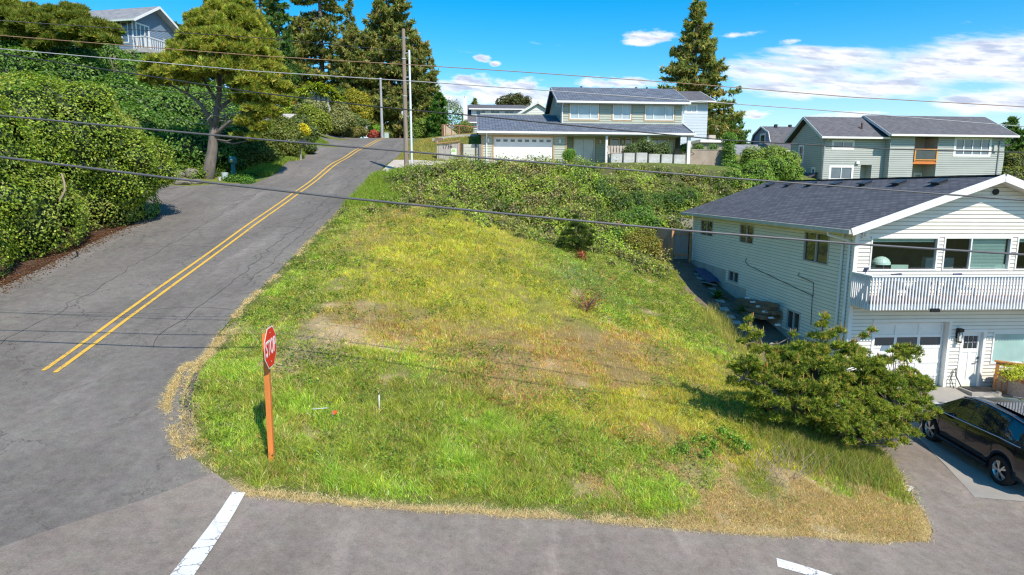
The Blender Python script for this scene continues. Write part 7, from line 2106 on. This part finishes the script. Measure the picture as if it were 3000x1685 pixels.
def conifer(name, label, base, h, rad, nb, cols, wts, spray=.5, n_per=46, droop=.12, lean=(0, 0), shape=None, trunk_r=.3, bare=.08, gap=.0, group=None, leafy=.38):
    T = thing(name, label, 'tree', base, 0, group); b = Vector(base)
    m = MB(); top = Vector((lean[0], lean[1], h)); m.tube([(0, 0, -.3), top * .5 + Vector((.1, 0, 0)), top], [trunk_r, trunk_r * .6, .04], 8)
    P = []; N = []
    shp = shape or (lambda f: (1 - f) ** .8)
    for i in range(nb):
        f = bare + (1 - bare) * (i + random.random()) / nb
        if random.random() < gap: continue
        a = random.uniform(0, 2 * math.pi); L = rad * shp(f) * random.uniform(.62, 1.12) + .2
        d = Vector((math.cos(a), math.sin(a), 0)); o = top * f
        pt = lambda s: o + d * (L * s) + Vector((0, 0, -droop * L * s * 2 + droop * 2.4 * L * s * s))
        m.tube([pt(0), pt(.5), pt(1)], [.05 + .012 * L, .04, .015], 5, cap=False)
        k = max(6, int(n_per * (L / rad) ** .8)); s = np.sqrt(rng.uniform(.06, 1.08, k)); side = rng.normal(0, 1, k) * .16 * L * (1.1 - .5 * s)
        for q, w in zip(s, side):
            p = pt(q) + Vector((-d.y, d.x, 0)) * w + Vector((0, 0, -abs(w) * .25 + random.gauss(0, .1)))
            P.append(p[:]); N.append((d.x * .4 + random.gauss(0, .3), d.y * .4 + random.gauss(0, .3), .8))
    m.build('trunk', BARK, T)
    P = np.array(P); N = unit(np.array(N)); n = len(P)
    col = pick_cols(n, cols, wts)
    V, Fq, C = tuft_arrays(P, unit(N * .4 + rand_unit(n) * .6 + np.array([0, 0, -.15])), spray * rng.uniform(.6, 1.3, n), col, 7, leafy, .9, 1.15)
    np_mesh('crown', V, Fq, NEEDLE, T, C)
    return T


CC = [(.20, .23, .06), (.28, .28, .08), (.32, .26, .10), (.13, .16, .045)]; CW = [3, 2.4, 1.1, 2]
CG = [(.10, .19, .045), (.15, .23, .06), (.07, .12, .03)]; CGW = [3, 2, 2]


def base_at(u, v, y):
    p = at(u, v, y); return (p.x, p.y, min(float(H(p.x, p.y)), 14.5))


conifer('spruce_tree', 'tall dark spruce with upswept branches behind the right end of the sage house', base_at(1738, 380, 86), 19.6, 7.2, 215, CC, CW, .55, 88, .10, shape=lambda f: min(1.0, (1 - f) * 1.05 + .05) * (.72 + .28 * min(1, f * 3)) * (.92 + .12 * math.sin(f * 47)), bare=.05)
conifer('tall_conifer', 'very tall open crowned conifer reaching out of the top of the photo', base_at(815, 330, 100), 33.5, 6.6, 125, CC, CW, .6, 84, -.06, shape=lambda f: (.8 + .25 * math.sin(f * 31)) * (1 - f) ** .3, bare=.25, gap=.12, trunk_r=.5)
conifer('broad_conifer', 'broad bushy conifer left of the utility pole behind the crest', base_at(985, 335, 98), 22, 6.6, 210, CC, CW, .6, 84, .12, shape=lambda f: (1 - f) ** .42 * .95, bare=.1, trunk_r=.55)
conifer('broad_conifer', 'drooping dark conifer right behind the white riser pipe', base_at(1045, 335, 96), 15.5, 4.8, 160, CC, CW, .55, 72, .2, shape=lambda f: (1 - f) ** .45, bare=.08)
conifer('narrow_conifer', 'thin dark pointed conifer rising between the two big ones', base_at(888, 330, 102), 22.5, 3.2, 110, CC, CW, .5, 40, .16, shape=lambda f: (1 - f) ** .9 * (1.3 if f < .6 else .8), bare=.1)
conifer('dark_conifer', 'dark brown-green conifer filling in below the tall open one', base_at(900, 330, 97), 15.5, 5.2, 160, CC, CW, .55, 75, .14, shape=lambda f: (1 - f) ** .4, bare=.06)
conifer('dark_conifer', 'dark conifer between the tall open one and the green spruce', base_at(770, 330, 99), 17, 4.8, 155, CC, CW, .55, 72, .14, shape=lambda f: (1 - f) ** .45, bare=.1)
conifer('green_spruce', 'fresh green pointed spruce right of the roadside pine', base_at(712, 330, 88), 20.5, 3.9, 140, CG, CGW, .5, 55, .12, shape=lambda f: (1 - f) ** .75, bare=.08)
conifer('green_spruce', 'smaller dark green spruce between roadside pine and the pointed spruce', base_at(668, 330, 95), 26, 4.6, 120, CC, CW, .5, 50, .12, shape=lambda f: (1 - f) ** .6, bare=.2)
for u, y, h, lb in ((300, 96, 8.5, 'dark treetop behind the blue grey hill house roof, at its left'), (395, 98, 9.0, 'dark treetop behind the ridge of the hill house'), (440, 84, 6.5, 'round treetop right of the hill house gable'), (545, 90, 14.5, 'dark treetop directly behind the roadside pine top'), (600, 96, 13.5, 'dark treetop behind the right of the roadside pine top')):
    p = at(u, 60, y); g = 20.5 if u < 460 else 19
    conifer('hill_tree', lb, (p.x, p.y, g), h, 4.2, 90, [(.11, .14, .03), (.17, .18, .045), (.07, .09, .024)], [3, 2, 2], .6, 56, .05, shape=lambda f: max(.15, (1 - f) ** .45), bare=.1)
conifer('distant_tree', 'small dark treetop over the white dormer roof', base_at(1196, 262, 118), 10.5, 2.2, 70, CC, CW, .5, 34, .08, bare=.1)
at_bush('distant_broad_tree', 'flat topped olive tree behind the dormer house roof', 'tree', [(1270, 262, 120, 1.6), (1292, 258, 120, 1.7), (1312, 264, 120, 1.6), (1295, 275, 120, 2.2)], 5000, .35, [(.09, .10, .035), (.13, .13, .05), (.05, .06, .02)], [3, 2, 2])
conifer('far_dark_tree', 'dark drooping conifer tip behind the right end of the grey house', base_at(2535, 400, 80), 9.0, 3.6, 80, CG, CGW, .5, 44, .1, bare=.1)
conifer('low_conifer', 'dark spreading tree at the foot of the big spruce, right side', base_at(1842, 390, 88), 7.5, 3.4, 80, CG, CGW, .5, 40, .1, shape=lambda f: (1 - f) ** .4, bare=.1)
conifer('low_conifer', 'small dark tree just left of the gambrel roofed house', base_at(1915, 385, 92), 7.0, 2.2, 70, CG, CGW, .5, 34, .1, bare=.1)
conifer('low_conifer', 'tiny dark tree between the big spruce and the gambrel house', base_at(1862, 385, 95), 6.6, 2.0, 70, CG, CGW, .5, 34, .1, bare=.1)
conifer('pointed_cypress', 'narrow bright green cypress in front of the pale deciduous tree', base_at(1106, 335, 90), 6.8, 1.3, 120, [(.06, .15, .02), (.10, .19, .03)], [2, 2], .4, 26, .02, shape=lambda f: (1 - f) ** .35, bare=.02)
at_bush('pale_deciduous_tree', 'airy pale green deciduous tree left of the dormer house chimney', 'tree', [(1125, 285, 96, 1.8), (1145, 300, 96, 1.7), (1100, 295, 97, 1.5), (1155, 325, 95, 1.5), (1120, 320, 96, 1.8), (1135, 272, 97, 1.2)], 9000, .24, [(.13, .20, .06), (.17, .25, .08), (.08, .13, .04)], [3, 2, 2], rough=.4, core=None)


def sapling():
    b = ground_at(1452, 640); A = lambda u, v: tuple(at(u, v, b.y))
    tr = [([tuple(b), A(1450, 600), A(1448, 560)], [.05, .04, .015])]
    cl = [(A(u, v), r) for u, v, r in ((1448, 550, .14), (1445, 570, .22), (1465, 575, .2), (1430, 590, .26), (1462, 592, .28), (1480, 600, .2), (1418, 608, .22), (1448, 612, .34), (1475, 618, .28), (1425, 628, .3), (1460, 632, .3), (1490, 585, .12), (1440, 640, .22))]
    pine('pine_sapling', 'dark green young pine standing alone on the upper part of the lot', tuple(b), tr, cl, 1900, .20, [(.06, .10, .02), (.10, .14, .03), (.035, .06, .015)], [3, 2, 2], k=10, width=.1, rlimb=.015)
    p = ground_at(1463, 655); bl = [((p.x, p.y, p.z + .2), (.18, .15, .25))]; bush('dead_fern', 'rust brown dead fern clump at the foot of the young pine', 'plant', bl, 420, .1, [(.36, .13, .05), (.26, .10, .05)], [2, 1], core=None)
    b = ground_at(1476, 785); T = thing('dead_sapling', 'bare reddish dead sapling in the middle right of the lot', 'plant', tuple(b)); m = MB()
    rr = random.Random(4)
    for k in range(22):
        a = rr.uniform(0, 6.3); d = Vector((math.cos(a), math.sin(a), rr.uniform(.3, 1.5))).normalized(); L = rr.uniform(.4, 1.0); p0 = Vector((0, 0, rr.uniform(0, .25)))
        m.tube([p0, p0 + d * L * .5, p0 + d * L + Vector((0, 0, -.05))], [.016, .012, .005], 5, cap=False)
    m.build('branches', mat('dead_wood', (.24, .16, .12), .9, .2), T)
    n = 420; P = rng.normal(0, .32, (n, 3)) * [1, 1, .7] + [0, 0, .45]; V, Fq, C = leaf_arrays(P, rand_unit(n), np.full(n, .075), jitter_col(np.array((.33, .12, .055)), n, .3), .4)
    np_mesh('dead_leaves', V, Fq, LEAF, T, C)


sapling()


def strap_plant(name, label, cat, base, n, L, w, cols, droop=.9, up=.6, group=None, trunk=None, T=None):
    own = T is None
    if own:
        T = thing(name, label, cat, tuple(base), 0, group)
    az = rng.uniform(0, 2 * np.pi, n); el = rng.uniform(-.15, 1.3, n) * up; ln = L * rng.uniform(.75, 1.1, n)
    D = np.stack([np.cos(az) * np.cos(el), np.sin(az) * np.cos(el), np.sin(el)], 1); S = unit(np.cross(D, np.tile([0, 0, 1.0], (n, 1)) + .01))
    V = []; ts = [0, .35, .7, 1.0]; wd = [.6, 1, .75, .05]
    for t_, k in zip(ts, wd):
        c = D * (ln * t_)[:, None] - np.array([0, 0, 1])[None] * (droop * ln * t_ * t_ * .45)[:, None]
        V += [c - S * w * k * .5, c + S * w * k * .5]
    V = np.stack(V, 1); Fq = []
    base_i = np.arange(n)[:, None] * 8
    Fq = np.concatenate([base_i + np.array([[2 * i, 2 * i + 1, 2 * i + 3, 2 * i + 2]]) for i in range(3)])
    C = np.repeat(pick_cols(n, cols, [1] * len(cols))[:, None], 8, 1).reshape(-1, 3)
    o = np_mesh('leaves', V.reshape(-1, 3), Fq, LEAF, T, C)
    return T, o


PC = [(.36, .42, .05), (.46, .50, .09), (.22, .29, .04)]
T = thing('cabbage_palms', 'cluster of spiky yellow-green cabbage palms in the garden at the crest', 'palm', tuple(base_at(800, 270, 76)))
for u, v, L in ((762, 246, 1.5), (795, 232, 1.7), (822, 236, 1.6), (778, 238, 1.4), (848, 262, 1.4), (838, 250, 1.3), (846, 276, 1.1), (808, 246, 1.5)):
    p = at(u, v, 75 + .02 * (u - 760)) - Vector(T.location)
    _, o = strap_plant('', '', '', (0, 0, 0), 110, L, .17, PC, droop=.75, T=T); p.z += .5; o.location = p; o.name = 'leaf_head'
    m = MB(); m.tube([(p.x * .6, p.y, -.3), (p.x, p.y, p.z)], [.12, .1], 7); m.build('trunk', BARK, T)
for (lx, ly, lb) in ((-1.0, 9.0, 'leafy strap plant beside the basement window of the white house'), (-.75, 6.6, 'leafy strap plant at the far end of the timber pile')):
    q = Lw(lx, ly, 0); strap_plant('strap_plant', lb, 'plant', (q[0], q[1], H(q[0], q[1])), 80, .75, .075, [(.07, .16, .025), (.11, .22, .035), (.04, .09, .02)], up=1.0, group='strap plants beside the white house')


# ------------------------------------------------------------------ grass
def street_edge(x):
    return np.interp(x, [-5.9, -4.57, -3.36, -2, .84, 3.08, 6.23, 7.5, 8.3, 8.9], [11.3, 10.45, 10.51, 10.69, 11.02, 11.17, 11.48, 11.64, 11.88, 12.9])


def right_edge(y):
    return np.interp(y, [11.8, 13, 14.4, 16.5, 18.5, 21, 24, 27.5, 31, 36.5], [8.2, 8.9, 9.3, 9.7, 9.2, 8.9, 8.5, 8.35, 8.5, 8.9])


def blades(name, X, Y, hgt, wid, col, lean=.45, nper=5, spread=.05, Z=None, sink=.0):
    n = len(X) * nper
    x = np.repeat(X, nper) + rng.normal(0, spread, n); y = np.repeat(Y, nper) + rng.normal(0, spread, n)
    z = np.repeat(H(X, Y) if Z is None else Z, nper) - .05 - sink
    h = np.repeat(hgt, nper) * rng.uniform(.55, 1.25, n); w = np.repeat(wid, nper) * rng.uniform(.7, 1.3, n)
    a = rng.uniform(0, 2 * np.pi, n); l = rng.normal(0, lean, (n, 2)) + np.array([-.12, .05])
    sx, sy = np.cos(a) * w * .5, np.sin(a) * w * .5
    B0 = np.stack([x - sx, y - sy, z], 1); B1 = np.stack([x + sx, y + sy, z], 1)
    M0 = np.stack([x + l[:, 0] * h * .35 - sx * .7, y + l[:, 1] * h * .35 - sy * .7, z + h * .6], 1); M1 = M0 + np.stack([sx, sy, 0 * sx], 1) * 1.4
    Tp = np.stack([x + l[:, 0] * h, y + l[:, 1] * h, z + h], 1)
    V = np.stack([B0, B1, M1, M0, Tp], 1).reshape(-1, 3)
    i = np.arange(n)[:, None] * 5
    Fq = np.concatenate([i + np.array([[0, 1, 2]]), i + np.array([[0, 2, 3]]), i + np.array([[3, 2, 4]])])
    C = np.repeat(col[:, None, :], nper, 1).reshape(-1, 3); C = jitter_col(C, n, .2, .07)
    C5 = np.repeat(C[:, None, :], 5, 1)
    return np_mesh(name, V, Fq, BLADE, None, C5.reshape(-1, 3))


def lot_points(n, y0, y1, power=1.3):
    u = rng.random(n * 2); k = 1 - power
    y = (y0 ** k + u * (y1 ** k - y0 ** k)) ** (1 / k)
    x = rng.uniform(-9, 10, len(y))
    ok = (x > road_edge(y) + .03) & (y > street_edge(x) + .03) & (x < right_edge(y) + .1 * np.sin(y * 3))
    return x[ok][:n], y[ok][:n]


def lot_grass():
    GCOL = [(.32, .395, .065), (.53, .50, .065), (.70, .53, .31), (.57, .375, .155)]
    GH = [.20, .25, .08, .19]
    X, Y = lot_points(150000, 10.4, 39.5)
    ws = np.stack(zone(X, Y), 1) ** 2.2; ws /= ws.sum(1, keepdims=True)
    ch = (ws.cumsum(1) > rng.random(len(X))[:, None]).argmax(1)
    lush = np.clip((fbm(X * .5, Y * .5, 0, 21) - .35) * 2.0, .6, 1.35) * np.clip((fbm(X * 2.6, Y * 2.6, 0, 23) - .2) * 2.3, .55, 1.5)
    front = np.where((Y < 15) & (X < 3.5), 1.6, 1.0)
    edge = np.clip(np.minimum(X - road_edge(Y), Y - street_edge(X)) / .5, .25, 1)
    h = np.array(GH)[ch] * lush * front * edge * (1 + (Y > 25) * .1)
    col = np.array(GCOL)[ch]
    red = (ch == 3) & (rng.random(len(X)) < .35); col[red] = (.49, .255, .12)
    mixd = rng.random(len(X)) < .30; mixd &= ch != 2; col[mixd] = np.array(GCOL)[rng.choice([0, 0, 1, 3, 2], int(mixd.sum()))]
    g = fbm(X * .9, Y * .9, 0, 31)[:, None]
    col = col * (.72 + .6 * g) * np.where((ch == 0)[:, None] & (g > .55), np.array([.93, 1.06, .9]), 1)
    col = jitter_col(col, len(X), .26, .08)
    blue = (np.exp(-(((X - 2.6) / 1.7) ** 2 + ((Y - 27.5) / 2.4) ** 2)) > rng.random(len(X)) * 1.3)
    col[blue & (ch == 0)] *= np.array([.75, 1.0, 1.9])
    w = np.where(ch == 1, .009, .013) * (Y / 14) ** .75 * np.where(ch >= 2, .9, 1)
    keep = rng.random(len(X)) < np.array([1, 1, .85, .75])[ch]
    o = blades('meadow_grass', X[keep], Y[keep], h[keep], w[keep], col[keep], nper=6, spread=.04, lean=.55)
    tag(o, 'rough meadow grass in green, yellow and brown patches covering the vacant lot', 'grass', kind='stuff')
    # tall seeding stems
    X, Y = lot_points(9000, 12, 38); ws = zone(X, Y); m_ = rng.random(len(X)) < np.clip(ws[1] + .5 * ws[3] + .12, 0, 1)
    X, Y = X[m_], Y[m_]
    o = blades('seed_grass', X, Y, np.full(len(X), .42), .004 * (Y / 14) ** .8, np.tile(np.array((.52, .40, .14)), (len(X), 1)), nper=3, lean=.3)
    tag(o, 'thin straw coloured seeding grass stems standing above the meadow', 'grass', kind='stuff')
    # flat straw along the kerb line
    t = rng.random(12000); xs = rng.uniform(-5.8, 8.8, 12000)
    off = np.abs(rng.normal(0, .09, 12000)) * (.4 + 1.6 * fbm(xs * 1.3, xs * 0, 0, 8)) - .05
    X = xs; Y = street_edge(xs) + off
    y2 = rng.uniform(11.3, 33, 11000); y2 = 11.3 + (y2 - 11.3) * rng.random(11000) ** .8; X2 = road_edge(y2) + np.abs(rng.normal(0, .08, 11000)) * (.3 + 1.6 * fbm(y2 * 1.1, y2 * 0, 0, 9)) - .06
    X = np.concatenate([X, X2]); Y = np.concatenate([Y, y2])
    cr = 0; yy_ = rng.uniform(11.2, 15.0, 4600); Xc = road_edge(yy_) - .24 + rng.normal(0, .03, 4600) - .12 * np.sin((yy_ - 11.2) / 3.8 * np.pi)
    X = np.concatenate([X, Xc]); Y = np.concatenate([Y, yy_])
    kp = fbm(X * 1.6, Y * 1.6, 0, 61) + rng.normal(0, .08, len(X)) > .47; X, Y = X[kp], Y[kp]
    yr = rng.uniform(11.9, 20, 2600); X = np.concatenate([X, right_edge(yr) + rng.normal(-.05, .1, 2600)]); Y = np.concatenate([Y, yr])
    o = blades('straw_fringe', X, Y, np.full(len(X), .045), np.full(len(X), .012) * (Y / 14) ** .8, np.tile(np.array((.62, .50, .31)), (len(X), 1)), nper=2, lean=1.6, sink=-.045)
    tag(o, 'dry straw coloured clippings along the edge of the road and street', 'dry grass', kind='stuff')
    # short dry turf of the verge, and long grass round the foot of the front pine
    X = rng.uniform(-1, 9.6, 60000); Y = rng.uniform(11, 15, 60000); ok = (Y > street_edge(X) + .02) & (X < right_edge(Y)) & (zone(X, Y)[2] > rng.uniform(.25, .9, len(X))); X, Y = X[ok], Y[ok]
    cv = np.array([(.62, .47, .25), (.50, .36, .19), (.42, .33, .21), (.34, .36, .08)])[rng.choice(4, len(X), p=[.42, .28, .2, .1])]
    o = blades('dry_turf', X, Y, np.full(len(X), .075), np.full(len(X), .010), cv, nper=4, lean=1.0, sink=-.02); tag(o, 'short dry straw coloured turf on the verge at the bottom right', 'dry grass', kind='stuff')
    X = 8.0 + rng.normal(0, .75, 5200); Y = 15.2 + rng.normal(0, .6, 5200); ok = (X < right_edge(Y) - .1); X, Y = X[ok], Y[ok]
    o = blades('long_grass', X, Y, np.full(len(X), .42), np.full(len(X), .012), np.array([(.22, .30, .05), (.30, .33, .06), (.36, .29, .13)])[rng.integers(0, 3, len(X))], nper=5, lean=.4); tag(o, 'long grass growing up round the foot of the front pine', 'grass', kind='stuff')
    # small broad-leaved weeds
    X, Y = lot_points(9000, 11.5, 36); ok = fbm(X * .6, Y * .6, 0, 44) > .5; X, Y = X[ok], Y[ok]
    n = len(X) * 7; P = np.stack([np.repeat(X, 7) + rng.normal(0, .09, n), np.repeat(Y, 7) + rng.normal(0, .09, n), np.repeat(H(X, Y), 7) + rng.uniform(.03, .22, n)], 1)
    V, Fq, C = leaf_arrays(P, np.tile([0, 0, 1.0], (n, 1)), .055 * rng.uniform(.6, 1.4, n) * (P[:, 1] / 15) ** .6, pick_cols(n, [(.16, .27, .035), (.22, .33, .045), (.10, .17, .03), (.3, .22, .09)], [3, 2, 2, 1]), .7, .6)
    o = np_mesh('meadow_weeds', V, Fq, LEAF, None, C); tag(o, 'low broad-leaved weeds mixed into the meadow grass', 'weeds', kind='stuff')
    # dead stalk tangle on the bare patch
    m = MB(); p0 = ground_at(790, 880)
    for _ in range(150):
        q = Vector((p0.x + random.gauss(0, .55), p0.y + random.gauss(0, .7), 0)); q.z = H(q.x, q.y) + .03; d = Vector((random.uniform(-1, 1), random.uniform(-1, 1), random.uniform(.0, .7))); d.normalize()
        m.tube([q, q + d * random.uniform(.15, .5)], [.008, .003], 4, cap=False)
    for _ in range(70):
        u = random.gauss(1985, 40); v = random.gauss(1190, 25); q = ground_at(u, v, 10, 20); d = Vector((random.uniform(-.7, .7), random.uniform(-.5, .5), random.uniform(.4, 1))); d.normalize(); m.tube([q, q + d * random.uniform(.3, .7)], [.008, .003], 4, cap=False)
    o = m.build('dead_stalks', mat('stalk_grey', (.34, .26, .19), .9, .25)); tag(o, 'tangled dead stalks lying on the bare patch and under the front pine', 'stalks', kind='stuff')


lot_grass()


def other_grass():
    n = 30000
    x = rng.uniform(-9.2, 2, n); y = rng.uniform(49.5, 76, n); lim = np.interp(y, [49.5, 60.9, 70, 76], [-9.2, -9.9, -10.8, -10.9])
    ok = (x > lim + .1) & ((y > 53.6) | (x < np.interp(y, [49.5, 53.6], [-8.9, -4.5]))) & ~((x > -2.8) & (y < 60)); x, y = x[ok], y[ok]
    g = fbm(x * .4, y * .4, 0, 3)[:, None]; c = np.array((.28, .28, .05)) * (1 - g) + np.array((.44, .34, .12)) * g
    a = blades('upper_lawn', x, y, np.full(len(x), .12), np.full(len(x), .035), c, nper=3, spread=.1); tag(a, 'patchy yellow-green lawn on the bank beside the crest of the road', 'grass', kind='stuff')
    y = rng.uniform(42.5, 66, 16000); e = np.interp(y, [40, 43.5, 49.75, 56, 63, 66], [-16, -15.8, -16.2, -16.9, -17.8, -20]); x = e - np.abs(rng.normal(0, 1.0, len(y))) - .05
    c = np.array((.22, .33, .045)) * rng.uniform(.7, 1.3, (len(x), 1)); c[rng.random(len(x)) < .2] = (.3, .25, .09)
    a = blades('verge_grass', x, y, np.full(len(x), .32), np.full(len(x), .03), c, nper=4, spread=.1); tag(a, 'fresh green grass on the left verge below the crest', 'grass', kind='stuff')
    x = rng.uniform(-9, -5.5, 9000); y = rng.uniform(33, 45, 9000); ok = (x > road_edge(y) + .05) & (x < -6.2 + .06 * (y - 33)) & ((y < 42.4)); x, y = x[ok], y[ok]
    a = blades('bank_grass', x, y, np.full(len(x), .3), np.full(len(x), .022), np.tile(np.array((.24, .33, .045)), (len(x), 1)) * rng.uniform(.7, 1.3, (len(x), 1)), nper=4, spread=.08); tag(a, 'green grass on the roadside bank below the concrete driveway', 'grass', kind='stuff')
    # fallen leaves under the hedge
    n = 5200; y = rng.uniform(16, 31, n); x = np.interp(y, [16, 20, 24.5, 30.4], [-16.5, -16.5, -16.8, -17.2]) + rng.normal(-.15, .33, n)
    P = np.stack([x, y, H(x, y) + .03], 1); V, Fq, C = leaf_arrays(P, np.tile([0, 0, 1.0], (n, 1)), .075 * rng.uniform(.6, 1.3, n), pick_cols(n, [(.20, .09, .05), (.12, .06, .04), (.32, .19, .08)], [3, 3, 1]), .5, .5)
    o = np_mesh('leaf_litter', V, Fq, LEAF, None, C); tag(o, 'brown fallen leaves along the foot of the rounded hedge', 'leaf litter', kind='stuff')
    q = Lw(-1.6, 5, 0); n = 900; y = rng.uniform(22.2, 27.5, n); x = np.interp(y, [22, 24, 29], [9.0, 8.75, 8.6]) + rng.normal(-.1, .3, n)
    a = blades('tall_grass', x, y, rng.uniform(.25, .6, n), np.full(n, .010), np.tile(np.array((.42, .40, .11)), (n, 1)) * rng.uniform(.6, 1.3, (n, 1)), nper=3, lean=.3); tag(a, 'tall pale grass along the dark path beside the white house', 'grass', kind='stuff')


other_grass()
